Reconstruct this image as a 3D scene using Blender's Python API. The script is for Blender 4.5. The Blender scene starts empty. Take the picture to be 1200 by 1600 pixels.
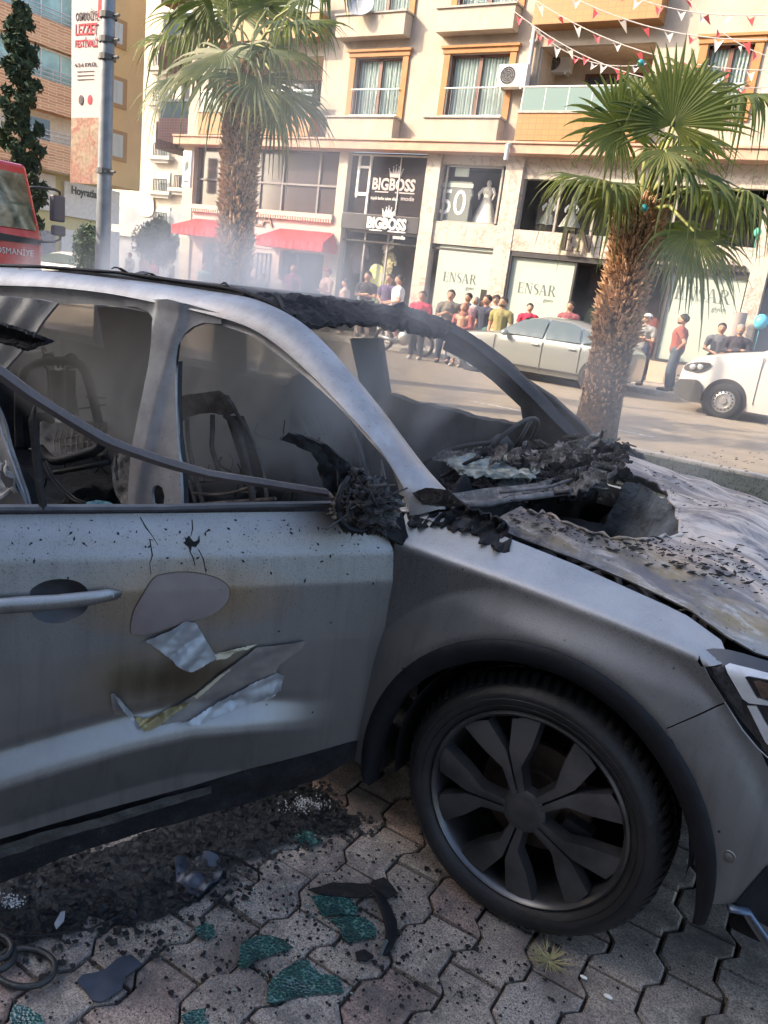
import bpy, bmesh, math, random
from mathutils import Vector, Matrix, noise
from mathutils.geometry import delaunay_2d_cdt
random.seed(7)
S = bpy.context.scene
COL = S.collection
R = math.radians

# ---------------------------------------------------------------- camera
CAMP = Vector((0.4866, -2.6727, 1.626)); YAW, PITCH, ROLL, FPX = -.5213126, .275787, .1280314, 1226.34
_f = Vector((math.sin(YAW)*math.cos(PITCH), math.cos(YAW)*math.cos(PITCH), -math.sin(PITCH)))
_r0 = Vector((math.cos(YAW), -math.sin(YAW), 0)); _u0 = _r0.cross(_f)
_r = _r0*math.cos(ROLL)+_u0*math.sin(ROLL); _u = -_r0*math.sin(ROLL)+_u0*math.cos(ROLL)
cd = bpy.data.cameras.new('camera'); cam = bpy.data.objects.new('camera', cd); COL.objects.link(cam)
cam.matrix_world = Matrix(((_r.x, _u.x, -_f.x, CAMP.x), (_r.y, _u.y, -_f.y, CAMP.y), (_r.z, _u.z, -_f.z, CAMP.z), (0, 0, 0, 1)))
cd.sensor_fit = 'VERTICAL'; cd.sensor_height = 24; cd.sensor_width = 18; cd.lens = FPX/1600*24
cd.clip_start = .05; cd.clip_end = 900
S.camera = cam

# ---------------------------------------------------------------- light
SUN = Vector((1.1, 1.0, -0.90)).normalized()
w = bpy.data.worlds.new('World'); S.world = w; w.use_nodes = True
nt = w.node_tree; bg = nt.nodes['Background']; sky = nt.nodes.new('ShaderNodeTexSky'); sky.sky_type = 'NISHITA'
sky.sun_disc = False; sky.sun_elevation = R(31); sky.sun_rotation = R(228); sky.air_density = 0.9; sky.dust_density = 3.5
nt.links.new(sky.outputs[0], bg.inputs[0]); bg.inputs[1].default_value = 0.15
sl = bpy.data.lights.new('sun', 'SUN'); sl.energy = 2.05; sl.angle = R(.5); sl.color = (1, .80, .56)
so = bpy.data.objects.new('sun', sl); COL.objects.link(so); so.rotation_euler = SUN.to_track_quat('-Z', 'Y').to_euler()
S.view_settings.view_transform = 'Standard'; S.view_settings.look = 'None'
S.view_settings.exposure = 1.88; S.view_settings.gamma = 1
S.cycles.volume_step_rate = 1.0; S.cycles.volume_bounces = 3; S.cycles.volume_max_steps = 256

# ---------------------------------------------------------------- measuring helper: a ray of the photograph met with a plane of the place
def ray(x, y): return _r*((x-600)/FPX) - _u*((y-800)/FPX) + _f
def at(x, y, ax, v):
    d = ray(x, y); i = 'xyz'.index(ax); return CAMP + d*((v-CAMP[i])/d[i])
def near(x, y, dist): 
    d = ray(x, y); return CAMP + d*dist
def lerp(tab, x):
    if x <= tab[0][0]: return tab[0][1]
    for (a, b), (c, d) in zip(tab, tab[1:]):
        if x <= c: return b+(d-b)*(x-a)/(c-a)
    return tab[-1][1]
def sm(x): x = max(0, min(1, x)); return x*x*(3-2*x)

# ---------------------------------------------------------------- materials
def M(name, col, rough=.7, metal=0, var=.0, scale=6, bump=0, bscale=40, col2=None, thr=None, spec=.5, detail=6, trans=0, alpha=None, coat=0, emis=None):
    m = bpy.data.materials.new(name); m.use_nodes = True; n = m.node_tree.nodes; l = m.node_tree.links
    b = n['Principled BSDF']; b.inputs['Roughness'].default_value = rough; b.inputs['Metallic'].default_value = metal
    b.inputs['Specular IOR Level'].default_value = spec; b.inputs['Base Color'].default_value = (*col, 1)
    b.inputs['Transmission Weight'].default_value = trans; b.inputs['Coat Weight'].default_value = coat
    if alpha is not None: b.inputs['Alpha'].default_value = alpha
    if emis: b.inputs['Emission Color'].default_value = (*emis[:3], 1); b.inputs['Emission Strength'].default_value = emis[3]
    tc = n.new('ShaderNodeTexCoord')
    if var or col2:
        t = n.new('ShaderNodeTexNoise'); t.inputs['Scale'].default_value = scale; t.inputs['Detail'].default_value = detail; l.new(tc.outputs['Object'], t.inputs['Vector'])
        r = n.new('ShaderNodeValToRGB'); c2 = col2 or tuple(c*(1-var) for c in col); c1 = col if col2 else tuple(min(1, c*(1+var)) for c in col)
        a, bb = thr or (.3, .7)
        r.color_ramp.elements[0].position = a; r.color_ramp.elements[0].color = (*c2, 1); r.color_ramp.elements[1].position = bb; r.color_ramp.elements[1].color = (*c1, 1)
        l.new(t.outputs[0], r.inputs[0]); l.new(r.outputs[0], b.inputs['Base Color'])
    if bump:
        t2 = n.new('ShaderNodeTexNoise'); t2.inputs['Scale'].default_value = bscale; t2.inputs['Detail'].default_value = 5; l.new(tc.outputs['Object'], t2.inputs['Vector'])
        bp = n.new('ShaderNodeBump'); bp.inputs['Strength'].default_value = bump; bp.inputs['Distance'].default_value = .02; l.new(t2.outputs[0], bp.inputs['Height']); l.new(bp.outputs[0], b.inputs['Normal'])
    return m
class NB:                                                # small node builder for the bespoke materials
    def __init__(s, name):
        s.m = bpy.data.materials.new(name); s.m.use_nodes = True; s.n = s.m.node_tree.nodes; s.l = s.m.node_tree.links; s.b = s.n['Principled BSDF']
        s.tc = s.n.new('ShaderNodeTexCoord').outputs['Object']
    def set(s, **k):
        for a, v in k.items(): s.b.inputs[a.replace('_', ' ')].default_value = v
        return s
    def noise(s, scale, detail=5, rough=.5, vec=None, dist=0):
        t = s.n.new('ShaderNodeTexNoise'); t.inputs['Scale'].default_value = scale; t.inputs['Detail'].default_value = detail; t.inputs['Roughness'].default_value = rough; t.inputs['Distortion'].default_value = dist
        s.l.new(vec or s.tc, t.inputs['Vector']); return t.outputs[0]
    def voro(s, scale, vec=None, out='Distance', rnd=1):
        t = s.n.new('ShaderNodeTexVoronoi'); t.inputs['Scale'].default_value = scale; t.inputs['Randomness'].default_value = rnd; s.l.new(vec or s.tc, t.inputs['Vector']); return t.outputs[out]
    def ramp(s, f, *st):
        r = s.n.new('ShaderNodeValToRGB'); e = r.color_ramp.elements
        while len(e) < len(st): e.new(.5)
        for q, (p, c) in zip(e, st):
            q.position = p; q.color = (c, c, c, 1) if not isinstance(c, tuple) else (*c, 1)
        s.l.new(f, r.inputs[0]); return r.outputs[0]
    def mix(s, f, a, b, mode='MIX'):
        x = s.n.new('ShaderNodeMix'); x.data_type = 'RGBA'; x.blend_type = mode
        for i, v in ((0, f), (6, a), (7, b)):
            if hasattr(v, 'node'): s.l.new(v, x.inputs[i])
            else: x.inputs[i].default_value = v if i == 0 else (*v, 1)
        return x.outputs[2]
    def math(s, op, a, b=0, c=0):
        x = s.n.new('ShaderNodeMath'); x.operation = op
        for i, v in enumerate((a, b, c)):
            if hasattr(v, 'node'): s.l.new(v, x.inputs[i])
            else: x.inputs[i].default_value = v
        return x.outputs[0]
    def map(s, scale=(1, 1, 1), loc=(0, 0, 0), rot=(0, 0, 0), vec=None):
        x = s.n.new('ShaderNodeMapping'); x.inputs['Scale'].default_value = scale; x.inputs['Location'].default_value = loc; x.inputs['Rotation'].default_value = rot
        s.l.new(vec or s.tc, x.inputs[0]); return x.outputs[0]
    def sep(s, vec=None):
        x = s.n.new('ShaderNodeSeparateXYZ'); s.l.new(vec or s.tc, x.inputs[0]); return x.outputs
    def bump(s, h, st=.5, d=.01):
        x = s.n.new('ShaderNodeBump'); x.inputs['Strength'].default_value = st; x.inputs['Distance'].default_value = d; s.l.new(h, x.inputs['Height']); s.l.new(x.outputs[0], s.b.inputs['Normal'])
    def to(s, o, sock='Base Color'): s.l.new(o, s.b.inputs[sock]); return s

# ---------------------------------------------------------------- things, parts, meshes
def tag(o, label=None, cat=None, group=None, kind=None):
    for k, v in (('label', label), ('category', cat), ('group', group), ('kind', kind)):
        if v: o[k] = v
    return o
def thing(name, loc, label, cat, group=None, rz=0):
    o = bpy.data.objects.new(name, None); COL.objects.link(o); o.location = loc; o.rotation_euler.z = rz; o.empty_display_size = .1
    o['mw'] = 1; del o['mw']
    return tag(o, label, cat, group)
def base_mat(o):
    m = o.matrix_basis.copy() if o.parent is None else base_mat(o.parent) @ o.matrix_parent_inverse @ o.matrix_basis
    return m
class MB:
    def __init__(s): s.v = []; s.f = []; s.mi = []
    def add(s, vs, fs, m=0):
        k = len(s.v); s.v += [tuple(x) for x in vs]; s.f += [tuple(i+k for i in f) for f in fs]; s.mi += [m]*len(fs); return s
    def box(s, a, b, m=0, X=None):
        x0, y0, z0 = [min(p, q) for p, q in zip(a, b)]; x1, y1, z1 = [max(p, q) for p, q in zip(a, b)]
        vs = [Vector(p) for p in ((x0, y0, z0), (x1, y0, z0), (x1, y1, z0), (x0, y1, z0), (x0, y0, z1), (x1, y0, z1), (x1, y1, z1), (x0, y1, z1))]
        if X: vs = [X @ p for p in vs]
        return s.add(vs, [(0, 3, 2, 1), (4, 5, 6, 7), (0, 1, 5, 4), (1, 2, 6, 5), (2, 3, 7, 6), (3, 0, 4, 7)], m)
    def prism(s, poly, vec, m=0):
        poly = [Vector(p) for p in poly]; vec = Vector(vec); n = len(poly)
        return s.add(poly+[p+vec for p in poly], [tuple(range(n))[::-1], tuple(range(n, 2*n))]+[(i, (i+1) % n, n+(i+1) % n, n+i) for i in range(n)], m)
    def tube(s, pts, r, n=8, m=0, cap=True, flat=1, up=None):
        pts = [Vector(p) for p in pts]; rr = r if isinstance(r, (list, tuple)) else [r]*len(pts)
        t0 = (pts[1]-pts[0]).normalized(); a = Vector(up) if up else (Vector((0, 0, 1)) if abs(t0.z) < .9 else Vector((1, 0, 0)))
        vs = []; fs = []
        for i, p in enumerate(pts):
            t = (pts[min(i+1, len(pts)-1)]-pts[max(i-1, 0)]).normalized()
            side = t.cross(a)
            side = side.normalized() if side.length > 1e-5 else Vector((1, 0, 0)); b = side.cross(t).normalized()
            if not up: a = b
            for k in range(n):
                q = 2*math.pi*k/n; vs.append(p+side*math.cos(q)*rr[i]+b*math.sin(q)*rr[i]*flat)
        for i in range(len(pts)-1):
            for k in range(n): fs.append((i*n+k, i*n+(k+1) % n, (i+1)*n+(k+1) % n, (i+1)*n+k))
        if cap: fs += [tuple(range(n))[::-1], tuple(range((len(pts)-1)*n, len(pts)*n))]
        return s.add(vs, fs, m)
    def lathe(s, prof, X, n=24, m=0):                     # profile (radius, height) round local z, X = matrix
        k = len(prof); vs = []; fs = []
        for i in range(n):
            q = 2*math.pi*i/n
            for (r, h) in prof: vs.append(X @ Vector((r*math.cos(q), r*math.sin(q), h)))
        for i in range(n):
            j = (i+1) % n
            for a in range(k-1): fs.append((i*k+a, j*k+a, j*k+a+1, i*k+a+1))
        return s.add(vs, fs, m)
    def ball(s, c, r, m=0, n=10, k=7, amp=0, sc=8, X=None):
        rx, ry, rz = r if isinstance(r, (tuple, list)) else (r, r, r); vs = []; fs = []; c = Vector(c)
        for j in range(k+1):
            ph = math.pi*j/k
            for i in range(n):
                q = 2*math.pi*i/n; d = Vector((math.sin(ph)*math.cos(q), math.sin(ph)*math.sin(q), math.cos(ph)))
                g = 1+(amp*noise.noise((d+c*7)*sc*.3) if amp else 0); p = Vector((d.x*rx, d.y*ry, d.z*rz))*g
                if X: p = X @ p
                vs.append(c+p)
        for j in range(k):
            for i in range(n): fs.append((j*n+i, (j+1)*n+i, (j+1)*n+(i+1) % n, j*n+(i+1) % n))
        return s.add(vs, fs, m)
    def grid(s, F, nu, nv, m=0):
        vs = [F(i/nu, j/nv) for j in range(nv+1) for i in range(nu+1)]; w = nu+1
        return s.add(vs, [(j*w+i, j*w+i+1, (j+1)*w+i+1, (j+1)*w+i) for j in range(nv) for i in range(nu)], m)
    def build(s, name, mats, parent=None, smooth=False, bevel=0, solid=0, merge=False, **kw):
        me = bpy.data.meshes.new(name); 
        if parent is not None:
            inv = base_mat(parent).inverted()
        me.from_pydata(s.v, [], s.f); me.update()
        o = bpy.data.objects.new(name, me); COL.objects.link(o)
        if not isinstance(mats, (list, tuple)): mats = [mats]
        for x in mats: me.materials.append(x)
        if len(mats) > 1: me.polygons.foreach_set('material_index', s.mi)
        bm = bmesh.new(); bm.from_mesh(me)
        if merge: bmesh.ops.remove_doubles(bm, verts=bm.verts, dist=1e-5)
        if not kw.get('keepn'): bmesh.ops.recalc_face_normals(bm, faces=bm.faces)
        bm.to_mesh(me); bm.free()
        if smooth: me.polygons.foreach_set('use_smooth', [True]*len(me.polygons))
        if smooth == 'auto': me.set_sharp_from_angle(angle=R(38))
        if bevel:
            bv = o.modifiers.new('bevel', 'BEVEL'); bv.width = bevel; bv.segments = 2; bv.limit_method = 'ANGLE'; bv.angle_limit = R(40)
        if solid:
            sd = o.modifiers.new('solid', 'SOLIDIFY'); sd.thickness = abs(solid); sd.offset = -1 if solid > 0 else 1
            if smooth: es = o.modifiers.new('split', 'EDGE_SPLIT'); es.split_angle = R(50); es.use_edge_sharp = False
        if parent is not None: o.parent = parent; o.matrix_parent_inverse = inv
        for k in ('label', 'cat', 'group', 'kind'):
            if k in kw: o[{'cat': 'category'}.get(k, k)] = kw[k]
        return o
def parts(name, boxes, mat, parent, bevel=0):            # one mesh per piece
    for a, b in boxes: MB().box(a, b).build(name, mat, parent, bevel=bevel)
def own(o, at_):                                          # put a single-mesh thing's origin at its base
    d = Vector(at_); o.data.transform(Matrix.Translation(-d)); o.location = d; return o
def in_poly(p, poly):
    x, y = p; c = False; n = len(poly)
    for i in range(n):
        x1, y1 = poly[i]; x2, y2 = poly[i-1]
        if (y1 > y) != (y2 > y) and x < (x2-x1)*(y-y1)/(y2-y1)+x1: c = not c
    return c
def smoothpoly(p, it=2, closed=True):
    for _ in range(it):
        q = []
        n = len(p)
        for i in range(n if closed else n-1):
            a, b = p[i], p[(i+1) % n]; q += [(a[0]*.75+b[0]*.25, a[1]*.75+b[1]*.25), (a[0]*.25+b[0]*.75, a[1]*.25+b[1]*.75)]
        if not closed: q = [p[0]]+q+[p[-1]]
        p = q
    return p
def dens(poly, st):
    o = []
    for i, a in enumerate(poly):
        b = poly[(i+1) % len(poly)]; L = math.dist(a, b); k = max(1, int(L/st))
        for j in range(k): o.append((a[0]+(b[0]-a[0])*j/k, a[1]+(b[1]-a[1])*j/k))
    return o
def sheet(mb, poly, F, st=.02, holes=(), m=0, inner=True):        # fill a 2-D outline with an even triangle mesh and lift it with F(a, b)
    loops = [dens(poly, st)]+[dens(h, st) for h in holes]; pts = []; ed = []
    for lp in loops:
        k = len(pts); pts += lp; ed += [(k+i, k+(i+1) % len(lp)) for i in range(len(lp))]
    bx = [p[0] for p in poly]; by = [p[1] for p in poly]
    if inner:
        x = min(bx)+st*.5; row = 0
        bpts = list(pts); cell = {}
        for p in bpts: cell.setdefault((int(p[0]//st), int(p[1]//st)), []).append(p)
        while x < max(bx):
            y = min(by)+st*(.5 if row % 2 else 1.0)
            while y < max(by):
                if in_poly((x, y), poly) and not any(in_poly((x, y), h) for h in holes):
                    ci, cj = int(x//st), int(y//st)
                    if not any(math.dist((x, y), q) < st*.55 for a in (-1, 0, 1) for b in (-1, 0, 1) for q in cell.get((ci+a, cj+b), ())): pts.append((x, y))
                y += st
            x += st*.87; row += 1
    r = delaunay_2d_cdt([Vector(p) for p in pts], ed, [], 1, 1e-6)
    vs = r[0]; fs = []
    for f in r[2]:
        c = sum((vs[i] for i in f), Vector((0, 0)))/len(f)
        if in_poly(c, poly) and not any(in_poly(c, h) for h in holes): fs.append(f)
    mb.add([F(v.x, v.y) for v in vs], fs, m); return mb
def text(s_, name, mat, parent, X, size=1, ext=.02, off=0, align='CENTER', sx=1, space=1, shear=0, fit=None, **kw):
    c = bpy.data.curves.new(name, 'FONT'); c.body = s_; c.size = size; c.extrude = ext; c.offset = off; c.align_x = align; c.align_y = 'CENTER'; c.space_character = space; c.shear = shear; c.resolution_u = 3
    t = bpy.data.objects.new('t', c); COL.objects.link(t); dg = bpy.context.evaluated_depsgraph_get(); me = bpy.data.meshes.new_from_object(t.evaluated_get(dg))
    bpy.data.objects.remove(t)
    if fit:
        xs = [v.co.x for v in me.vertices]; ys = [v.co.y for v in me.vertices]; w_, h_ = max(xs)-min(xs), max(ys)-min(ys)
        me.transform(Matrix.Diagonal((fit[0]/w_, (fit[1] or fit[0]/w_*h_)/h_, 1, 1)) @ Matrix.Translation((-(max(xs)+min(xs))/2, -(max(ys)+min(ys))/2, 0)))
    me.transform(X @ Matrix.Diagonal((sx, 1, 1, 1))); me.materials.clear(); me.materials.append(mat)
    o = bpy.data.objects.new(name, me); COL.objects.link(o)
    if parent: o.parent = parent; o.matrix_parent_inverse = base_mat(parent).inverted()
    for k, v in kw.items(): o[k] = v
    return o
def facing(x, y, z, rz=0): return Matrix.Translation((x, y, z)) @ Matrix.Rotation(rz, 4, 'Z') @ Matrix.Rotation(R(90), 4, 'X')   # text plane standing up, front to -Y
def copy_tree(o, parent=None):
    c = o.copy(); COL.objects.link(c); c.parent = parent
    if parent is not None: c.matrix_parent_inverse = o.matrix_parent_inverse.copy()
    for ch in list(o.children): copy_tree(ch, c)
    return c
# ================================================================ GROUND
m_asphalt = NB('asphalt_worn'); _a = m_asphalt
_n1 = _a.ramp(_a.noise(2.2, 8, .65), (.3, (.25, .21, .165)), (.7, (.35, .295, .225)))
_n2 = _a.ramp(_a.noise(260, 2), (.35, .55), (.7, 1.2)); _a.to(_a.mix(1, _n1, _n2, 'MULTIPLY')); _a.set(Roughness=.9); _a.bump(_a.noise(200, 3), .5, .01)
M_ASPH = _a.m
M_DIRT = M('joint_sand', (.10, .09, .075), .95, var=.4, scale=30, bump=.6, bscale=120)
_p = NB('exposed_aggregate_paver')
geo = _p.n.new('ShaderNodeNewGeometry'); rnd = geo.outputs['Random Per Island']
_c1 = _p.ramp(rnd, (0, (.40, .38, .35)), (.35, (.50, .47, .43)), (.36, (.44, .35, .32)), (.62, (.50, .43, .39)), (.63, (.43, .43, .42)), (1, (.56, .53, .49)))
_c1 = _p.mix(_p.ramp(_p.noise(190, 3, .7), (.42, 0.), (.58, 1.)), _p.mix(1, _c1, (.42, .42, .44), 'MULTIPLY'), _c1)
_c1 = _p.mix(_p.ramp(_p.voro(230), (.0, 1.), (.28, 0.)), _c1, (.74, .72, .68))
_c1 = _p.mix(_p.ramp(_p.noise(150, 3, .6), (.62, 0.), (.66, .9)), _c1, (.045, .045, .05))
_c1 = _p.mix(1, _c1, (1.10, .97, .86), 'MULTIPLY'); _c1 = _p.mix(_p.ramp(_p.noise(4.5, 7, .7), (.44, 0.), (.64, .85)), _c1, (.085, .08, .078)); _c1 = _p.mix(_p.ramp(_p.noise(2.2, 6, .7), (.52, 0.), (.7, .8)), _c1, (.16, .11, .10))
_p.to(_c1); _p.set(Roughness=.85); _p.bump(_p.noise(260, 4, .7), .7, .006)
M_PAV = _p.m
M_KERB = M('kerb_concrete', (.36, .34, .31), .9, var=.2, scale=9, bump=.3, bscale=90)
M_SOIL = M('verge_soil', (.045, .05, .03), .95, var=.5, scale=6, bump=.8, bscale=60)
M_GRASS = M('verge_grass', (.055, .085, .03), .95, var=.5, scale=14, bump=1, bscale=120)
M_CONC = M('sidewalk_concrete', (.42, .37, .31), .9, var=.15, scale=4, bump=.2, bscale=80)

g = MB()
g.add([(-300, -300, -.065), (300, -300, -.065), (300, 500, -.065), (-300, 500, -.065)], [(0, 1, 2, 3)])
tag(g.build('ground', M_ASPH), kind='structure')
g = MB(); g.box((-60, 7.8, -.3), (60, 16.4, -.0))
tag(g.build('road', M_ASPH), kind='structure')
g = MB()
_l = NB('faded_road_line'); _l.to(_l.mix(_l.ramp(_l.noise(14, 5), (.4, 0.), (.65, 1.)), (.24, .22, .19), (.62, .60, .55))); _l.set(Roughness=.85)
for y in (9.3,): 
    for k in range(14): g.add([(-40+k*5, y, .004), (-37+k*5, y, .004), (-37+k*5, y+.11, .004), (-40+k*5, y+.11, .004)], [(0, 1, 2, 3)])
tag(g.build('road_marking', _l.m), kind='structure')
g = MB(); g.box((-60, -12, -.3), (30, 5.0, -.028)); tag(g.build('paving_bed', M_DIRT), kind='structure')
# interlocking zigzag pavers, each a bevelled block with its own corner heights
def zig(y):
    q = (y/.222) % 1
    return .017*(lerp([(0, -1), (.2, -1), (.36, 1), (.62, 1), (.78, -1), (1, -1)], q))
g = MB(); W, L = .147, .222; j = .0045; rs = random.Random(3)
for c in range(-21, 12):
    for k in range(-12, 24):
        y0 = k*L+(.11 if c % 2 else 0)+.015; y1 = y0+L; x0 = c*W-.04
        if y0 > 4.8 or (y1 < -2.6): continue
        ys = [y0+j]+sorted(set([y for y in [math.floor(y0/L)*L+q*L+n*L for n in (0, 1) for q in (0.0, .2, .36, .62, .78)] if y0+j < y < y1-j]))+[y1-j]
        z = rs.uniform(-.004, .004); tx, ty = rs.uniform(-.02, .02), rs.uniform(-.015, .015)
        lft = [(x0+j+zig(y), y) for y in ys]; rgt = [(x0+W-j+zig(y), y) for y in reversed(ys)]
        lp = lft+rgt; cx, cy = x0+W/2, (y0+y1)/2; n = len(lp)
        zz = lambda x, y: z+tx*(x-cx)+ty*(y-cy)
        e = .006
        top = []
        for (x, y) in lp:
            dx, dy = cx-x, cy-y; 
            top.append((x+math.copysign(e, dx), y+math.copysign(min(e, abs(dy)), dy), zz(x, y)))
        mid = [(x, y, zz(x, y)-.005) for x, y in lp]; bot = [(x, y, -.03) for x, y in lp]
        fs = [tuple(range(n))[::-1]]+[(i, (i+1) % n, n+(i+1) % n, n+i) for i in range(n)]+[(n+i, n+(i+1) % n, 2*n+(i+1) % n, 2*n+i) for i in range(n)]
        g.add(top+mid+bot, fs)
tag(g.build('pavement', M_PAV), kind='structure')
g = MB(); g.box((-60, 5.0, -.3), (60, 5.16, .02)); g.box((-60, 7.66, -.3), (60, 7.8, .035)); tag(g.build('kerb', M_KERB, bevel=.02), kind='structure')
g = MB(); g.box((-60, 5.16, -.3), (60, 7.66, -.01)); tag(g.build('verge', M_SOIL), kind='structure')
g = MB(); rs = random.Random(5)
for k in range(9000):
    x, y = rs.uniform(-18, 5), rs.uniform(5.2, 7.6); h = rs.uniform(.03, .07); a = rs.uniform(0, 6.28); w_ = .008
    dx, dy = math.cos(a)*w_, math.sin(a)*w_; lx, ly = rs.uniform(-.04, .04), rs.uniform(-.04, .04)
    g.add([(x-dx, y-dy, -.012), (x+dx, y+dy, -.012), (x+lx, y+ly, -.01+h)], [(0, 1, 2)])
tag(g.build('grass', M_GRASS, keepn=True), 'short green grass growing on the verge under the palms', 'grass', kind='stuff')
g = MB(); g.box((-60, 16.4, -.3), (60, 16.58, .13)); tag(g.build('far_kerb', M_KERB, bevel=.02), kind='structure')
g = MB(); g.box((-60, 16.58, -.3), (60, 19.25, .12)); tag(g.build('sidewalk', M_CONC), kind='structure')
# ================================================================ BUILDINGS
FY = 19.2
def fx(x, y, yy=FY): return at(x, y, 'y', yy).x
def fz(x, y, yy=FY): return at(x, y, 'y', yy).z
m_w = NB('peach_render'); m_w.to(m_w.mix(m_w.ramp(m_w.noise(3, 7, .65, vec=m_w.map((1, 1, .5))), (.35, 0.), (.7, 1.)), (.36, .31, .255), (.46, .40, .33)))
m_w.set(Roughness=.9); m_w.bump(m_w.noise(70, 4), .2, .01); M_WALL = m_w.m
M_TRIM = M('ochre_trim', (.34, .165, .06), .7, var=.12, scale=4)
M_PVC = M('brown_window_profile', (.13, .055, .035), .5)
M_WHT = M('white_paint', (.74, .72, .68), .6, var=.08, scale=5)
M_RAIL = M('rail_steel', (.62, .62, .60), .35, metal=.4)
M_DARK = M('dark_interior', (.03, .03, .032), .9)
m_c = NB('net_curtain'); wv = m_c.n.new('ShaderNodeTexWave'); wv.inputs['Scale'].default_value = 3.4; wv.inputs['Distortion'].default_value = 2.5; wv.inputs['Detail'].default_value = 3; m_c.l.new(m_c.map((1, 1, .12)), wv.inputs['Vector'])
m_c.to(m_c.ramp(wv.outputs[0], (0, (.20, .26, .24)), (.6, (.42, .48, .45)), (1, (.60, .64, .60)))); m_c.set(Roughness=.9); M_CURT = m_c.m
M_GLASS = M('window_glass', (.9, .95, .95), .04, trans=1.0, spec=.5)
M_GLASS.node_tree.nodes['Principled BSDF'].inputs['IOR'].default_value = 1.08
M_DGLASS = M('dark_shop_glass', (.022, .02, .024), .08, spec=.9)
M_FROST = M('balcony_glass', (.17, .25, .24), .25, spec=.6)
def tile_mat(name, c1, c2, s=1.0):
    t = NB(name); br = t.n.new('ShaderNodeTexBrick'); br.offset = 0; br.inputs['Color1'].default_value = (*c1, 1); br.inputs['Color2'].default_value = (*[c*.9 for c in c1], 1); br.inputs['Mortar'].default_value = (*c2, 1)
    br.inputs['Scale'].default_value = 1; br.inputs['Brick Width'].default_value = .2*s; br.inputs['Row Height'].default_value = .14*s; br.inputs['Mortar Size'].default_value = .012*s
    s_ = t.sep(); cb = t.n.new('ShaderNodeCombineXYZ'); t.l.new(t.math('ADD', s_[0], s_[1]), cb.inputs[0]); t.l.new(s_[2], cb.inputs[1]); t.l.new(cb.outputs[0], br.inputs['Vector'])
    t.to(br.outputs[0]); t.set(Roughness=.5); return t.m
M_OTILE = tile_mat('ochre_tiles', (.37, .175, .055), (.26, .13, .05))
M_PTILE = tile_mat('pink_tiles', (.46, .20, .16), (.46, .38, .33))
m_m = NB('veined_marble'); vn = m_m.noise(1.6, 8, .6, dist=1.6); m_m.to(m_m.mix(m_m.ramp(vn, (.47, 0.), (.5, 1.), (.53, 0.)), (.47, .42, .36), (.27, .21, .17))); m_m.set(Roughness=.45); M_MARB = m_m.m
M_BLK = M('black_sign_panel', (.055, .052, .055), .35, var=.15, scale=3)
M_POST = M('pale_poster', (.37, .43, .37), .6, var=.03, scale=2)
M_SILV = M('bronze_silver_letters', (.05, .04, .035), .4, metal=.2)
M_WLET = M('white_letters', (.85, .84, .80), .5)
M_DLET = M('dark_print', (.10, .12, .11), .7)
M_RED = M('red_awning_cloth', (.55, .02, .015), .75, var=.1, scale=5)
M_REDD = M('red_paint', (.50, .02, .03), .3, coat=.5, var=.08, scale=3)

def wall_holes(mb, x0, x1, z0, z1, holes, y, depth=.18, m=0):
    xs = sorted(set([x0, x1]+[v for h in holes for v in h[:2] if x0 < v < x1])); zs = sorted(set([z0, z1]+[v for h in holes for v in h[2:4] if z0 < v < z1]))
    for a, b in zip(xs, xs[1:]):
        for c, d in zip(zs, zs[1:]):
            cx, cz = (a+b)/2, (c+d)/2
            if any(h[0] < cx < h[1] and h[2] < cz < h[3] for h in holes): continue
            mb.add([(a, y, c), (b, y, c), (b, y, d), (a, y, d)], [(0, 1, 2, 3)], m)
    for (a, b, c, d) in holes:
        mb.add([(a, y, c), (b, y, c), (b, y, d), (a, y, d), (a, y+depth, c), (b, y+depth, c), (b, y+depth, d), (a, y+depth, d)], [(0, 1, 5, 4), (1, 2, 6, 5), (2, 3, 7, 6), (3, 0, 4, 7)], m)

H0 = 5.86; FL = 2.78
XL, XR = -22.0, 4.5
# window columns (x0, x1) and the recessed balconies
WC = [(fx(548, 188), fx(620, 188)), (fx(692, 188), fx(783, 188))]
WZ = (fz(740, 186), fz(740, 84))
RW = (fx(1100, 110), fx(1172, 110))
LB = (-20.9, -16.3); RB = (fx(826, 190), fx(1002, 190))
apt = thing('apartment_building', (-9, FY+3, 0), 'peach rendered apartment block over the marble shopfronts, with ochre window surrounds and white railings', 'building')
holes = []
for f in range(4):
    dz = f*FL
    for a, b in WC+[(RW[0], RW[1])]: holes.append((a, b, WZ[0]+dz, WZ[1]+dz))
    for a, b in (LB, RB): holes.append((a, b, H0+1.0+dz, H0+2.45+dz))
mb = MB(); wall_holes(mb, XL, XR, H0-.05, H0+4*FL, holes, FY, .16)
mb.add([(XL, FY, 0), (XL, FY+10, 0), (XL, FY+10, H0+4*FL), (XL, FY, H0+4*FL)], [(0, 1, 2, 3)]); mb.add([(XR, FY, 0), (XR, FY+10, 0), (XR, FY+10, H0+4*FL), (XR, FY, H0+4*FL)], [(0, 1, 2, 3)])
mb.box((XL, FY, H0+4*FL), (XR, FY+10, H0+4*FL+.2))
mb.build('wall', M_WALL, apt)
mb = MB(); mb.box((XL-.15, FY-.55, H0-.30), (XR, FY-.002, H0-.06)); mb.box((XL-.15, FY-.6, H0-.06), (XR, FY-.002, H0-.0)); mb.build('cornice', M('cornice_paint', (.46, .30, .22), .8, var=.15, scale=3), apt, bevel=.01)
k = 0
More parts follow.
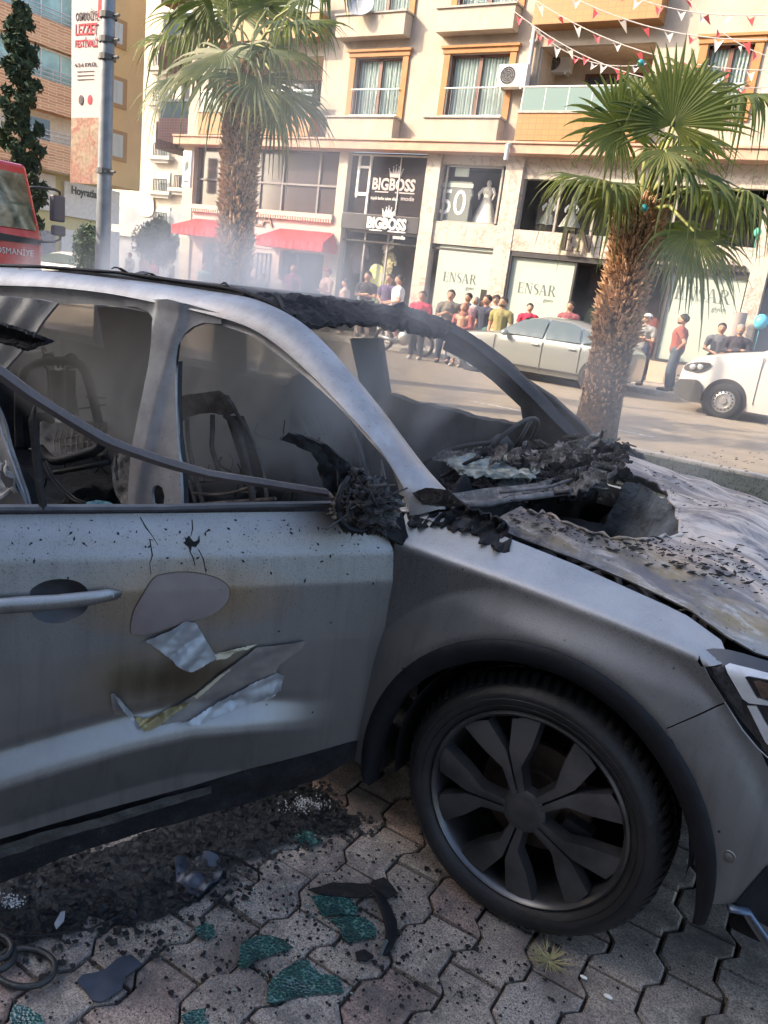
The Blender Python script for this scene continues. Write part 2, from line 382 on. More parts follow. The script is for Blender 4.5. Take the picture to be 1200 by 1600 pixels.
for f in range(4):
    dz = f*FL
    for ci, (a, b) in enumerate(WC+[(RW[0], RW[1])]):
        z0, z1 = WZ[0]+dz, WZ[1]+dz
        t = .20; y = FY
        mb = MB(); mb.box((a-t, y-.06, z0-.02), (a, y+.001-.004, z1)); mb.box((b, y-.06, z0-.02), (b+t, y-.003, z1)); mb.box((a-t-.04, y-.09, z1), (b+t+.04, y-.003, z1+.13)); mb.box((a-t-.09, y-.14, z1+.13), (b+t+.09, y-.003, z1+.20))
        sur = mb.build('window_surround', M_TRIM, apt, bevel=.008)
        mb = MB(); yw = y+.10; fr = .07; mx = (a+b)/2
        for (p, q) in (((a, z0), (a+fr, z1)), ((b-fr, z0), (b, z1)), ((mx-fr*.8, z0), (mx+fr*.8, z1)), ((a, z0), (b, z0+fr)), ((a, z1-fr), (b, z1))): mb.box((p[0], yw, p[1]), (q[0], yw+.06+.003*(p[0] == mx), q[1]))
        wn = mb.build('window', M_PVC, apt)
        mb = MB(); mb.box((a+fr*.5, yw+.025, z0+.02), (b-fr*.5, yw+.032, z1-.02)); mb.build('pane', M_GLASS, wn)
        mb = MB(); mb.grid(lambda u, v: (a+(b-a)*u, yw+.10+.012*math.sin(u*70), z0+(z1-z0)*v), 60, 1); mb.build('curtain', M_CURT, wn)
        mb = MB(); mb.box((a-.2, y+.55, z0-.2), (b+.2, y+.6, z1+.2)); mb.build('room', M_DARK, wn)
        mb = MB(); zr = z0+.78
        mb.tube([(a-.02, y-.1, zr), (b+.02, y-.1, zr)], .022); mb.tube([(a-.02, y-.1, z0+.06), (b+.02, y-.1, z0+.06)], .018)
        for i in range(13): xx = a+(b-a)*(i+.5)/13; mb.tube([(xx, y-.1, z0+.06), (xx, y-.1, zr)], .007, 4)
        mb.tube([(a+.01, y-.1, zr), (a+.01, y+.02, zr)], .018); mb.tube([(b-.01, y-.1, zr), (b-.01, y+.02, zr)], .018)
        mb.build('railing', M_RAIL, apt)
        if ci < 2:
            xa, xb = (fx(522, 205), fx(624, 210)) if ci == 0 else (fx(672, 205), fx(786, 212))
            mb = MB(); mb.box((xa, y-.42, H0+.02+dz), (xb, y-.002, z0-.07)); bx = mb.build('parapet_box', M_WALL, apt, bevel=.01)
            mb = MB(); mb.box((xa-.05, y-.47, z0-.068), (xb+.05, y-.003, z0-.022)); mb.build('sill', M_KERB, bx)
    for bi, (a, b) in enumerate((LB, RB)):
        z0 = H0+1.0+dz
        mb = MB(); mb.box((a-.1, FY-.55, H0+.03+dz), (b+.1, FY-.004, z0-.30)); 
        pp = mb.build('balcony_front', M_OTILE, apt)
        mb = MB(); mb.box((a-.12, FY-.58, z0-.30), (b+.12, FY-.003, z0-.24)); mb.build('balcony_coping', M_KERB, pp)
        mb = MB(); 
        mb.box((a-.06, FY-.52, z0-.24), (b+.06, FY-.505, z0+.32)); mb.build('glass_balustrade', M_FROST, pp)
        mb = MB(); mb.tube([(a-.1, FY-.51, z0+.34), (b+.1, FY-.51, z0+.34)], .028)
        n = 5
        for i in range(n+1): xx = a-.05+(b-a+.1)*i/n; mb.tube([(xx, FY-.51, z0-.24), (xx, FY-.51, z0+.34)], .018, 6)
        mb.build('railing', M_RAIL, pp)
        mb = MB(); mb.box((a, FY+.165, z0-1), (a+.02, FY+1.3, z0+1.45)); mb.box((b-.02, FY+.165, z0-1), (b, FY+1.3, z0+1.45)); mb.box((a, FY+1.3, z0-1), (b, FY+1.35, z0+1.45)); mb.box((a, FY+.165, z0+1.45), (b, FY+1.3, z0+1.5)); mb.box((a, FY+.165, z0-.95), (b, FY+1.3, z0-.9))
        rc = mb.build('balcony_recess', M('recess_render', (.55, .45, .35), .9, var=.1) if k == 0 else bpy.data.materials['recess_render'], apt); k = 1
        mb = MB(); w2 = (b-a)*.3; mb.box((a+w2, FY+1.24, z0-.9), (b-w2*.6, FY+1.298, z0+1.1)); dr = mb.build('balcony_door', M_PVC, rc)
        mb = MB(); mb.box((a+w2+.1, FY+1.225, z0-.8), ((a+b)/2-.02, FY+1.239, z0+1.0)); mb.box(((a+b)/2+.08, FY+1.225, z0-.8), (b-w2*.6-.1, FY+1.239, z0+1.0)); mb.build('pane', M_DGLASS, dr)

# ground level structure behind the shopfronts
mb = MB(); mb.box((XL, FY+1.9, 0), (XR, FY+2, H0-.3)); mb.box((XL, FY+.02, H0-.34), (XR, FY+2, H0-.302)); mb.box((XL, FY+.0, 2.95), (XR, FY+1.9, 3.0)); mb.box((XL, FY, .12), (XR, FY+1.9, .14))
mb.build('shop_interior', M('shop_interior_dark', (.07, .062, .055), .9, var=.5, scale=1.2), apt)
def pil(p0, p1, m=None, z0=.12, z1=H0-.3, yy=0, name='pilaster'):
    mb = MB(); mb.box((p0, FY-.14-yy, z0), (p1, FY+.2, z1)); return mb.build(name, m or M_MARB, apt, bevel=.01)
M_CREAM = M('cream_render', (.52, .45, .36), .9, var=.1, scale=3)
M_PINKW = M('pinkish_render', (.58, .44, .40), .9, var=.1, scale=3)
# pilasters measured from the photograph
P1 = (fx(527, 320), fx(541, 320)); P2 = (fx(662, 320), fx(684, 320)); P3 = (fx(785, 320), fx(812, 320)); P4 = (fx(1163, 470), fx(1190, 470))
pil(*P1, M_CREAM); pil(*P2); pil(*P3); pil(*P4)
pil(XL, XL+.5, M_CREAM)
# --- restaurant bay (left)
RA, RBx = XL+.5, P1[0]
zc = fz(410, 328)
mb = MB(); mb.box((RA, FY-.1, fz(410, 388)), (RBx, FY+.1, zc-.15)); mb.build('fascia', M_PINKW, apt)
mb = MB(); mb.box((RA, FY-.25, zc-.15), (RBx, FY+.1, zc)); 
for i in range(60): xx = RA+(RBx-RA)*(i+.5)/60; mb.box((xx-.03, FY-.24, zc-.25), (xx+.03, FY-.102, zc-.152))
mb.build('moulded_cornice', M('moulding', (.60, .42, .36), .8), apt)
mb = MB(); mb.box((RA, FY+.12, zc), (RBx, FY+.15, H0-.34)); up = mb.build('upper_glazing', M('smoked_glass', (.085, .07, .075), .12, spec=.8), apt)
mb = MB(); 
for xx in (RA+.03, RA+1.3, RA+2.9, RBx-2.4, RBx-.9): mb.box((xx, FY+.06, zc), (xx+.07, FY+.118, H0-.34))
mb.box((RA, FY+.055, zc+.85), (RBx, FY+.117, zc+.91)); mb.build('glazing_bar', M('grey_profile', (.20, .18, .18), .5), up)
gx = [RA, RA+.6, fx(400, 430), fx(436, 430), fx(505, 430), RBx]
zf = fz(410, 388)
for a, b in ((gx[0], gx[1]), (gx[2]-.5, gx[3]), (gx[4], gx[5])): mb = MB(); mb.box((a, FY-.06, .12), (b, FY+.15, zf)); mb.build('wall_panel', M_PINKW, apt)
mb = MB(); mb.box((gx[1], FY+.5, .14), (gx[2]-.5, FY+.53, zf)); mb.box((gx[3], FY+.5, .14), (gx[4], FY+.53, zf)); mb.build('shop_glazing', M_DGLASS, apt)
# lattice window on the wall panel
mb = MB(); a, b = fx(404, 410), fx(424, 410); z0, z1 = fz(410, 440), fz(410, 396)
for i in range(4): xx = a+(b-a)*i/3; mb.box((xx-.02, FY-.1, z0), (xx+.02, FY-.061, z1))
for i in range(5): zz = z0+(z1-z0)*i/4; mb.box((a-.02, FY-.104, zz-.02), (b+.02, FY-.062, zz+.02))
mb.build('lattice_window', M('bluegrey_profile', (.18, .20, .24), .6), apt)
def awning(xa, xb, zt, zb, out, label):
    t = thing('awning', ((xa+xb)/2, FY-.1, zb), label, 'awning', None)
    mb = MB(); d = .03
    mb.add([(xa+.35, FY-.11, zt), (xb-.2, FY-.11, zt), (xb, FY-.11-out, zb+.28), (xa, FY-.11-out, zb+.28), (xa+.35, FY-.11, zt-d), (xb-.2, FY-.11, zt-d), (xb, FY-.11-out, zb+.28-d), (xa, FY-.11-out, zb+.28-d)], [(0, 1, 2, 3), (4, 7, 6, 5), (0, 3, 7, 4), (1, 5, 6, 2), (0, 4, 5, 1)])
    mb.add([(xa, FY-.11, zb+.1), (xa+.35, FY-.11, zt), (xa, FY-.11-out, zb+.28), (xb, FY-.11, zb+.1), (xb-.2, FY-.11, zt), (xb, FY-.11-out, zb+.28)], [(0, 2, 1), (3, 4, 5)])
    mb.build('canopy', M_RED, t)
    mb = MB(); n = 40
    mb.grid(lambda u, v: (xa+(xb-xa)*u, FY-.11-out-.01*math.sin(u*60), zb+.28-(.28+.03*math.sin(u*n*3.14)*(1-v))*(1-v)), 80, 1); mb.grid(lambda u, v: (xb, FY-.11-out*u, zb+.28-.28*(1-v)), 4, 1); mb.grid(lambda u, v: (xa, FY-.11-out*u, zb+.28-.28*(1-v)), 4, 1)
    mb.build('valance', M_RED, t, solid=.01)
    return t
za = fz(450, 358); zbt = fz(450, 388, FY-.9)
awning(fx(268, 365, FY-.9), fx(345, 365, FY-.9), fz(310, 342), fz(300, 367, FY-.9), .8, 'short red awning on the corner left of the thick palm trunk')
awning(fx(400, 380, FY-.9), fx(505, 380, FY-.9), za, zbt, .8, 'long red awning over the dark entrance right of the thick palm trunk')
sg = tag(text('LALA', 'wall_sign', M('bronze_letters', (.22, .14, .10), .4, metal=.5), None, facing(fx(400, 343), FY-.13, fz(410, 343)), .75, .03), 'raised bronze capital letters on the pink wall above the long red awning', 'sign')
# --- BIGBOSS bay
A, B = P1[1], P2[0]
zs1, zs0 = fz(600, 337), fz(600, 362)
mb = MB(); mb.box((A, FY+.10, zs1), (B, FY+.13, H0-.30)); ug = mb.build('upper_glazing', M('dark_film_glass', (.035, .03, .034), .15, spec=.7), apt)
mb = MB()
xa, xb = fx(556, 280), fx(577, 280)
mb.box((xa, FY+.04, fz(560, 308)), (xa+.08, FY+.098, H0-.32)); mb.box((xb-.07, FY+.035, zs1), (xb, FY+.097, H0-.32)); mb.box((xa, FY+.03, fz(560, 305)), (xb, FY+.096, fz(560, 305)+.1)); mb.box((xa, FY+.03, H0-.75), (xb, FY+.096, H0-.68)); mb.box((A, FY+.04, H0-.38), (B, FY+.098, H0-.30))
mb.build('window_frame', M_WHT, ug)
mb = MB(); mb.box((fx(622, 280)-.015, FY+.06, zs1), (fx(622, 280)+.015, FY+.09, H0-.32)); mb.build('glazing_bar', M_RAIL, ug)
def crown(cx, cz, y, s, mat, parent, h=.03):
    mb = MB(); pts = [(-.42, 0), (.42, 0), (.55, .5), (.27, .25), (.22, .62), (.08, .28), (0, .72), (-.08, .28), (-.22, .62), (-.27, .25), (-.55, .5)]
    mb.prism([(cx+px_*s, y, cz+pz*s) for px_, pz in pts], (0, h, 0))
    for px_, pz in ((.55, .54), (.22, .67), (0, .78), (-.22, .67), (-.55, .54)): mb.ball((cx+px_*s, y+h/2, cz+pz*s), (.05*s, h*.6, .05*s), n=8, k=5)
    return mb.build('crown_emblem', mat, parent)
M_GLET = M('grey_vinyl', (.42, .38, .38), .6)
def bigboss(bx0, bx1, zc, h, y, mat, parent, ext, crz, mz):
    W = bx1-bx0; cx = (bx0+bx1)/2
    text('BIGBOSS', 'lettering', mat, parent, facing(cx, y, zc), 1, ext, off=.035, fit=(W, h))
    mb = MB(); mb.box((cx-W*.42, y-ext, zc-h*.68), (cx-W*.1, y+ext, zc-h*.58)); mb.build('underline', mat, parent); mb = MB(); mb.box((cx+W*.06, y-ext, zc-h*.68), (cx+W*.5, y+ext, zc-h*.58)); mb.build('underline', mat, parent)
    text('mode', 'lettering', mat, parent, facing(cx+W*.36, y, zc-mz), 1, ext, off=.01, fit=(W*.30, h*.36))
    crown(cx+W*.02, zc+h*.56, y-ext, W*.29, mat, parent, ext*2)
def _old(cx, zc, y, size, mat, parent, ext):
    text('BIGBOSS', 'lettering', mat, parent, facing(cx, y, zc), size, ext, off=size*.035, sx=.80)
    mb = MB(); mb.box((cx-size*1.35, y-ext, zc-size*.50), (cx-size*.15, y+ext, zc-size*.44)); mb.box((cx+size*.25, y-ext, zc-size*.50), (cx+size*1.75, y+ext, zc-size*.44)); mb.build('underline', mat, parent)
    text('mode', 'lettering', mat, parent, facing(cx+size*1.25, y, zc-size*.82), size*.58, ext, off=size*.01)
    crown(cx+size*.12, zc+size*.46, y-ext, size*.95, mat, parent, ext*2)
sc = at(603, 350, 'y', FY-.12)
bb = thing('shop_sign', (sc.x, FY-.1, zs0), 'black BIGBOSS mode sign band with raised white letters over the clothes shop window', 'sign')
mb = MB(); mb.box((A-.02, FY-.16, zs0), (B, FY+.12, zs1)); mb.build('panel', M_BLK, bb, bevel=.01)
_q0, _q1 = at(574, 347, 'y', FY-.19), at(635, 350, 'y', FY-.19); bigboss(_q0.x, _q1.x, (_q0.z+_q1.z)/2-.02, .34, FY-.19, M_WLET, bb, .025, 0, .36)
sc2 = at(615, 290, 'y', FY+.09)
bb2 = thing('window_lettering', (sc2.x, FY+.09, zs1), 'grey BIGBOSS lettering with a crown stuck on the dark upper window glass', 'sign')
_q0, _q1 = at(582, 287, 'y', FY+.085), at(649, 290, 'y', FY+.085); bigboss(_q0.x, _q1.x, (_q0.z+_q1.z)/2, .36, FY+.085, M_GLET, bb2, .004, 0, .38)
text('büyük beden takım elbise', 'small_print', M_WLET, bb2, facing((_q0.x+at(622, 310, 'y', FY+.085).x)/2, FY+.085, at(603, 311, 'y', FY+.085).z), .17, .003, fit=(at(622, 310, 'y', FY+.085).x-_q0.x, .12))
mb = MB(); mb.box((A, FY+.9, .14), (B, FY+.93, zs0)); 
mb2 = MB()
for xx in (A, A+.75, (A+B)/2+.2, B-.05): mb2.box((xx, FY+.1, .14), (xx+.06, FY+.16, zs0))
mb2.box((A, FY+.1, zs0-.07), (B, FY+.162, zs0-.002))
mb2.build('shop_window_frame', M('grey_profile_light', (.30, .28, .28), .5), apt)
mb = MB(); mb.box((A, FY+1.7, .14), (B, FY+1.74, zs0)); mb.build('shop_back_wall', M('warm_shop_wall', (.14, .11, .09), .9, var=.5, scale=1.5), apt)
def garment(x, y, z, w_, h, mat, label, group=None, long=False, name='hanging_shirt'):
    mb = MB(); q = w_/2
    if long: P = [(-.3*q, 0), (.3*q, 0), (.55*q, -.12*h), (.8*q, -.3*h), (.5*q, -.32*h), (.35*q, -.38*h), (q, -h), (-q, -h), (-.35*q, -.38*h), (-.5*q, -.32*h), (-.8*q, -.3*h), (-.55*q, -.12*h)]
    else: P = [(-.3*q, 0), (.3*q, 0), (.75*q, -.1*h), (1.05*q, -.5*h), (.75*q, -.55*h), (.6*q, -.3*h), (.6*q, -h), (-.6*q, -h), (-.6*q, -.3*h), (-.75*q, -.55*h), (-1.05*q, -.5*h), (-.75*q, -.1*h)]
    sheet(mb, smoothpoly(P, 1), lambda a, b: (x+a, y-.10*math.cos(min(1.5, abs(a/q)*1.4))-.015*math.sin(a*60)*(-b/h), z+b), .06)
    o = mb.build(name, mat, None, smooth=True, solid=.02); own(o, (x, y, z-h)); return tag(o, label, 'garment', group)
C_WH = M('white_cloth', (.72, .72, .70), .9); C_YL = M('yellow_cloth', (.62, .66, .16), .9, col2=(.55, .56, .50), scale=9, thr=(.45, .55)); C_GR = M('grey_cloth', (.28, .25, .25), .9); C_OL = M('patterned_cloth', (.50, .46, .25), .9, col2=(.16, .14, .08), scale=14, thr=(.45, .55)); C_BL = M('blue_cloth', (.10, .22, .30), .9, col2=(.3, .4, .4), scale=8)
def gar(px_, py_, *a, yy=FY+.6, **k): p = at(px_, py_, 'y', yy); return garment(p.x, yy, p.z, *a, **k)
gar(565, 378, .75, 1.0, C_GR, 'grey t-shirt hanging high at the left of the clothes shop window')
gar(592, 413, .75, 1.3, C_YL, 'yellow and white sports shirt hanging in the clothes shop doorway')
gar(611, 393, .55, .8, C_OL, 'patterned olive shirt hanging under the white price boards')
gar(590, 447, .6, .5, C_BL, 'blue printed shirt hanging below the yellow sports shirt')
mb = MB()
for (p, q) in (((597, 391), (614, 380)), ((599, 396), (615, 387))):
    a_, b_ = at(*p, 'y', FY+.5), at(*q, 'y', FY+.5); mb.prism([a_, b_, b_+Vector((0, 0, .12)), a_+Vector((0, 0, .12))], (0, .02, 0))
own(mb.build('price_board', M_WLET), at(605, 396, 'y', FY+.5)); tag(bpy.data.objects['price_board'], 'two white slanted price boards hanging at the top of the clothes shop window', 'board')
# --- dress window bay
A, B = P2[1], P3[0]
z1, z0 = fz(740, 258), fz(740, 350); zz1, zz0 = z0-.02, fz(720, 384)
parts('marble_band', (((A, FY-.05, z1), (B, FY+.2, H0-.3)), ((A, FY-.07, zz0), (B, FY+.2, z0)), ((A, FY-.06, .12), (B, FY+.2, .5))), M_MARB, apt, .008)
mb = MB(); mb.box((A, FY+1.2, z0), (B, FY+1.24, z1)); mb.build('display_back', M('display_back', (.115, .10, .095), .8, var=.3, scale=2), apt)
mb = MB(); 
for xx in (A+.12, B-.2): mb.box((xx, FY+.05, z0), (xx+.06, FY+.11, z1))
mb.box((A+.12, FY+.05, z1-.06), (B-.14, FY+.112, z1)); mb.box((A+.12, FY+.05, z0), (B-.14, FY+.112, z0+.05)); mb.build('window_frame', M('alu_frame', (.35, .33, .30), .4, metal=.6), apt)
def gown(px_, py0, py1, w_, mat, label):
    p0 = at(px_, py0, 'y', FY+.6); p1 = at(px_, py1, 'y', FY+.6); h = p0.z-p1.z; x = (p0.x+p1.x)/2
    t = thing('mannequin', (x, FY+.6, p1.z), label, 'mannequin')
    prof = [(.0, h), (.045, h*.99), (.05, h*.95), (.17*w_, h*.9), (.20*w_, h*.8), (.13*w_, h*.68), (.17*w_, h*.6), (.30*w_, h*.35), (.5*w_, 0)]
    mb = MB(); mb.lathe(prof, Matrix.Translation((x, FY+.6, p1.z)) @ Matrix.Diagonal((1, .7, 1, 1)), 18)
    vs = mb.v; mb.v = [(vx+(.03*math.sin(math.atan2(vy-FY-.6, vx-x)*9)*(1 if vz < p1.z+h*.5 else 0)), vy, vz) for vx, vy, vz in vs]
    mb.build('gown', mat, t, smooth=True)
    mb = MB(); mb.ball((x, FY+.6, p0.z+.02), (.07, .08, .1)); mb.build('head', M_WHT, t, smooth=True)
    for s in (-1, 1): mb = MB(); mb.tube([(x+s*.12*w_*1.4, FY+.6, p0.z-h*.1), (x+s*.30*w_, FY+.55, p0.z-h*.25), (x+s*.26*w_, FY+.5, p0.z-h*.4)], [.05, .04, .025]); mb.build('arm', M_WHT, t, smooth=True)
    return t
gown(760, 288, 350, .85, M('white_satin', (.78, .76, .66), .5, var=.08, scale=7), 'mannequin in a long white wedding gown in the upper display window')
gown(731, 292, 345, .4, M('grey_satin', (.30, .28, .27), .6), 'slim mannequin in a grey gown beside the white number poster')
p5 = at(707, 318, 'y', FY+.12)
ps = thing('sale_poster', (p5.x, FY+.12, p5.z-.7), 'sale poster with a big number 50 in the lower left of the upper display window', 'poster')
mb = MB(); mb.box((p5.x-.55, FY+.135, p5.z-.52), (p5.x+.55, FY+.145, p5.z+.62)); mb.build('sheet', M('poster_grey', (.13, .15, .14), .6), ps)
text('50', 'lettering', M_WLET, ps, facing(p5.x, FY+.13, p5.z), 1.0, .003, sx=.9)
mb = MB(); mb.box((p5.x-.5, FY+.12, p5.z-.78), (p5.x+.4, FY+.132, p5.z-.53)); mb.build('pink_band', M('pink_print', (.55, .22, .24), .6), ps)
mb = MB(); mb.box((p5.x-.5, FY+.12, p5.z+.45), (p5.x+.6, FY+.132, p5.z+.57)); mb.box((p5.x-.05, FY+.12, p5.z+.75), (p5.x+.4, FY+.132, p5.z+1.25)); mb.build('white_band', M_POST, ps)
# didone letters for the ENSAR signs
def ribbon(mb, pts, ws, y, h):
    L_, R_ = [], []
    for i, p in enumerate(pts):
        a = pts[max(i-1, 0)]; b = pts[min(i+1, len(pts)-1)]; dx, dz = b[0]-a[0], b[1]-a[1]; l = math.hypot(dx, dz) or 1; nx, nz = -dz/l, dx/l
        L_.append((p[0]+nx*ws[i]/2, y, p[1]+nz*ws[i]/2)); R_.append((p[0]-nx*ws[i]/2, y, p[1]-nz*ws[i]/2))
    for i in range(len(pts)-1): mb.prism([L_[i], L_[i+1], R_[i+1], R_[i]], (0, h, 0))
def ensar(mb, x, z, s, y, h, txt='ENSAR'):
    T, t, sf = .15*s, .035*s, .1*s
    bar = lambda x0, z0, x1, z1: mb.prism([(x+x0, y, z+z0), (x+x1, y, z+z0), (x+x1, y, z+z1), (x+x0, y, z+z1)], (0, h, 0))
    for ch in txt:
        if ch == 'E': bar(.06*s, 0, .06*s+T, s); bar(0, 0, .06*s, t); bar(0, s-t, .06*s, s); bar(.06*s+T, 0, .6*s, t); bar(.06*s+T, s-t, .58*s, s); bar(.06*s+T, .49*s, .45*s, .49*s+t); bar(.57*s, t, .6*s, .22*s); bar(.55*s, .78*s, .58*s, s-t); bar(.44*s, .38*s, .46*s, .64*s); adv = .74
        elif ch == 'N': bar(.09*s, t, .09*s+t, s-t); bar(0, 0, .22*s, t); bar(-.02*s, s-t, .12*s, s); mb.prism([(x+.06*s, y, z+s), (x+.24*s, y, z+s), (x+.72*s, y, z), (x+.6*s, y, z)], (0, h*.9, 0)); bar(.66*s, .1*s, .66*s+t, s-t); bar(.56*s, s-t, .8*s, s); adv = .88
        elif ch == 'S': P = [(.5, .78), (.44, .93), (.3, .98), (.16, .93), (.09, .78), (.15, .63), (.3, .53), (.45, .42), (.53, .25), (.45, .08), (.3, .02), (.14, .07), (.06, .25)]; Wd = [.02, .04, .04, .07, .13, .16, .17, .17, .14, .08, .04, .04, .02]; ribbon(mb, [(x+a*s, z+b*s) for a, b in P], [q*s for q in Wd], y, h); adv = .66
        elif ch == 'A': mb.prism([(x+.28*s, y, z+s), (x+.42*s, y, z+s), (x+.76*s, y, z+t), (x+.58*s, y, z+t)], (0, h*.9, 0)); mb.prism([(x+.30*s, y, z+s), (x+.335*s, y, z+s), (x+.1*s, y, z+t), (x+.065*s, y, z+t)], (0, h*.95, 0)); bar(-.02*s, 0, .2*s, t); bar(.5*s, 0, .84*s, t); bar(.16*s, .33*s, .56*s, .33*s+t); adv = .9
        elif ch == 'R': bar(.06*s, 0, .06*s+T, s); bar(-.02*s, 0, .06*s, t); bar(.06*s+T, 0, .3*s, t); bar(-.02*s, s-t, .06*s, s); ribbon(mb, [(x+a*s, z+b*s) for a, b in ((.2, .98), (.38, .97), (.5, .88), (.54, .75), (.5, .62), (.38, .52), (.2, .5))], [q*s for q in (.035, .05, .12, .15, .12, .05, .035)], y, h); mb.prism([(x+.3*s, y, z+.5*s), (x+.46*s, y, z+.5*s), (x+.76*s, y, z), (x+.6*s, y, z)], (0, h*.9, 0)); bar(.6*s, 0, .84*s, t); adv = .9
        x += adv*s
def poster(x0, x1, z0, z1, label, ls=.6, n2=True, fy=.02, split=None):
    t = thing('shop_poster', ((x0+x1)/2, FY-.05, z0), label, 'poster', None)
    mb = MB(); mb.box((x0, FY+fy, z0), (x1, FY+fy+.03, z1)); mb.build('sheet', M_POST, t)
    cx = (x0+x1)/2-.1; z = z0+(z1-z0)*(.60)
    mb = MB(); ensar(mb, cx-ls*1.9, z, ls, FY+fy-.006, .005); mb.build('lettering', M_DLET, t)
    text('giyim', 'small_print', M_DLET, t, facing(cx+ls*1.45, FY+fy-.004, z-ls*.42), ls*.5, .002)
    return t
poster(A+.25, B-.05, .5, zz0-.02, 'pale ENSAR poster covering the ground window under the gown display', .28)
mb = MB(); mb.box((fx(752, 455), FY-.03, fz(752, 480)), (fx(782, 455), FY+.012, fz(752, 452))); own(mb.build('wall_panel_dark', M_DARK, apt), (0, 0, 0))
# --- ENSAR main bay
A, B = P3[1], P4[0]
zt, zb_ = fz(820, 360), fz(812, 393); z1 = H0-.3
parts('marble_band', (((A, FY-.12, zb_), (B, FY+.15, zt)), ((A, FY-.03, z1-.55), (B, FY+.2, z1))), M_MARB, apt, .008)
mb = MB(); mb.box((A, FY+1.4, zt), (B, FY+1.44, z1-.55)); mb.build('display_back', bpy.data.materials['display_back'], apt)
n = 6
parts('window_bar', [((A+(B-A-.06)*i/n, FY+.08, zt), (A+(B-A-.06)*i/n+.06, FY+.14, z1-.55)) for i in range(n+1)], bpy.data.materials['alu_frame'], apt)
mb = MB(); mb.box((A+.03, FY+.1, zt), (B-.03, FY+.12, z1-.55)); mb.build('display_pane', M_DGLASS if 0 else M_GLASS, apt)
for px_ in (855, 880): pass
gown(858, 315, 352, .6, bpy.data.materials['grey_satin'], 'mannequin in a dark gown in the display window left of the near palm crown')
gown(893, 318, 356, .6, M('ivory_satin', (.5, .46, .42), .6), 'mannequin in a pale gown half hidden by the near palm fronds')
se = thing('shop_sign', (fx(960, 380), FY-.15, zb_), 'large raised silver ENSAR letters on the marble band behind the near palm trunk', 'sign')
mb = MB(); ensar(mb, fx(877, 380, FY-.3), fz(877, 391, FY-.3), .56, FY-.32, .12, 'EN'); ensar(mb, fx(985, 395, FY-.3), fz(985, 403, FY-.3), .56, FY-.32, .12, 'SAR'); mb.build('lettering', M_SILV, se)
text('giyim', 'small_print', M_SILV, se, facing(fx(1140, 418), FY-.16, fz(1140, 418)), .42, .03)
mb = MB(); mb.box((A, FY-.1, zb_-.14), (B, FY+.1, zb_-.002)); mb.build('dark_lintel', M_BLK, apt)
x1p = fx(893, 450); xd = fx(1037, 500)
poster(A+.06, x1p, .55, zb_-.16, 'pale ENSAR poster in the window left of the near palm trunk', .29)
poster(xd, B-.05, .75, fz(1110, 455)+.75, 'pale ENSAR poster behind the man in the red brown t-shirt', .34)
mb = MB(); mb.box((xd-.1, FY-.03, fz(1110, 455)+.752), (B, FY+.1, zb_-.142)); mb.build('dark_panel', M_DARK, apt)
parts('stone_plinth', (((A, FY-.08, .12), (x1p+.1, FY+.15, .55)), ((xd-.12, FY-.08, .12), (B, FY+.15, .68))), M('sandstone', (.52, .42, .32), .8, var=.1, scale=3), apt, .01)
parts('poster_frame', (((xd-.12, FY-.1, .682), (B, FY+.1, .75)), ((A, FY-.1, .5), (A+.06, FY+.1, zb_-.145)), ((x1p, FY-.05, .12), (x1p+.06, FY+.1, zb_-.145)), ((xd-.08, FY-.05, .752), (xd, FY+.1, zb_-.145))), M_BLK, apt)
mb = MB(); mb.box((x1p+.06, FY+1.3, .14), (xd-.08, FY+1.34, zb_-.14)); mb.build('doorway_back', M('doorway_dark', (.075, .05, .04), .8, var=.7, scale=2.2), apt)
rs = random.Random(2)
for i in range(7):
    xx = x1p+.5+(xd-x1p-1)*i/6
    garment(xx, FY+.9, 1.75+rs.uniform(-.1, .1), .55, 1.15, M('cloth_rack_%d' % i, [(.12, .16, .07), (.30, .05, .05), (.14, .12, .10), (.28, .22, .18), (.05, .06, .09), (.32, .28, .2), (.2, .06, .05)][i], .9, var=.3, scale=9), ['dark olive', 'dark red', 'charcoal', 'light brown', 'navy', 'beige', 'wine red'][i]+' blouse hanging in the open shop doorway behind the near palm', None)
# right-hand end: next shop
mb = MB(); mb.box((P4[1], FY+.3, .12), (XR, FY+.35, zt)); mb.build('shop_glazing', M('grey_shop_glass', (.16, .17, .19), .15, spec=.7), apt)
mb = MB(); mb.box((P4[1], FY-.1, fz(1195, 408)+.02), (XR, FY+.1, z1)); mb.build('white_fascia', M_WHT, apt); mb = MB(); mb.box((P4[1], FY-.13, fz(1195, 415)), (XR, FY+.1, fz(1195, 408)+.018)); mb.build('orange_band', M('orange_paint', (.85, .12, .02), .5), apt)
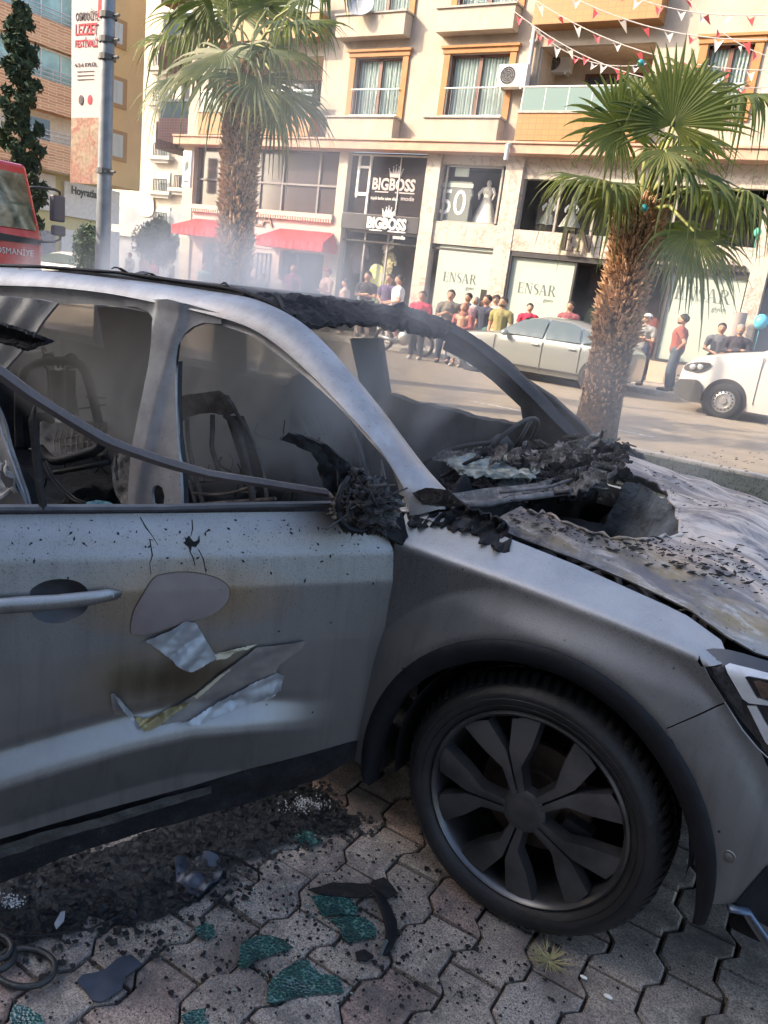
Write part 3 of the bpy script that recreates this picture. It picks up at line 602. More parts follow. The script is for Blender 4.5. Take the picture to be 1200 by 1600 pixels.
# drain pipe, air conditioners, dish
p = [at(845, -20, 'y', FY-.14), at(826, 110, 'y', FY-.14), at(815, 180, 'y', FY-.14), at(807, 218, 'y', FY-.14), at(806, 226, 'y', FY-.62)]
xx = sum(q.x for q in p[:3])/3
mb = MB(); mb.tube([(xx, FY-.14, 14), (xx, FY-.14, H0+.1), (xx-.02, FY-.3, H0-.0), (xx-.02, FY-.66, H0-.12), (xx-.02, FY-.66, H0-.5)], .065, 10)
for zz in (7, 8.4, 9.8, 11.2): mb.box((xx-.09, FY-.16, zz), (xx+.09, FY-.003, zz+.04))
tag(own(mb.build('drain_pipe', M('grey_pipe', (.42, .42, .42), .5), smooth='auto'), (xx, FY-.14, H0-.5)), 'grey drain pipe running down the facade right of the balcony windows', 'pipe')
def aircon(x, y, z, label, s=1.0, group=None):
    t = thing('air_conditioner', (x, y, z), label, 'air conditioner', group)
    mb = MB(); mb.box((x-.42*s, y-.14, z), (x+.42*s, y+.14, z+.56*s)); mb.build('casing', M_WHT, t, bevel=.02)
    mb = MB(); X = Matrix.Translation((x-.12*s, y-.143, z+.28*s)) @ Matrix.Rotation(R(90), 4, 'X')
    for r_ in (.06, .11, .16, .21): mb.lathe([(r_*s, 0), (r_*s+.012, .012), (r_*s+.02, 0)], X, 20)
    for i in range(8): q = i*math.pi/4; mb.tube([X @ Vector((.02*math.cos(q), .02*math.sin(q), .006)), X @ Vector((.23*s*math.cos(q), .23*s*math.sin(q), .006))], .006, 4)
    mb.build('fan_grille', M('grille_grey', (.30, .30, .30), .5) if 'grille_grey' not in bpy.data.materials else bpy.data.materials['grille_grey'], t)
    mb = MB(); mb.lathe([(0, .0005), (.225*s, .0005)], X, 20); mb.build('fan_opening', M_DARK, t)
    for q in (-.3, .3): mb = MB(); mb.box((x+q*s-.02, y-.14, z-.05), (x+q*s+.02, FY-.004 if y < FY else y+.2, z-.003)); mb.build('bracket', M_RAIL, t)
    return t
ac = at(803, 120, 'y', FY-.3); aircon(ac.x, FY-.3, ac.z-.28, 'white air conditioner unit on the wall beside the drain pipe')
ac = at(873, 98, 'y', FY+1.05); aircon(ac.x, FY+1.05, ac.z-.28, 'white air conditioner unit inside the recessed balcony', .95)
d = at(563, 8, 'y', FY-.6); mb = MB(); X = Matrix.Translation(d) @ Matrix.Rotation(R(60), 4, 'X') @ Matrix.Rotation(R(20), 4, 'Y')
t = thing('satellite_dish', (d.x, FY-.5, d.z-.4), 'round grey satellite dish above the left parapet box', 'satellite dish')
mb.lathe([(0, -.10), (.15, -.085), (.3, -.03), (.4, .04)], X, 24); mb.build('dish', M('dish_grey', (.33, .36, .40), .5), t, smooth=True, solid=.01)
mb = MB(); mb.tube([d+Vector((0, .08, -.02)), d+Vector((0, .5, -.4))], .02); mb.tube([X @ Vector((0, -.38, .02)), X @ Vector((0, 0, .4))], .01); mb.ball(X @ Vector((0, 0, .4)), .04); mb.build('arm', M_RAIL, t)
# projecting sign at the corner
q = at(293, 265, 'y', FY-.5); pj = thing('projecting_sign', (q.x, FY-.5, q.z-.6), 'small white vertical sign box projecting at the far left corner of the shops', 'sign')
mb = MB(); mb.box((q.x-.2, FY-.55, q.z-.6), (q.x+.2, FY-.43, q.z+.6)); mb.build('box', M_WLET, pj, bevel=.02); mb = MB(); mb.prism([(q.x-.08, FY-.555, q.z-.1), (q.x+.1, FY-.555, q.z+.05), (q.x+.08, FY-.555, q.z+.42), (q.x, FY-.555, q.z+.2), (q.x-.07, FY-.555, q.z+.4)], (0, .003, 0)); mb.build('emblem', M_DLET, pj); mb = MB(); mb.box((q.x-.12, FY-.555, q.z-.42), (q.x+.12, FY-.552, q.z-.36)); mb.build('small_print', M_DLET, pj)

# ================================================================ LEFT APARTMENT BLOCK (brick balconies), runs away from the street
m_b = NB('striated_brick'); br = m_b.n.new('ShaderNodeTexBrick'); br.inputs['Color1'].default_value = (.72, .40, .22, 1); br.inputs['Color2'].default_value = (.55, .27, .14, 1); br.inputs['Mortar'].default_value = (.80, .62, .42, 1)
br.inputs['Scale'].default_value = 1; br.inputs['Brick Width'].default_value = .9; br.inputs['Row Height'].default_value = .13; br.inputs['Mortar Size'].default_value = .018
s_ = m_b.sep(); cb = m_b.n.new('ShaderNodeCombineXYZ'); m_b.l.new(m_b.math('ADD', s_[1], s_[0]), cb.inputs[0]); m_b.l.new(m_b.math('ADD', s_[2], m_b.math('MULTIPLY', m_b.noise(2), .12)), cb.inputs[1]); m_b.l.new(cb.outputs[0], br.inputs['Vector']); m_b.to(br.outputs[0]); m_b.set(Roughness=.8); M_BRICK = m_b.m
M_YEL = M('yellow_render', (.74, .52, .25), .9, var=.08, scale=.6)
M_OLIV = M('olive_render', (.58, .52, .28), .9, var=.08, scale=1)
M_GRNG = M('green_balcony_glass', (.26, .42, .37), .15, spec=.7, var=.4, scale=1.1)
LX = -36.0
def lx(x, y, xx=LX): p = at(x, y, 'x', xx); return p.y, p.z
LX = -38.0
lb = thing('corner_apartment_block', (LX-4, 24, 0), 'apartment block with orange brick balconies and a plain yellow wall behind the lamp post', 'building')
Y0, Y1, YM = 12.0, lx(222, 200, LX)[0], lx(140, 150, LX)[0]
T = [12.0, 9.36, 6.57]; Bt = [10.83, 7.96, 5.27]
mb = MB(); mb.box((LX-9, Y0, 5.27), (LX-.02, Y1, 17)); mb.build('wall', M_YEL, lb)
mb = MB(); mb.box((LX-9, Y0, 0), (LX-.8, Y1-1.3, 5.27)); mb.build('lower_wall', M_OLIV, lb)
for i in range(3):
    mb = MB(); mb.box((LX-.02, Y0, Bt[i]), (LX+.9, YM, T[i])); bf = mb.build('balcony_front', M_BRICK, lb)
    top = (T[i]+2.7) if i == 0 else Bt[i-1]
    mb = MB(); mb.box((LX-.015, Y0, T[i]+.02), (LX+.03, YM, top)); mb.build('balcony_recess', M('recess_cream', (.70, .62, .50), .9, var=.1) if i == 0 else bpy.data.materials['recess_cream'], lb)
    if i < 2:
        mb = MB(); mb.box((LX+.5, Y0, T[i]+.05), (LX+.54, YM, top-.02)); gp = mb.build('balcony_glazing', M_GRNG, bf)
        mb = MB()
        for k in range(15): yy = Y0+(YM-Y0)*k/14; mb.box((LX+.545, yy, T[i]+.05), (LX+.58, yy+.06, top-.03))
        mb.box((LX+.545, Y0, top-.12), (LX+.585, YM, top-.03)); mb.build('glazing_bar', M_WHT, bf)
    else:
        mb = MB(); mb.box((LX+.031, 24.0, T[i]+.1), (LX+.06, 25.2, top-.3)); mb.build('window', M_DGLASS, lb)
    mb = MB()
    for k in (0.12, .32, .5): mb.tube([(LX+.85, Y0, T[i]+k), (LX+.85, YM, T[i]+k)], .03, 6)
    for k in range(12): yy = Y0+(YM-Y0)*k/11; mb.tube([(LX+.85, yy, T[i]), (LX+.85, yy, T[i]+.5)], .02, 5)
    mb.build('railing', M_RAIL, lb)
def lwin(px_, yt, yb, w_=1.9):
    a = lx(px_, yt, LX); b = lx(px_, yb, LX); yy = a[0]
    mb = MB(); mb.box((LX-.018, yy-w_, b[1]), (LX+.06, yy, a[1])); f = mb.build('window', M_TRIM if 0 else M('yellow_trim', (.45, .28, .13), .8) if 'yellow_trim' not in bpy.data.materials else bpy.data.materials['yellow_trim'], lb)
    mb = MB(); mb.box((LX+.061, yy-w_+.3, b[1]+.2), (LX+.075, yy-.3, a[1]-.2)); mb.build('pane', M_CURT, f)
for yt, yb in ((35, 80), (125, 173), (208, 255)): lwin(198, yt, yb, 2.6)
# ground level: pale panels, lettering, arches
def lbox(px0, px1, yt, yb, m, name, par, d=.1):
    y0_, y1_ = lx(px0, (yt+yb)/2, LX)[0], lx(px1, (yt+yb)/2, LX)[0]; z1_, z0_ = lx((px0+px1)/2, yt, LX)[1], lx((px0+px1)/2, yb, LX)[1]
    mb = MB(); mb.box((LX-.79, y0_, z0_), (LX-.75+d, y1_, z1_)); return mb.build(name, m, par)
lbox(48, 99, 270, 328, M_WHT, 'wall_panel', lb); lbox(48, 99, 360, 420, M('shutter_grey', (.30, .30, .32), .6, var=.3), 'shutter', lb)
sh = thing('wall_sign', (LX-.7, lx(150, 310)[0], 1), 'pale building sign panel with a black heading reading Hoyratlar, behind the lamp post', 'sign')
pn = lbox(112, 198, 292, 345, M_WHT, 'panel', sh, .14)
q = lx(152, 305, LX); X = Matrix.Translation((LX-.58, q[0], q[1])) @ Matrix.Rotation(R(90), 4, 'Z') @ Matrix.Rotation(R(90), 4, 'X')
text('Hoyratlar M.', 'lettering', M_DLET, sh, X, .6, .01, off=.015, fit=(lx(178, 305, LX)[0]-lx(121, 305, LX)[0], .55))
for a_, b_ in ((108, 154), (168, 198)): lbox(a_, b_, 362, 425, M_WHT, 'wall_panel', lb)
# ---- pale building beyond the side street
BY = 50.0
wb = thing('white_building', (-45, BY, 0), 'cream building with stacked window balconies seen down the side street', 'building')
bx_ = lambda x, y: at(x, y, 'y', BY)
x0, x1 = bx_(180, 300).x, bx_(330, 300).x
mb = MB(); mb.box((x0, BY, 0), (x1+4, BY+8, 24)); mb.build('wall', M('cream_stone', (.44, .38, .30), .85, var=.1, scale=1), wb)
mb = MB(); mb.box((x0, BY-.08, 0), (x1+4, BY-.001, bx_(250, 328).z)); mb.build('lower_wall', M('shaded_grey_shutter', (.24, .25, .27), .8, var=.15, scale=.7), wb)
mb = MB(); mb.box((x0, BY-.5, bx_(250, 375).z), (x1+4, BY-.081, bx_(250, 358).z)); mb.build('string_course', M_KERB, wb)
for (cx, yt, yb) in ((257, 222, 245), (257, 268, 300), (257, 322, 352), (290, 255, 295), (257, 130, 160), (257, 80, 105)):
    a_, b_ = bx_(cx-10, yt), bx_(cx+9, yb); mb = MB(); mb.box((a_.x, BY-.12, b_.z), (b_.x, BY-.09, a_.z)); f = mb.build('window', M_DGLASS if cx > 280 else M_CURT, wb)
    mb = MB(); 
    for k in range(9): xx = a_.x+(b_.x-a_.x)*k/8; mb.box((xx-.04, BY-.5, b_.z), (xx+.04, BY-.45, b_.z+.9))
    mb.box((a_.x, BY-.5, b_.z+.9), (b_.x, BY-.44, b_.z+.98)); mb.build('railing', M_DARK, f)
    mb = MB(); mb.box((a_.x-.6, BY-.7, b_.z-.35), (b_.x+.6, BY-.121, b_.z-.05)); mb.box((a_.x-.3, BY-.5, b_.z-.6), (b_.x+.3, BY-.122, b_.z-.352)); mb.build('balcony_slab', M_KERB, wb)
mb = MB()
a_ = bx_(243, 330); sheet(mb, smoothpoly([(bx_(218, 332).x, bx_(230, 328).z-.6), (bx_(243, 332).x, bx_(230, 328).z-.6), (bx_(243, 300).x, bx_(235, 310).z), (bx_(236, 300).x, bx_(235, 301).z), (bx_(222, 300).x, bx_(225, 301).z), (bx_(214, 300).x, bx_(214, 312).z)], 2), lambda a, b: (a, BY-.15, b), .4)
mb.build('arched_panel', M_CREAM, wb, solid=.05)
# ---- pink-tiled balcony block between them
PY = 31.0; px3 = lambda x, y: at(x, y, 'y', PY)
pk = thing('tiled_balcony_building', (px3(265, 150).x, PY, 0), 'building with pink tiled balconies and brown brick sides in the gap left of the shops', 'building')
xa, xb = px3(247, 200).x, px3(284, 200).x
mb = MB(); mb.box((xa+.4, PY+1.2, px3(260, 222).z), (xb+6, PY+8, 20)); mb.build('wall', M_CREAM, pk)
for (yt, yb, gt) in ((56, 83, 22), (184, 217, 158), (-55, -22, -80)):
    z1_, z0_ = px3(265, yt).z, px3(265, yb).z
    mb = MB(); mb.box((xa, PY, z0_), (xb+4, PY+1.19, z1_)); bf = mb.build('balcony_front', M_PTILE, pk)
    mb = MB(); mb.box((xa-1.6, PY+1.3, z0_-.3), (xa-.01, PY+4, z1_+.1)); mb.build('brick_side', M('brown_brick', (.20, .10, .07), .85, var=.3, scale=6) if 'brown_brick' not in bpy.data.materials else bpy.data.materials['brown_brick'], pk)
    mb = MB(); mb.box((xa+.05, PY+.1, z1_+.02), (xb+4, PY+.14, px3(265, gt).z)); mb.build('balcony_glazing', M_FROST, bf)
    mb = MB(); mb.box((xa, PY+.05, px3(265, gt).z+.005), (xb+4, PY+.2, px3(265, gt).z+.12)); mb.box((xa, PY+.04, z1_+.02), (xa+.09, PY+.2, px3(265, gt).z)); mb.build('frame', M_WHT, bf)
q = at(283, 100, 'y', FY+1)
tag(own(MB().tube([(XL-.2, FY+.3, H0-.3), (XL-.2, FY+.3, 14)], .09, 8).build('drain_pipe', M_RAIL, smooth='auto'), (XL-.2, FY+.3, H0-.3)), 'pale drain pipe at the far left corner of the peach building', 'pipe')
# ---- block of flats behind the camera (throws the shade the car stands in)
rb = thing('block_of_flats', (-10, -14, 0), 'tall brown block of flats on the near side of the street, shading the parked car', 'building')
HB = (7.8+14)*.9
mb = MB(); mb.box((-46, -26, 0), (11, -14, HB)); mb.build('wall', M('brown_flats', (.24, .20, .17), .9, var=.1, scale=1), rb)
for f in range(6):
    for k in range(13):
        x = -43+k*4.1; z = 1.4+f*3.05
        mb = MB(); mb.box((x, -13.99, z), (x+1.7, -13.93, z+1.5)); wn = mb.build('window', M_DGLASS, rb)
    mb = MB(); mb.box((-46, -13.99, .6+f*3.05), (11, -13.1, .75+f*3.05)); mb.build('balcony_slab', M_CONC, rb)
# ================================================================ LAMP POST WITH BANNER
PYY = 6.3
b0 = at(157, 420, 'y', PYY); px0 = sum(at(x, y, 'y', PYY).x for x, y in ((170, 5), (166, 200), (160, 400)))/3
M_POLE = M('galvanised_pole', (.22, .25, .29), .45, metal=.3, var=.2, scale=6)
lp = thing('lamp_post', (px0, PYY, .05), 'tall grey lamp post standing on the verge beside the festival banner', 'lamp post')
mb = MB(); mb.lathe([(.0, .06), (.2, .06), (.2, .09), (.12, .1), (.11, 2.5), (.085, 8), (0, 8)], Matrix.Translation((px0, PYY, 0)), 14); mb.build('pole', M_POLE, lp, smooth='auto')
mb = MB()
zt = at(168, 30, 'y', PYY).z
mb.tube([(px0, PYY, 7.9), (px0+.05, PYY+.5, 8.5), (px0+.1, PYY+1.8, 8.9)], .05); mb.ball((px0+.1, PYY+1.9, 8.85), (.12, .35, .08)); mb.build('lamp_arm', M_POLE, lp, smooth=True)
for yy, s in ((25, 1), (63, 1), (268, 1), (90, 1)):
    q = at(168, yy, 'y', PYY); mb = MB(); mb.lathe([(.12, -.04), (.13, -.04), (.13, .04), (.12, .04)], Matrix.Translation((px0, PYY, q.z)), 12); mb.tube([(px0-.2, PYY, q.z), (px0+.24, PYY, q.z)], .022, 6); mb.build('bracket', M('bracket_dark', (.12, .12, .12), .6) if 'bracket_dark' not in bpy.data.materials else bpy.data.materials['bracket_dark'], lp)
q = at(161, 12, 'y', PYY); mb = MB(); mb.box((q.x-.05, PYY-.05, q.z-.14), (q.x+.05, PYY+.05, q.z+.1)); mb.build('red_box', M_REDD, lp)
# banner hangs on the camera-left side, facing the road
BX0 = at(111, 150, 'y', PYY).x; BX1 = at(158, 150, 'y', PYY).x; bz1 = at(135, 5, 'y', PYY).z+.25; bz0 = at(135, 287, 'y', PYY).z
bn = thing('festival_banner', ((BX0+BX1)/2, PYY, bz0), 'long white vertical banner with red festival lettering and food pictures on the lamp post', 'banner')
def bpos(u, v): return (BX0+(BX1-BX0)*u, PYY+.010*math.sin(v*5+u*3), bz0+(bz1-bz0)*v-.25*(u)*(1 if 1 else 0)*v*0)
mb = MB(); mb.grid(bpos, 12, 60)
bm_ = NB('banner_print'); sp = bm_.sep(); low = bm_.math('LESS_THAN', sp[2], bz0+(bz1-bz0)*.345)
food = bm_.ramp(bm_.voro(5.5, out='Color'), (.1, (.20, .10, .07)), (.4, (.36, .10, .08)), (.6, (.30, .22, .15)), (.9, (.42, .34, .24))); food = bm_.mix(.5, food, bm_.ramp(bm_.noise(16, 5), (.3, (.10, .07, .05)), (.7, (.45, .36, .28))))
bm_.to(bm_.mix(low, (.50, .46, .47), food)); bm_.set(Roughness=.8); mb.build('cloth', bm_.m, bn, smooth=True, keepn=True, solid=.004)
M_BRED = M('banner_red', (.50, .05, .07), .8)
M_BDK = M('banner_dark', (.09, .08, .09), .8)
bw = BX1-BX0; bxm = (BX0+BX1)/2; zz = lambda f: bz0+(bz1-bz0)*f
def btx(s_, f, m, wf_, hf): text(s_, 'lettering', m, bn, facing(bxm, PYY-.016, zz(f)), 1, .002, off=.015, fit=(bw*wf_, (bz1-bz0)*hf))
btx('OSMANİYE', .855, M_BDK, .70, .055); btx('LEZZET', .785, M_BRED, .70, .055); btx('FESTİVALİ', .722, M_BRED, .70, .05)
btx('4-5-6 EYLÜL', .612, M_BDK, .74, .022)
for k in range(3): mb = MB(); mb.box((bxm-.28*bw, PYY-.016, zz(.575-k*.02)), (bxm+.28*bw, PYY-.013, zz(.579-k*.02))); mb.build('small_print', M_BDK, bn)
for k, mm in ((-.14, M_BDK), (.16, M_BRED)): mb = MB(); mb.ball((bxm+k*bw, PYY-.014, zz(.435)), (.08*bw, .004, .10*bw)); mb.build('round_emblem', mm, bn)
# ================================================================ CYPRESS
M_CYP = M('cypress_foliage', (.035, .06, .03), .9, var=.5, scale=5)
M_BARK = M('bark', (.12, .08, .055), .95, var=.3, scale=12, bump=.8, bscale=30)
def clump_tree(name, x, y, h, rx, label, cat='tree', n=5000, leaf=.10, prof=None, mat=None, group=None, z0=.06, seed=1, th=.35, tr=.10):
    t = thing(name, (x, y, z0), label, cat, group); r = random.Random(seed)
    mb = MB(); mb.tube([(x, y, z0), (x+.05, y, z0+h*.4), (x, y, z0+h*.85)], [tr, tr*.8, tr*.3], 8)
    for k in range(7): a = r.uniform(0, 6.3); zz_ = z0+h*r.uniform(th*.8, .7); mb.tube([(x, y, zz_), (x+math.cos(a)*rx*.6, y+math.sin(a)*rx*.6, zz_+h*.12)], [tr*.35, tr*.1], 5)
    mb.build('trunk', M_BARK, t)
    mb = MB(); cl = []
    for k in range(150):
        v = (k+.5)/150; rr = rx*(prof(v) if prof else math.sin(math.pi*min(1, max(.02, v)))**.6); a = r.uniform(0, 6.3); q = rr*math.sqrt(r.random()); cl.append((x+q*math.cos(a), y+q*math.sin(a), z0+h*(th+(1-th)*v), r.uniform(.25, .5)*max(rx*.45, .12)))
    for k in range(n):
        c = r.choice(cl); d = Vector((r.gauss(0, 1), r.gauss(0, 1), r.gauss(0, 1))).normalized()*c[3]*r.uniform(.15, 1.9)
        p = Vector(c[:3])+d; s = leaf*r.uniform(.6, 1.3); u = Vector((r.gauss(0, 1), r.gauss(0, 1), r.gauss(0, 1)+.6)).normalized(); v_ = u.orthogonal().normalized()
        mb.add([p-u*s, p+v_*s*.35, p+u*s, p-v_*s*.35], [(0, 1, 2, 3)])
    mb.build('crown', mat or M_CYP, t, keepn=True); return t
q = at(32, 200, 'y', 12.0)
hC = at(28, 12, 'y', 12).z
clump_tree('cypress_tree', q.x, 12, hC, .55, 'narrow dark cypress tree behind the red fire truck', n=14000, leaf=.10, prof=lambda v: .35+.9*math.sin(math.pi*min(1, v*.9+.08))*(1-v*.5), th=.1, seed=4)
M_LF = M('leaf_green', (.06, .10, .045), .8, var=.5, scale=4)
q = at(140, 390, 'y', 16); clump_tree('street_tree', q.x, 16, 2.3, .55, 'small bushy street tree seen under the banner behind the white car', n=6000, leaf=.07, mat=M_LF, seed=6)
q = at(245, 390, 'y', 34); clump_tree('street_tree', q.x, 34, 3.7, 1.3, 'rounded green tree at the far end of the side street', n=9000, leaf=.13, mat=M_LF, seed=8, tr=.15)
# ================================================================ PALMS
pl = NB('palm_leaf'); pl.to(pl.ramp(pl.noise(3.2, 4), (.25, (.035, .055, .015)), (.5, (.085, .11, .028)), (.76, (.18, .185, .05)))); pl.set(Roughness=.5, Specular_IOR_Level=.4)
tr_ = pl.n.new('ShaderNodeBsdfTranslucent'); mx_ = pl.n.new('ShaderNodeMixShader'); out_ = pl.n['Material Output']; tr_.inputs[0].default_value = (.26, .34, .06, 1); mx_.inputs[0].default_value = .28
pl.l.new(pl.b.outputs[0], mx_.inputs[1]); pl.l.new(tr_.outputs[0], mx_.inputs[2]); pl.l.new(mx_.outputs[0], out_.inputs[0]); M_PALM = pl.m
M_PETI = M('palm_petiole', (.26, .28, .09), .6, var=.2)
M_PBARK = NB('palm_bark'); M_PBARK.to(M_PBARK.ramp(M_PBARK.noise(22, 5), (.3, (.07, .05, .04)), (.6, (.20, .13, .09)), (.8, (.34, .22, .14)))); M_PBARK.set(Roughness=.95); M_PBARK.bump(M_PBARK.noise(30, 6, .7), 1, .04); M_PBARK = M_PBARK.m
M_BOOT = M('palm_fibre', (.72, .47, .29), .9, col2=(.20, .12, .075), scale=22, thr=(.34, .56))
def fan(mb, hub, d, nrm, Rr, r, n=30, spread=150, droop=.25, base=.0):
    d = Vector(d).normalized(); nrm = Vector(nrm); nrm = (nrm-d*nrm.dot(d)).normalized(); sd = nrm.cross(d); hub = Vector(hub)
    for i in range(n):
        a = R(spread)*(2*(i+.5)/n-1); da = R(spread)/n*.98
        Lk = Rr*(.84+.24*math.cos(a*.6))*r.uniform(.84, 1.10); dr = droop*r.uniform(.6, 1.6)+(.5 if r.random() < .12 else 0); tw = r.uniform(-.5, .5)
        rows = []
        for s_, wd in ((.0, .3), (.12, .98), (.35, 1.0), (.56, 1.0), (.72, .62), (.87, .32), (1.0, .04)):
            ph = a; c = d*math.cos(ph)+sd*math.sin(ph); pe = -d*math.sin(ph)+sd*math.cos(ph)
            wid = math.tan(da)*min(s_, .56)*Lk*wd*.98+.0015; z_ = -dr*Rr*s_**3*.8
            free = max(0, s_-.56); cup = .16*Rr*s_*s_
            p = hub+c*(s_*Lk*(1-.25*dr*s_*s_))+nrm*(cup+tw*free*.3*Rr)+Vector((0, 0, z_-free*free*dr*2.2*Rr)); rows.append((p-pe*wid, p+nrm*(wid*.55), p+pe*wid))
        vs = [v for rw in rows for v in rw]; fs = []
        for k in range(len(rows)-1): fs += [(k*3, k*3+1, k*3+4, k*3+3), (k*3+1, k*3+2, k*3+5, k*3+4)]
        mb.add(vs, fs)
def palm(x, y, ztop, r0, r1, leaves, label, seed, dead=6, bootz=.35, lean=(0, 0)):
    r = random.Random(seed); t = thing('palm_tree', (x, y, .05), label, 'palm tree', 'palm trees on the verge')
    c = Vector((x+lean[0], y+lean[1], ztop)); pth = [Vector((x, y, .04)).lerp(c, k/8) for k in range(9)]
    mb = MB(); mb.tube(pth, [r0*1.25, r0*1.05]+[r0+(r1-r0)*k/8 for k in range(2, 9)], 18); mb.build('trunk', M_PBARK, t, smooth=True)
    mb = MB()
    for k in range(3200):
        v = r.random()**.62; v = .22+.80*v if v < 1 else 1; a = r.uniform(0, 6.28); p = Vector((x, y, 0)).lerp(c, min(v, 1.03)); p.z = c.z*min(v, 1.03)
        up = v > bootz; rr = (r0+(r1-r0)*v); o = Vector((math.cos(a), math.sin(a), 0)); s_ = o.cross(Vector((0, 0, 1)))
        Lb = (r.uniform(.04, .13) if up else r.uniform(.012, .04)); wb_ = r.uniform(.008, .026); q = p+o*rr*.95
        e = q+o*Lb*r.uniform(.5, 1.0)+Vector((0, 0, Lb*r.uniform(-.2, 1.0)))+s_*r.uniform(-.03, .03)
        mb.add([q-s_*wb_, q+s_*wb_, q+Vector((0, 0, -.05)), e+s_*wb_*.25, e-s_*wb_*.25], [(0, 1, 3, 4), (1, 2, 3), (2, 0, 4), (2, 4, 3)])
    bo = mb.build('bark_boots', M_BOOT, t, kind='stuff')
    lab = 0
    for (hub, d, nrm, Rr, dr, sp, n) in leaves:
        hub = Vector(hub); mb = MB(); fan(mb, hub, d, nrm, Rr, r, n, sp, dr); lf = mb.build('frond', M_PALM, t, keepn=True)
        mb = MB(); m_ = (c+hub)/2+Vector((0, 0, .12*(hub-c).length)); mb.tube([c-Vector((0, 0, .05)), m_, hub, hub+Vector(d).normalized()*Rr*.12], [.028, .018, .012, .004], 6); mb.build('petiole', M_PETI, lf, smooth=True)
    return t, c
# near palm: crown centre measured, every large fan placed where it stands
PY1 = 6.0
c1 = at(1003, 322, 'y', PY1); bx1 = at(936, 640, 'y', PY1)
vr = _r; vu = _u; vf = _f
def leafpx(hx_, hy_, yy, dx, dy, dz, nx, ny, nz, Rpx, dr, sp=150, n=32):
    h = at(hx_, hy_, 'y', yy); dep = (h-CAMP).dot(_f); d = _r*dx - _u*dy - _f*dz; nn = _r*nx - _u*ny - _f*nz   # image right/down, towards viewer
    return (h, d, nn, Rpx/FPX*dep, dr, sp, n)
LV = [leafpx(968, 195, 5.3, -.6, -.7, .25, .15, .25, 1, 92, .12, 165, 42),
      leafpx(1050, 195, 5.5, .35, -1, .3, -.1, .3, 1, 122, .10, 128, 42),
      leafpx(1062, 215, 5.9, .8, .2, .1, 0, -1, .5, 100, .35, 130, 34),
      leafpx(945, 283, 5.5, -1, .0, .3, .1, -1, .5, 118, .38, 115, 36),
      leafpx(958, 288, 5.7, -.45, .8, .2, -.6, -.3, .8, 72, .45, 95, 26),
      leafpx(1065, 262, 5.6, .9, .45, .2, .2, -1, .6, 130, .45, 110, 34),
      leafpx(1085, 362, 5.4, .15, 1, .2, .3, 0, 1, 112, .3, 95, 34),
      leafpx(1040, 235, 5.3, .1, .8, .5, 0, -.3, 1, 75, .4, 120, 26),
      leafpx(1150, 150, 6.8, .8, -.2, -.3, 0, -1, .5, 110, .5, 140, 32),
      leafpx(1090, 140, 6.9, .4, -.8, -.4, -.2, .3, 1, 100, .3, 150, 32),
      leafpx(1120, 300, 6.4, 1, .3, 0, .1, -1, .5, 110, .5, 120, 30),
      leafpx(990, 318, 6.3, -.4, .9, .1, -.5, -.2, 1, 58, .5, 100, 24),
      leafpx(1045, 350, 6.3, .3, 1, 0, .4, -.2, 1, 85, .5, 100, 26),
      leafpx(1005, 150, 6.9, -.1, -1, -.3, 0, .4, 1, 70, .3, 150, 28),
      leafpx(1170, 300, 5.7, .8, .6, .2, .2, -1, .5, 85, .6, 110, 26)]
palm(bx1.x, PY1, c1.z, .235, .20, LV, 'nearer palm on the verge, standing between the silver saloon and the white van', 3, lean=(c1.x-bx1.x, 0), bootz=.5)
c2 = at(383, 95, 'y', PY1); bx2 = at(370, 400, 'y', PY1)
LV = []
for (a, b, yy, dx, dy, dz, nx, ny, nz, Rp, dr, sp, n) in (
      (350, 80, 5.3, -.5, .85, .4, -.5, -.4, 1, 125, .35, 120, 36), (300, 115, 5.6, -1, .35, .1, 0, -1, .6, 95, .4, 120, 30), (330, 35, 6.2, -.9, -.1, 0, 0, -1, .5, 105, .35, 130, 32),
      (400, 120, 5.2, .35, .9, .4, .4, -.3, 1, 100, .3, 110, 32), (450, 40, 5.6, 1, 0, .1, 0, -1, .5, 110, .35, 120, 34), (448, 145, 5.7, .55, .85, .2, .5, -.3, .8, 88, .35, 95, 30), (420, 75, 5.5, .8, .5, .3, .3, -1, .8, 100, .4, 110, 30),
      (370, 20, 6.3, -.2, -1, -.2, 0, .4, 1, 100, .2, 150, 34), (420, 10, 6.5, .5, -.9, -.2, 0, .5, 1, 105, .3, 150, 34), (280, 60, 6.8, -1, 0, -.2, 0, -1, .4, 80, .5, 120, 26), (370, 120, 6.5, -.1, 1, 0, 0, -.3, 1, 70, .5, 110, 26), (330, 0, 5.8, -.7, -.6, .1, -.3, .5, 1, 90, .4, 140, 30), (480, -5, 6.1, .9, -.4, 0, .2, -1, .6, 110, .4, 130, 30), (425, 165, 6.3, .2, 1, 0, .3, -.2, 1, 60, .6, 100, 22)):
    LV.append(leafpx(a, b, yy, dx, dy, dz, nx, ny, nz, Rp, dr, sp, n))
palm(bx2.x, PY1, c2.z, .225, .215, LV, 'farther palm on the verge, its shaggy trunk rising behind the burnt roof', 9, lean=(c2.x-bx2.x, 0), bootz=.1)
# teal insulators / balls on the palm
for (a, b, lab) in ((1001, 99, 'small teal ball in the top fronds of the nearer palm'), (1007, 325, 'small teal ball tied at the top of the nearer palm trunk')):
    q = at(a, b, 'y', 5.35 if b > 200 else 5.6); mb = MB(); mb.ball(q, .035, n=14, k=10); tag(own(mb.build('decorative_ball', M('teal_plastic', (.03, .30, .36), .4) if 'teal_plastic' not in bpy.data.materials else bpy.data.materials['teal_plastic'], smooth=True), q), lab, 'ball')
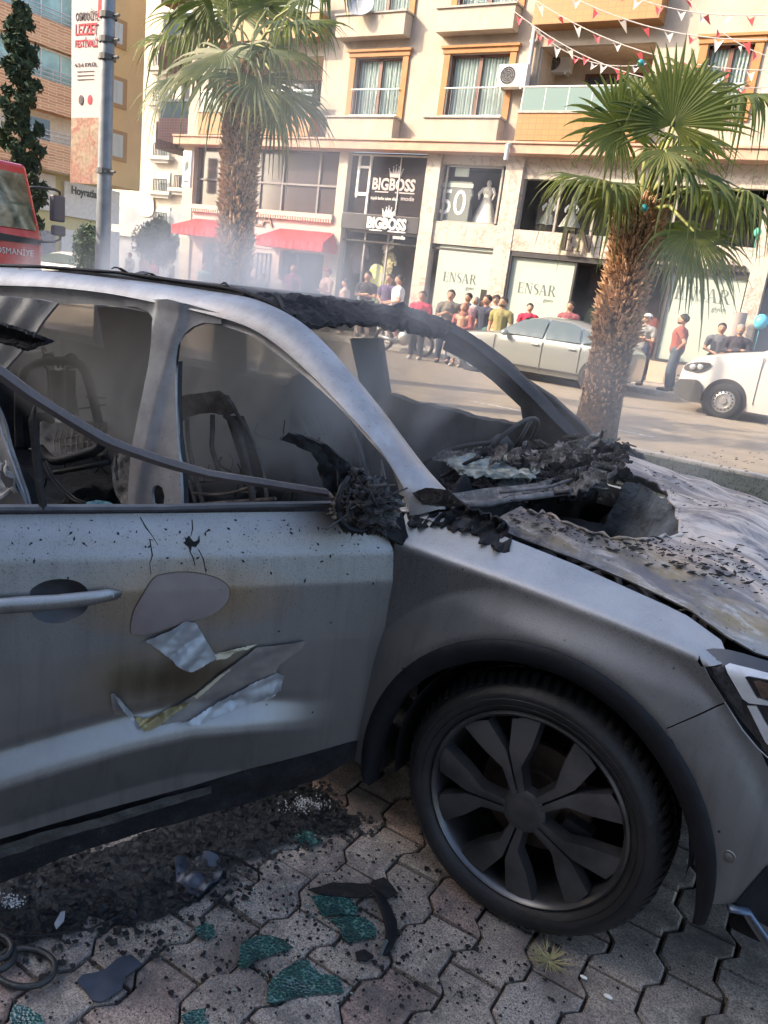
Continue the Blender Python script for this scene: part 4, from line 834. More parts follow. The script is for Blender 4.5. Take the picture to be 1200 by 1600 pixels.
# ================================================================ BUNTING
M_BR = M('bunting_red', (.60, .10, .11), .8, var=.3, scale=2); M_BW = M('bunting_white', (.62, .58, .54), .8)
r = random.Random(4)
names = ['highest string of red and white pennants', 'second string of red and white pennants from the top', 'third string of pennants, crossing the orange balcony', 'fourth string of pennants, just over the palm crown', 'lowest string of pennants reaching down to the palm top', 'string of pennants at the right edge of the sky-side facade']
for i, (p, q, sag) in enumerate((((850, -30), (1230, 60), 6), ((800, -25), (1230, 110), 8), ((950, -20), (1230, 20), 4), ((800, 15), (1210, 135), 10), ((830, 40), (1010, 100), 6), ((1060, -20), (1230, 95), 5))):
    ya = 10+i*.7; a_, b_ = at(*p, 'y', ya), at(*q, 'y', ya+.6); t = thing('bunting', (a_.x, a_.y, a_.z), names[i]+' strung across the street', 'bunting', 'pennant strings across the street')
    n = int((b_-a_).length/.34); P = lambda u: a_.lerp(b_, u)-Vector((0, 0, .35*4*u*(1-u)*sag/8))
    mb = MB(); mb.tube([P(k/20) for k in range(21)], .008, 5); mb.build('string', M_BW, t)
    for k in range(n):
        u = (k+.5)/n; c = P(u); w_ = .075; tw = r.uniform(-1, 1); h = r.uniform(.13, .21); s_ = (b_-a_).normalized()
        mb = MB(); mb.add([c-s_*w_, c+s_*w_, c+Vector((tw*.08+.04, tw*.1, -h)), c+Vector((0, .012, -.05))], [(0, 3, 2), (3, 1, 2)]); mb.build('pennant', (M_BR, M_BW)[k % 2], t, keepn=True)
# ================================================================ VEHICLES ACROSS THE STREET
M_TYRE = M('tyre_rubber', (.022, .022, .024), .85, var=.2, scale=20)
M_CSIL = M('silver_car_paint', (.33, .35, .34), .32, metal=.55, coat=.6)
M_CWHT = M('white_van_paint', (.52, .51, .49), .35, coat=.6)
M_CGL = M('car_window_glass', (.05, .075, .075), .06, spec=.9)
M_BPL = M('black_plastic', (.03, .03, .032), .6)
M_ALL = M('wheel_silver', (.42, .42, .42), .35, metal=.7)
M_HL = M('headlamp_clear', (.55, .56, .56), .12, metal=.4, coat=1)
def wheel_at(x, y, r, w_, parent, rim=M_ALL, n=12, face=-1):
    X = Matrix.Translation((x, y, r)) @ Matrix.Rotation(R(90), 4, 'X')
    mb = MB(); mb.lathe([(r*.66, -w_/2), (r*.9, -w_/2), (r*.98, -w_*.4), (r, 0), (r*.98, w_*.4), (r*.9, w_/2), (r*.66, w_/2), (r*.62, 0), (r*.66, -w_/2)], X, 32); wh = mb.build('wheel', M_TYRE, parent, smooth='auto')
    mb = MB(); mb.lathe([(r*.67, w_*.45), (r*.62, w_*.3), (r*.42, w_*.42), (r*.40, w_*.32), (r*.2, w_*.3), (r*.18, w_*.45), (0, w_*.46)], X, 32)
    mb.build('rim', rim, wh, smooth='auto')
    mb = MB(); 
    for k in range(n): q = 2*math.pi*k/n; c = X @ Vector((r*.52*math.cos(q), r*.52*math.sin(q), w_*.39)); mb.ball(c, (r*.05, .02, r*.05), n=8, k=4)
    mb.build('rim_hole', M_DARK, wh)
    return wh
def car_shell(name, prof, x0, y0, wid, mat, parent, tumble=None, zmin=.0):
    # prof: list of (x, ztop) with half width per height from tumble(z); loft of rings across the car
    vs = []; mb = MB(); nx = len(prof); rows = []
    for (x, zt_, zb_, hw, hr) in prof:          # station: top, bottom, half width at belt, half width at roof
        zbelt = min(.95, zt_-.04); P = [(-hw*.93, zb_), (-hw, zb_+.18), (-hw, zbelt-.15), (-hw*.97, zbelt), (-hr, zt_-.05 if zt_ > 1.1 else zt_-.02), (-hr*.8, zt_), (0, zt_+.025), (hr*.8, zt_), (hr, zt_-.05 if zt_ > 1.1 else zt_-.02), (hw*.97, zbelt), (hw, zbelt-.15), (hw, zb_+.18), (hw*.93, zb_)]
        rows.append([(x0+x, y0+a, b) for a, b in P])
    k = len(rows[0]); fs = []
    for i in range(nx-1):
        for j_ in range(k-1): fs.append((i*k+j_, i*k+j_+1, (i+1)*k+j_+1, (i+1)*k+j_))
    fs.append(tuple(range(k))); fs.append(tuple(range((nx-1)*k, nx*k))[::-1])
    mb.add([p for r_ in rows for p in r_], fs); return mb.build(name, mat, parent, smooth='auto')
# silver saloon: side-on, parked along the far kerb, nose to the left
q0 = at(905, 598, 'z', 0.0); SY = 15.5
fwx = at(930, 594, 'y', SY-.85).x
sil = thing('silver_saloon', (fwx-1.3, SY, 0), 'silver saloon car parked along the far kerb behind the near palm trunk', 'car')
pr = [(-3.45, .62, .32, .62, .5), (-3.35, .80, .25, .80, .62), (-2.9, .90, .2, .87, .68), (-2.1, .98, .2, .89, .7), (-1.75, 1.02, .2, .9, .68), (-1.0, 1.37, .2, .9, .58), (-.5, 1.45, .2, .9, .58), (.3, 1.44, .2, .9, .58), (.9, 1.33, .2, .9, .58), (1.45, 1.08, .22, .89, .62), (1.95, 1.03, .25, .86, .62), (2.1, .9, .3, .8, .6)]
XS = fwx-1.35
car_shell('body', pr, XS, SY, 1.8, M_CSIL, sil)
mb = MB(); sd = SY-.905
for (P, nm) in (([(-1.72, .99), (-1.08, 1.33), (-.55, 1.40), (-.35, 1.40), (-.35, .98)], 0), ([(-.28, .98), (-.28, 1.40), (.3, 1.39), (.62, 1.32), (.75, .99)], 0), ([(.82, .99), (.7, 1.30), (.9, 1.25), (1.2, 1.06)], 0)):
    def sy(z): return -lerp([(.95, .885), (1.05, .84), (1.40, .615)], z)-.012
    mb = MB(); sheet(mb, P, lambda a, b: (XS+a, SY+sy(b), b), .12); mb.build('side_window', M_CGL, sil, smooth=True, solid=.006)
mb = MB(); sheet(mb, [(-1.72, -.55), (-1.72, .55), (-1.05, .5), (-1.05, -.5)], lambda a, b: (XS+a, SY+b, lerp([(-1.75, 1.045), (-1.0, 1.405)], a)+.012), .15); mb.build('windscreen', M_CGL, sil, smooth=True)
wheel_at(XS+1.35-.0, SY-.87, .32, .2, sil); wheel_at(XS+1.35-3.7*.80, SY-.87, .32, .2, sil)
for xx in (1.35, -2.35): mb = MB(); X = Matrix.Translation((XS+1.35+(xx-1.35)*.80, SY-.906, .33)) @ Matrix.Rotation(R(90), 4, 'X'); mb.lathe([(.0, 0), (.385, 0), (.385, -.01)], X, 28); mb.build('wheel_arch', M_DARK, sil)
mb = MB()
for xx in (-.31, .8, -1.78): mb.box((XS+xx-.006, SY-.912, .35), (XS+xx+.006, SY-.9, .93))
mb.box((XS-1.9, SY-.915, .28), (XS+1.0, SY-.89, .33)); mb.build('panel_gap', M_BPL, sil)
mb = MB(); mb.tube([(XS+.45, SY-.93, .84), (XS+.65, SY-.93, .845)], .018, 6); mb.tube([(XS-.62, SY-.93, .83), (XS-.42, SY-.93, .835)], .018, 6); mb.build('door_handle', M_CSIL, sil)
mb = MB(); mb.ball((XS-1.45, SY-1.0, 1.0), (.11, .1, .07)); mb.build('mirror', M_CSIL, sil, smooth=True)
mb = MB(); mb.ball((XS-3.2, SY-.62, .68), (.2, .2, .08)); mb.build('headlight', M_HL, sil, smooth=True)
for o in sil.children:
    if not o.name.startswith('wheel'): o.data.transform(Matrix.Translation((XS+1.35, 0, 0)) @ Matrix.Diagonal((.80, 1, 1, 1)) @ Matrix.Translation((-XS-1.35, 0, 0)))
# white van, nose to the left
wc = at(1133, 615, 'y', 14.0); VY = 14.95; vx = wc.x
van = thing('white_van', (vx+1.5, VY, 0), 'white van with black bumper corner and steel wheels at the right edge of the street', 'van')
pr = [(-.98, .60, .38, .70, .6), (-.9, .92, .26, .82, .66), (-.72, 1.08, .2, .9, .72), (-.2, 1.22, .2, .94, .78), (.45, 1.34, .2, .95, .80), (1.15, 1.80, .2, .95, .80), (1.6, 1.92, .2, .95, .84), (2.6, 1.95, .2, .95, .85), (4.0, 1.93, .2, .95, .85)]
rows = []; mb = MB()
for (x, zt_, zb_, hw, hr) in pr:
    zbelt = min(1.22, zt_-.05); P = [(-hw*.95, zb_), (-hw, zb_+.2), (-hw, zbelt-.2), (-hw*.97, zbelt), (-hr, zt_-.08 if zt_ > 1.4 else zt_-.02), (-hr*.8, zt_), (0, zt_+.02), (hr, zt_-.08), (hw, zbelt), (hw, zb_)]
    rows.append([(vx+x, VY+a, b) for a, b in P])
k_ = len(rows[0]); mb.add([p for r_ in rows for p in r_], [(i*k_+j_, i*k_+j_+1, (i+1)*k_+j_+1, (i+1)*k_+j_) for i in range(len(pr)-1) for j_ in range(k_-1)]+[tuple(range(k_))]); mb.build('body', M_CWHT, van, smooth='auto')
mb = MB(); sheet(mb, smoothpoly([(.55, 1.25), (1.15, 1.70), (1.55, 1.78), (1.75, 1.76), (1.75, 1.22)], 1), lambda a, b: (vx+a, VY-lerp([(1.2, .93), (1.8, .845)], b)-.012, b), .1); mb.build('side_window', M_CGL, van, smooth=True, solid=.006)
wheel_at(vx, VY-.92, .335, .2, van, rim=M_ALL, n=16)
mb = MB(); X = Matrix.Translation((vx, VY-.951, .345)) @ Matrix.Rotation(R(90), 4, 'X'); mb.lathe([(.0, 0), (.415, 0), (.42, -.02)], X, 32); mb.build('wheel_arch', M_DARK, van)
mb = MB(); sheet(mb, smoothpoly([(-.78, .22), (-.40, .22), (-.42, .50), (-.52, .66), (-.74, .64), (-.97, .60), (-1.02, .35)], 1), lambda a, b: (vx+a, VY-.965+max(0, -.62-a)*.55, b), .06); 
for k in range(5): z = .34+k*.075; mb.box((vx-1.03, VY-.62, z), (vx-.93, VY+.6, z+.03))
mb.build('bumper', M_BPL, van, smooth='auto', solid=.02)
mb = MB(); sheet(mb, smoothpoly([(-.90, .80), (-.86, .92), (-.62, 1.0), (-.34, 1.02), (-.45, .88), (-.7, .78)], 1), lambda a, b: (vx+a, VY-.955+max(0, -.6-a)*.45, b), .06); hl_ = mb.build('headlight', M_BPL, van, smooth=True, solid=.01)
mb = MB(); mb.ball((vx-.70, VY-.94, .89), (.07, .05, .06)); mb.ball((vx-.56, VY-.965, .91), (.06, .02, .055)); mb.build('lamp_reflector', M_HL, hl_, smooth=True)
mb = MB(); mb.box((vx+.52, VY-.958, .35), (vx+.535, VY-.945, 1.25)); mb.box((vx+1.82, VY-.958, .35), (vx+1.835, VY-.945, 1.75)); mb.build('panel_gap', M_BPL, van)
# white hatchback at the left, only its roof shows
q = at(108, 412, 'y', 18); hb = thing('white_hatchback', (q.x, 18, 0), 'white hatchback whose roof shows between the fire truck and the lamp post', 'car')
pr = [(-2.0, .7, .3, .7, .55), (-1.7, .92, .2, .85, .66), (-1.0, 1.0, .2, .87, .68), (-.4, 1.36, .2, .87, .58), (.2, 1.46, .2, .87, .58), (1.0, 1.43, .2, .87, .58), (1.6, 1.15, .2, .86, .62), (1.9, .85, .3, .8, .6)]
car_shell('body', pr, q.x, 18, 1.7, M_CWHT, hb)
mb = MB(); sheet(mb, [(-.95, 1.0), (-.38, 1.3), (.2, 1.38), (1.0, 1.35), (1.4, 1.05), (.5, 1.0)], lambda a, b: (q.x+a, 18-lerp([(.95, .87), (1.4, .6)], b)-.01, b), .12); mb.build('side_window', M_CGL, hb, smooth=True)
wheel_at(q.x-1.2, 17.2, .3, .2, hb); wheel_at(q.x+1.2, 17.2, .3, .2, hb)
# fire truck: nose towards the car, only its far half shows at the left edge
fc = at(66, 540, 'z', 0.0); TX = fc.x; TYf = fc.y; TW = 2.0
ft = thing('fire_truck', (TX-2, TYf-TW/2, 0), 'red fire truck with big wing mirrors at the left edge of the street', 'fire truck')
zr = lambda y_: at(40, y_, 'x', TX).z
zw1, zw0, zb1, zt = at(62, 375, 'x', TX).z, at(62, 373, 'x', TX).z, at(62, 420, 'x', TX).z, at(30, 255, 'x', TX-.35).z
y1 = TYf; y0 = TYf-TW
mb = MB()
mb.prism([(TX, y0, .45), (TX, y0, zw0), (TX-.42, y0, zt), (TX-3, y0, zt+.05), (TX-3, y0, .45)], (0, TW, 0)); mb.box((TX-7, y0+.02, .5), (TX-3.02, y1-.02, zt+.1)); mb.build('cab', M_REDD, ft, bevel=.06)
gl = lambda u, v: (TX+.012-.42*(zw0+(zt-zw0)*v-zw0)/(zt-zw0), y0+(TW)*u, zw0+(zt-zw0)*v)
m_fg = NB('truck_windscreen'); m_fg.to(m_fg.ramp(m_fg.noise(2.2, 4, dist=2), (.35, (.03, .045, .03)), (.55, (.16, .18, .12)), (.7, (.36, .36, .30)))); m_fg.set(Roughness=.08, Specular_IOR_Level=.8)
mb = MB(); mb.grid(lambda u, v: gl(.05+.9*u, .1+.76*v), 6, 6); mb.build('windscreen', m_fg.m, ft, smooth=True, solid=.01)
mb = MB(); mb.grid(lambda u, v: (TX+.02, y0+TW*(.03+.94*u), zw0-.1+.16*v*(1-.5*u)), 6, 1); mb.build('wiper_panel', M_BPL, ft, solid=.02)
mb = MB(); mb.box((TX, y0, .30), (TX+.06, y1, .78)); mb.build('bumper', M_REDD, ft, bevel=.02)
mb = MB(); mb.box((TX+.005, y0+.2, zb1-.1), (TX+.02, y1-.45, zb1+.02)); mb.box((TX+.005, y1-.38, zb1-.1), (TX+.02, y1-.03, zb1+.0)); mb.build('white_stripe', M_WHT, ft)
X = Matrix.Translation((TX+.013, y1-.50, zb1+.22)) @ Matrix.Rotation(R(90), 4, 'Z') @ Matrix.Rotation(R(90), 4, 'X')
text('OSMANİYE', 'lettering', M_WHT, ft, X, .13, .003)
for yy in (y1-.25, y0+.25):
    wh = MB(); X = Matrix.Translation((TX-1.0, yy, .45)) @ Matrix.Rotation(R(90), 4, 'X'); wh.lathe([(0, -.14), (.42, -.14), (.46, 0), (.42, .14), (0, .14)], X, 24); wh.build('wheel', M_TYRE, ft, smooth='auto')
def mir(pts): return [at(a, b, 'x', TX+.12) for a, b in pts]
mb = MB(); mb.tube(mir([(47, 293), (60, 293), (85, 296), (93, 300), (95, 315)]), .022, 8); mb.tube(mir([(60, 378), (85, 378), (94, 374), (96, 360)]), .018, 8); ma = mb.build('mirror_arm', M_BPL, ft, smooth=True)
for (a, b, c, d_) in ((80, 303, 99, 348), (82, 351, 100, 370)):
    p, q = at(a, b, 'x', TX+.10), at(c, d_, 'x', TX+.10); mb = MB(); mb.box((TX+.04, p.y, q.z), (TX+.16, q.y, p.z)); mb.build('mirror', M('mirror_shell', (.09, .08, .10), .5) if 'mirror_shell' not in bpy.data.materials else bpy.data.materials['mirror_shell'], ma, bevel=.03)
# parked motorcycle glimpsed under the burnt roof edge
mp = at(628, 552, 'y', 15.9); mc = thing('motorcycle', (mp.x, 15.9, .0), 'dark motorcycle parked at the far kerb among the legs of the crowd', 'motorcycle')
for dx in (-.62, .62):
    mb = MB(); X = Matrix.Translation((mp.x+dx, 15.9, .31)) @ Matrix.Rotation(R(90), 4, 'X'); mb.lathe([(.24, -.05), (.30, -.04), (.31, 0), (.30, .04), (.24, .05), (.23, 0), (.24, -.05)], X, 24); w_ = mb.build('wheel', M_TYRE, mc, smooth=True)
    mb = MB(); mb.lathe([(.0, -.04), (.05, -.04), (.05, .04), (0, .04)], X, 10)
    for k in range(8): q = k*math.pi/4; mb.tube([X @ Vector((0, 0, 0)), X @ Vector((.235*math.cos(q), .235*math.sin(q), 0))], .008, 4)
    mb.build('rim', M_ALL, w_)
mb = MB(); mb.ball((mp.x+.05, 15.9, .78), (.28, .14, .14)); mb.build('tank', M_BPL, mc, smooth=True)
mb = MB(); mb.box((mp.x-.65, 15.78, .70), (mp.x-.1, 16.02, .78)); mb.build('seat', M_BPL, mc, bevel=.03)
mb = MB(); mb.ball((mp.x, 15.9, .42), (.22, .13, .2)); mb.tube([(mp.x-.1, 15.8, .3), (mp.x-.7, 15.76, .38)], .05); mb.build('engine', M_ALL, mc, smooth=True)
mb = MB(); mb.tube([(mp.x+.62, 15.9, .31), (mp.x+.38, 15.9, .98)], .03); mb.tube([(mp.x+.32, 15.6, 1.02), (mp.x+.38, 15.9, .98), (mp.x+.32, 16.2, 1.02)], .015); mb.tube([(mp.x-.62, 15.9, .31), (mp.x+.0, 15.9, .45), (mp.x+.35, 15.9, .85)], .03); mb.build('frame', M_ALL, mc, smooth=True)
# ================================================================ PEOPLE
SK = [M('skin_tan', (.42, .22, .14), .6, var=.08, scale=20), M('skin_light', (.52, .30, .21), .6, var=.08, scale=20)]
M_HAIR = M('dark_hair', (.018, .013, .011), .6); M_GHAIR = M('grey_hair', (.22, .21, .20), .7)
cm = {}
def cloth(c, v=.12):
    k = tuple(c)
    if k not in cm: cm[k] = M('cloth_%s' % '_'.join('%02d' % int(x*99) for x in c), c, .95, var=v, scale=9, bump=.3, bscale=30)
    return cm[k]
def capsule(mb, a, b, ra, rb, n=10):
    a, b = Vector(a), Vector(b); mb.tube([a, a.lerp(b, .33), a.lerp(b, .66), b], [ra, ra*.7+rb*.3, ra*.3+rb*.7, rb], n); mb.ball(a, ra, n=n, k=6); mb.ball(b, rb, n=n, k=6)
def person(px_, ytop, Y, yfoot, face, label, shirt, pants, arms='down', H=None, hair=M_HAIR, skin=0, cap=None, beard=False, dress=None, legs='stand', scarf=None, group='bystanders watching from across the street', slv=.5, z0=.12, lean=0, phone=False):
    p = at(px_, ytop, 'y', Y); H = H or max(1.45, min(1.9, p.z-z0)); s = H/1.75; zo = z0
    t = thing('person', (p.x, Y, zo), label, 'person', group, 0)
    A = Matrix.Translation((p.x, Y, zo)) @ Matrix.Rotation(R(face), 4, 'Z') @ Matrix.Diagonal((s*1.16, s*1.12, s, 1))    # face 0 = looks to the camera side (-Y)
    def L(x, y, z): return (x, y, z)
    hip = .93; sh = 1.44; 
    ft = {'stand': ((-.11, 0), (.11, .02)), 'walk': ((-.1, -.22), (.1, .28)), 'apart': ((-.17, .03), (.16, -.05))}[legs]
    bo = MB(); 
    # torso, neck, head as one remeshed surface
    for (a, b, ra, rb) in (((0, 0, hip), (0, .0, 1.1), .135, .125), ((0, 0, 1.1), (0, 0, 1.33), .125, .145)): capsule(bo, a, b, ra, rb)
    capsule(bo, (-.13, 0, 1.36), (.13, 0, 1.36), .09, .09); capsule(bo, (0, 0, 1.40), (0, -.01, 1.55), .055, .052)
    bo.ball((0, -.015, 1.635), (.082, .099, .115), n=14, k=10); bo.ball((0, -.045, 1.585), (.055, .055, .05)); bo.ball((0, -.108, 1.625), (.013, .02, .022), n=8, k=5)
    for q in (-1, 1): bo.ball((q*.078, 0, 1.635), (.012, .022, .03), n=8, k=5)
    for i, q in enumerate((-1, 1)):
        f_ = ft[i]; kn = (q*.1+(f_[0]-q*.1)*.5, f_[1]*.5-.03, .50); an = (f_[0], f_[1]+.02, .09)
        capsule(bo, (q*.09, 0, hip-.03), kn, .088, .06); capsule(bo, kn, an, .058, .038); capsule(bo, an, (f_[0], f_[1]-.12, .04), .04, .032)
    AR = {'down': [((-.20, .0, 1.38), (-.25, .03, 1.10), (-.24, -.05, .86)), ((.20, 0, 1.38), (.25, .03, 1.10), (.24, -.05, .86))],
          'cross': [((-.20, 0, 1.38), (-.25, -.04, 1.12), (.08, -.19, 1.17)), ((.20, 0, 1.38), (.25, -.04, 1.12), (-.08, -.17, 1.13))],
          'hip': [((-.20, 0, 1.38), (-.31, .12, 1.14), (-.17, .02, .98)), ((.20, 0, 1.38), (.31, .12, 1.14), (.17, .02, .98))],
          'phone': [((-.20, 0, 1.38), (-.24, -.03, 1.12), (-.05, -.24, 1.22)), ((.20, 0, 1.38), (.24, -.03, 1.12), (.05, -.24, 1.20))],
          'shade': [((-.20, 0, 1.38), (-.34, -.12, 1.50), (-.10, -.12, 1.69)), ((.20, 0, 1.38), (.25, .03, 1.10), (.24, -.05, .86))],
          'hold': [((-.20, 0, 1.38), (-.25, .0, 1.12), (-.06, -.22, 1.05)), ((.20, 0, 1.38), (.25, .0, 1.12), (.06, -.22, 1.03))]}[arms]
    for sa, el, ha in AR:
        capsule(bo, sa, el, .052, .04); capsule(bo, el, ha, .039, .026)
        d = (Vector(ha)-Vector(el)).normalized(); sd = d.cross(Vector((0, 0, 1))); sd = sd.normalized() if sd.length > .1 else Vector((1, 0, 0))
        pm = Vector(ha)+d*.05; capsule(bo, ha, pm, .027, .03, 8)
        for k in range(4): o = sd*(k-1.5)*.018; capsule(bo, pm+o, pm+o+d*(.05, .06, .055, .04)[k]+Vector((0, -.01, 0)), .0095, .008, 6)
        capsule(bo, Vector(ha)+sd*-.02, Vector(ha)+sd*-.045+d*.045, .011, .009, 6)
    def fin(mb, nm, mat, par, vox, sub=0):
        mb.v = [A @ Vector(v) for v in mb.v]; o = mb.build(nm, mat, par, smooth=True)
        if vox: m_ = o.modifiers.new('remesh', 'REMESH'); m_.mode = 'VOXEL'; m_.voxel_size = vox*s; m_.use_smooth_shade = True
        return o
    body = fin(bo, 'body', SK[skin], t, .0085)
    sh_ = MB(); 
    if dress:
        prof = [(0.0, 1.47), (.10, 1.46), (.19, 1.40), (.175, 1.2), (.16, 1.05), (.20, .9), (.25, .5), (.29, .12)]; sh_.lathe(prof, Matrix.Diagonal((1, .75, 1, 1)), 24)
        for sa, el, ha in AR: capsule(sh_, sa, el, .07, .06); capsule(sh_, el, Vector(el).lerp(Vector(ha), .9), .055, .045)
        fin(sh_, 'dress', cloth(dress), t, .014)
    else:
        capsule(sh_, (0, .0, hip+.02), (0, 0, 1.12), .155, .148); capsule(sh_, (0, 0, 1.12), (0, 0, 1.33), .148, .165); capsule(sh_, (-.15, 0, 1.375), (.15, 0, 1.375), .10, .10); capsule(sh_, (-.05, 0, 1.43), (.05, 0, 1.43), .075, .075)
        for sa, el, ha in AR:
            capsule(sh_, sa, Vector(sa).lerp(Vector(el), slv*1.1 if slv < .9 else 1), .068, .062)
            if slv >= .9: capsule(sh_, el, Vector(el).lerp(Vector(ha), .95), .058, .045)
        fin(sh_, 'shirt', cloth(shirt), t, .013)
        tr = MB(); capsule(tr, (-.06, 0, hip), (.06, 0, hip), .135, .135)
        for i, q in enumerate((-1, 1)):
            f_ = ft[i]; kn = (q*.1+(f_[0]-q*.1)*.5, f_[1]*.5-.03, .50); an = (f_[0], f_[1]+.02, .09); capsule(tr, (q*.085, 0, hip-.03), kn, .108, .082)
            if not pants == 'shorts_': capsule(tr, kn, (an[0], an[1], an[2]+.03), .08, .06)
        fin(tr, 'trousers', cloth(pants), t, .013)
    so_ = MB()
    for i in (0, 1): f_ = ft[i]; capsule(so_, (f_[0], f_[1]+.03, .045), (f_[0], f_[1]-.15, .035), .048, .04)
    fin(so_, 'shoes', cloth((.5, .48, .46) if (int(px_) % 2) else (.06, .06, .06)), t, 0)
    hr = MB()
    if scarf: hr.ball((0, .0, 1.645), (.10, .115, .13), n=14, k=10, X=None); capsule(hr, (0, .03, 1.52), (0, .0, 1.42), .09, .13); hr.v = [v if not (v[1] < -.06 and 1.53 < v[2] < 1.71) else (v[0], -.045, v[2]) for v in hr.v]; fin(hr, 'headscarf', cloth(scarf), t, 0)
    else:
        hr.ball((0, .010, 1.672), (.092, .108, .105), n=18, k=14, amp=.1); hr.v = [(v[0], max(v[1], -.10+(1.72-v[2])*1.1 if v[2] < 1.72 else -.12), v[2]) for v in hr.v]; fin(hr, 'hair', hair, t, 0)
    if cap:
        hr = MB(); hr.ball((0, .0, 1.70), (.092, .105, .075), n=14, k=8); hr.box((-.06, -.17, 1.69), (.06, -.07, 1.705)); fin(hr, 'cap', cloth(cap), t, 0)
    if beard: hr = MB(); hr.ball((0, -.055, 1.57), (.056, .055, .04)); hr.ball((0, -.03, 1.575), (.07, .05, .045)); fin(hr, 'beard', hair, t, 0)
    ey = MB()
    for q in (-1, 1): ey.ball((q*.03, -.098, 1.652), (.012, .008, .006), n=8, k=5); ey.tube([(q*.014, -.104, 1.672), (q*.046, -.092, 1.672)], .0045, 5)
    ey.tube([(-.022, -.098, 1.585), (0, -.103, 1.583), (.022, -.098, 1.585)], .004, 5); fin(ey, 'face_features', M_HAIR, t, 0)
    if phone:
        d_ = A @ Vector((0, -.30, 1.26)); mb = MB(); mb.box((-.04, -.005, -.075), (.04, .005, .075), X=Matrix.Translation(d_) @ Matrix.Rotation(R(face), 4, 'Z')); tag(own(mb.build('phone', M_BPL), d_), 'dark phone held up by the '+phone, 'phone')
    return t
YB = 18.2
dk = (.05, .05, .06); nv = (.035, .05, .09)
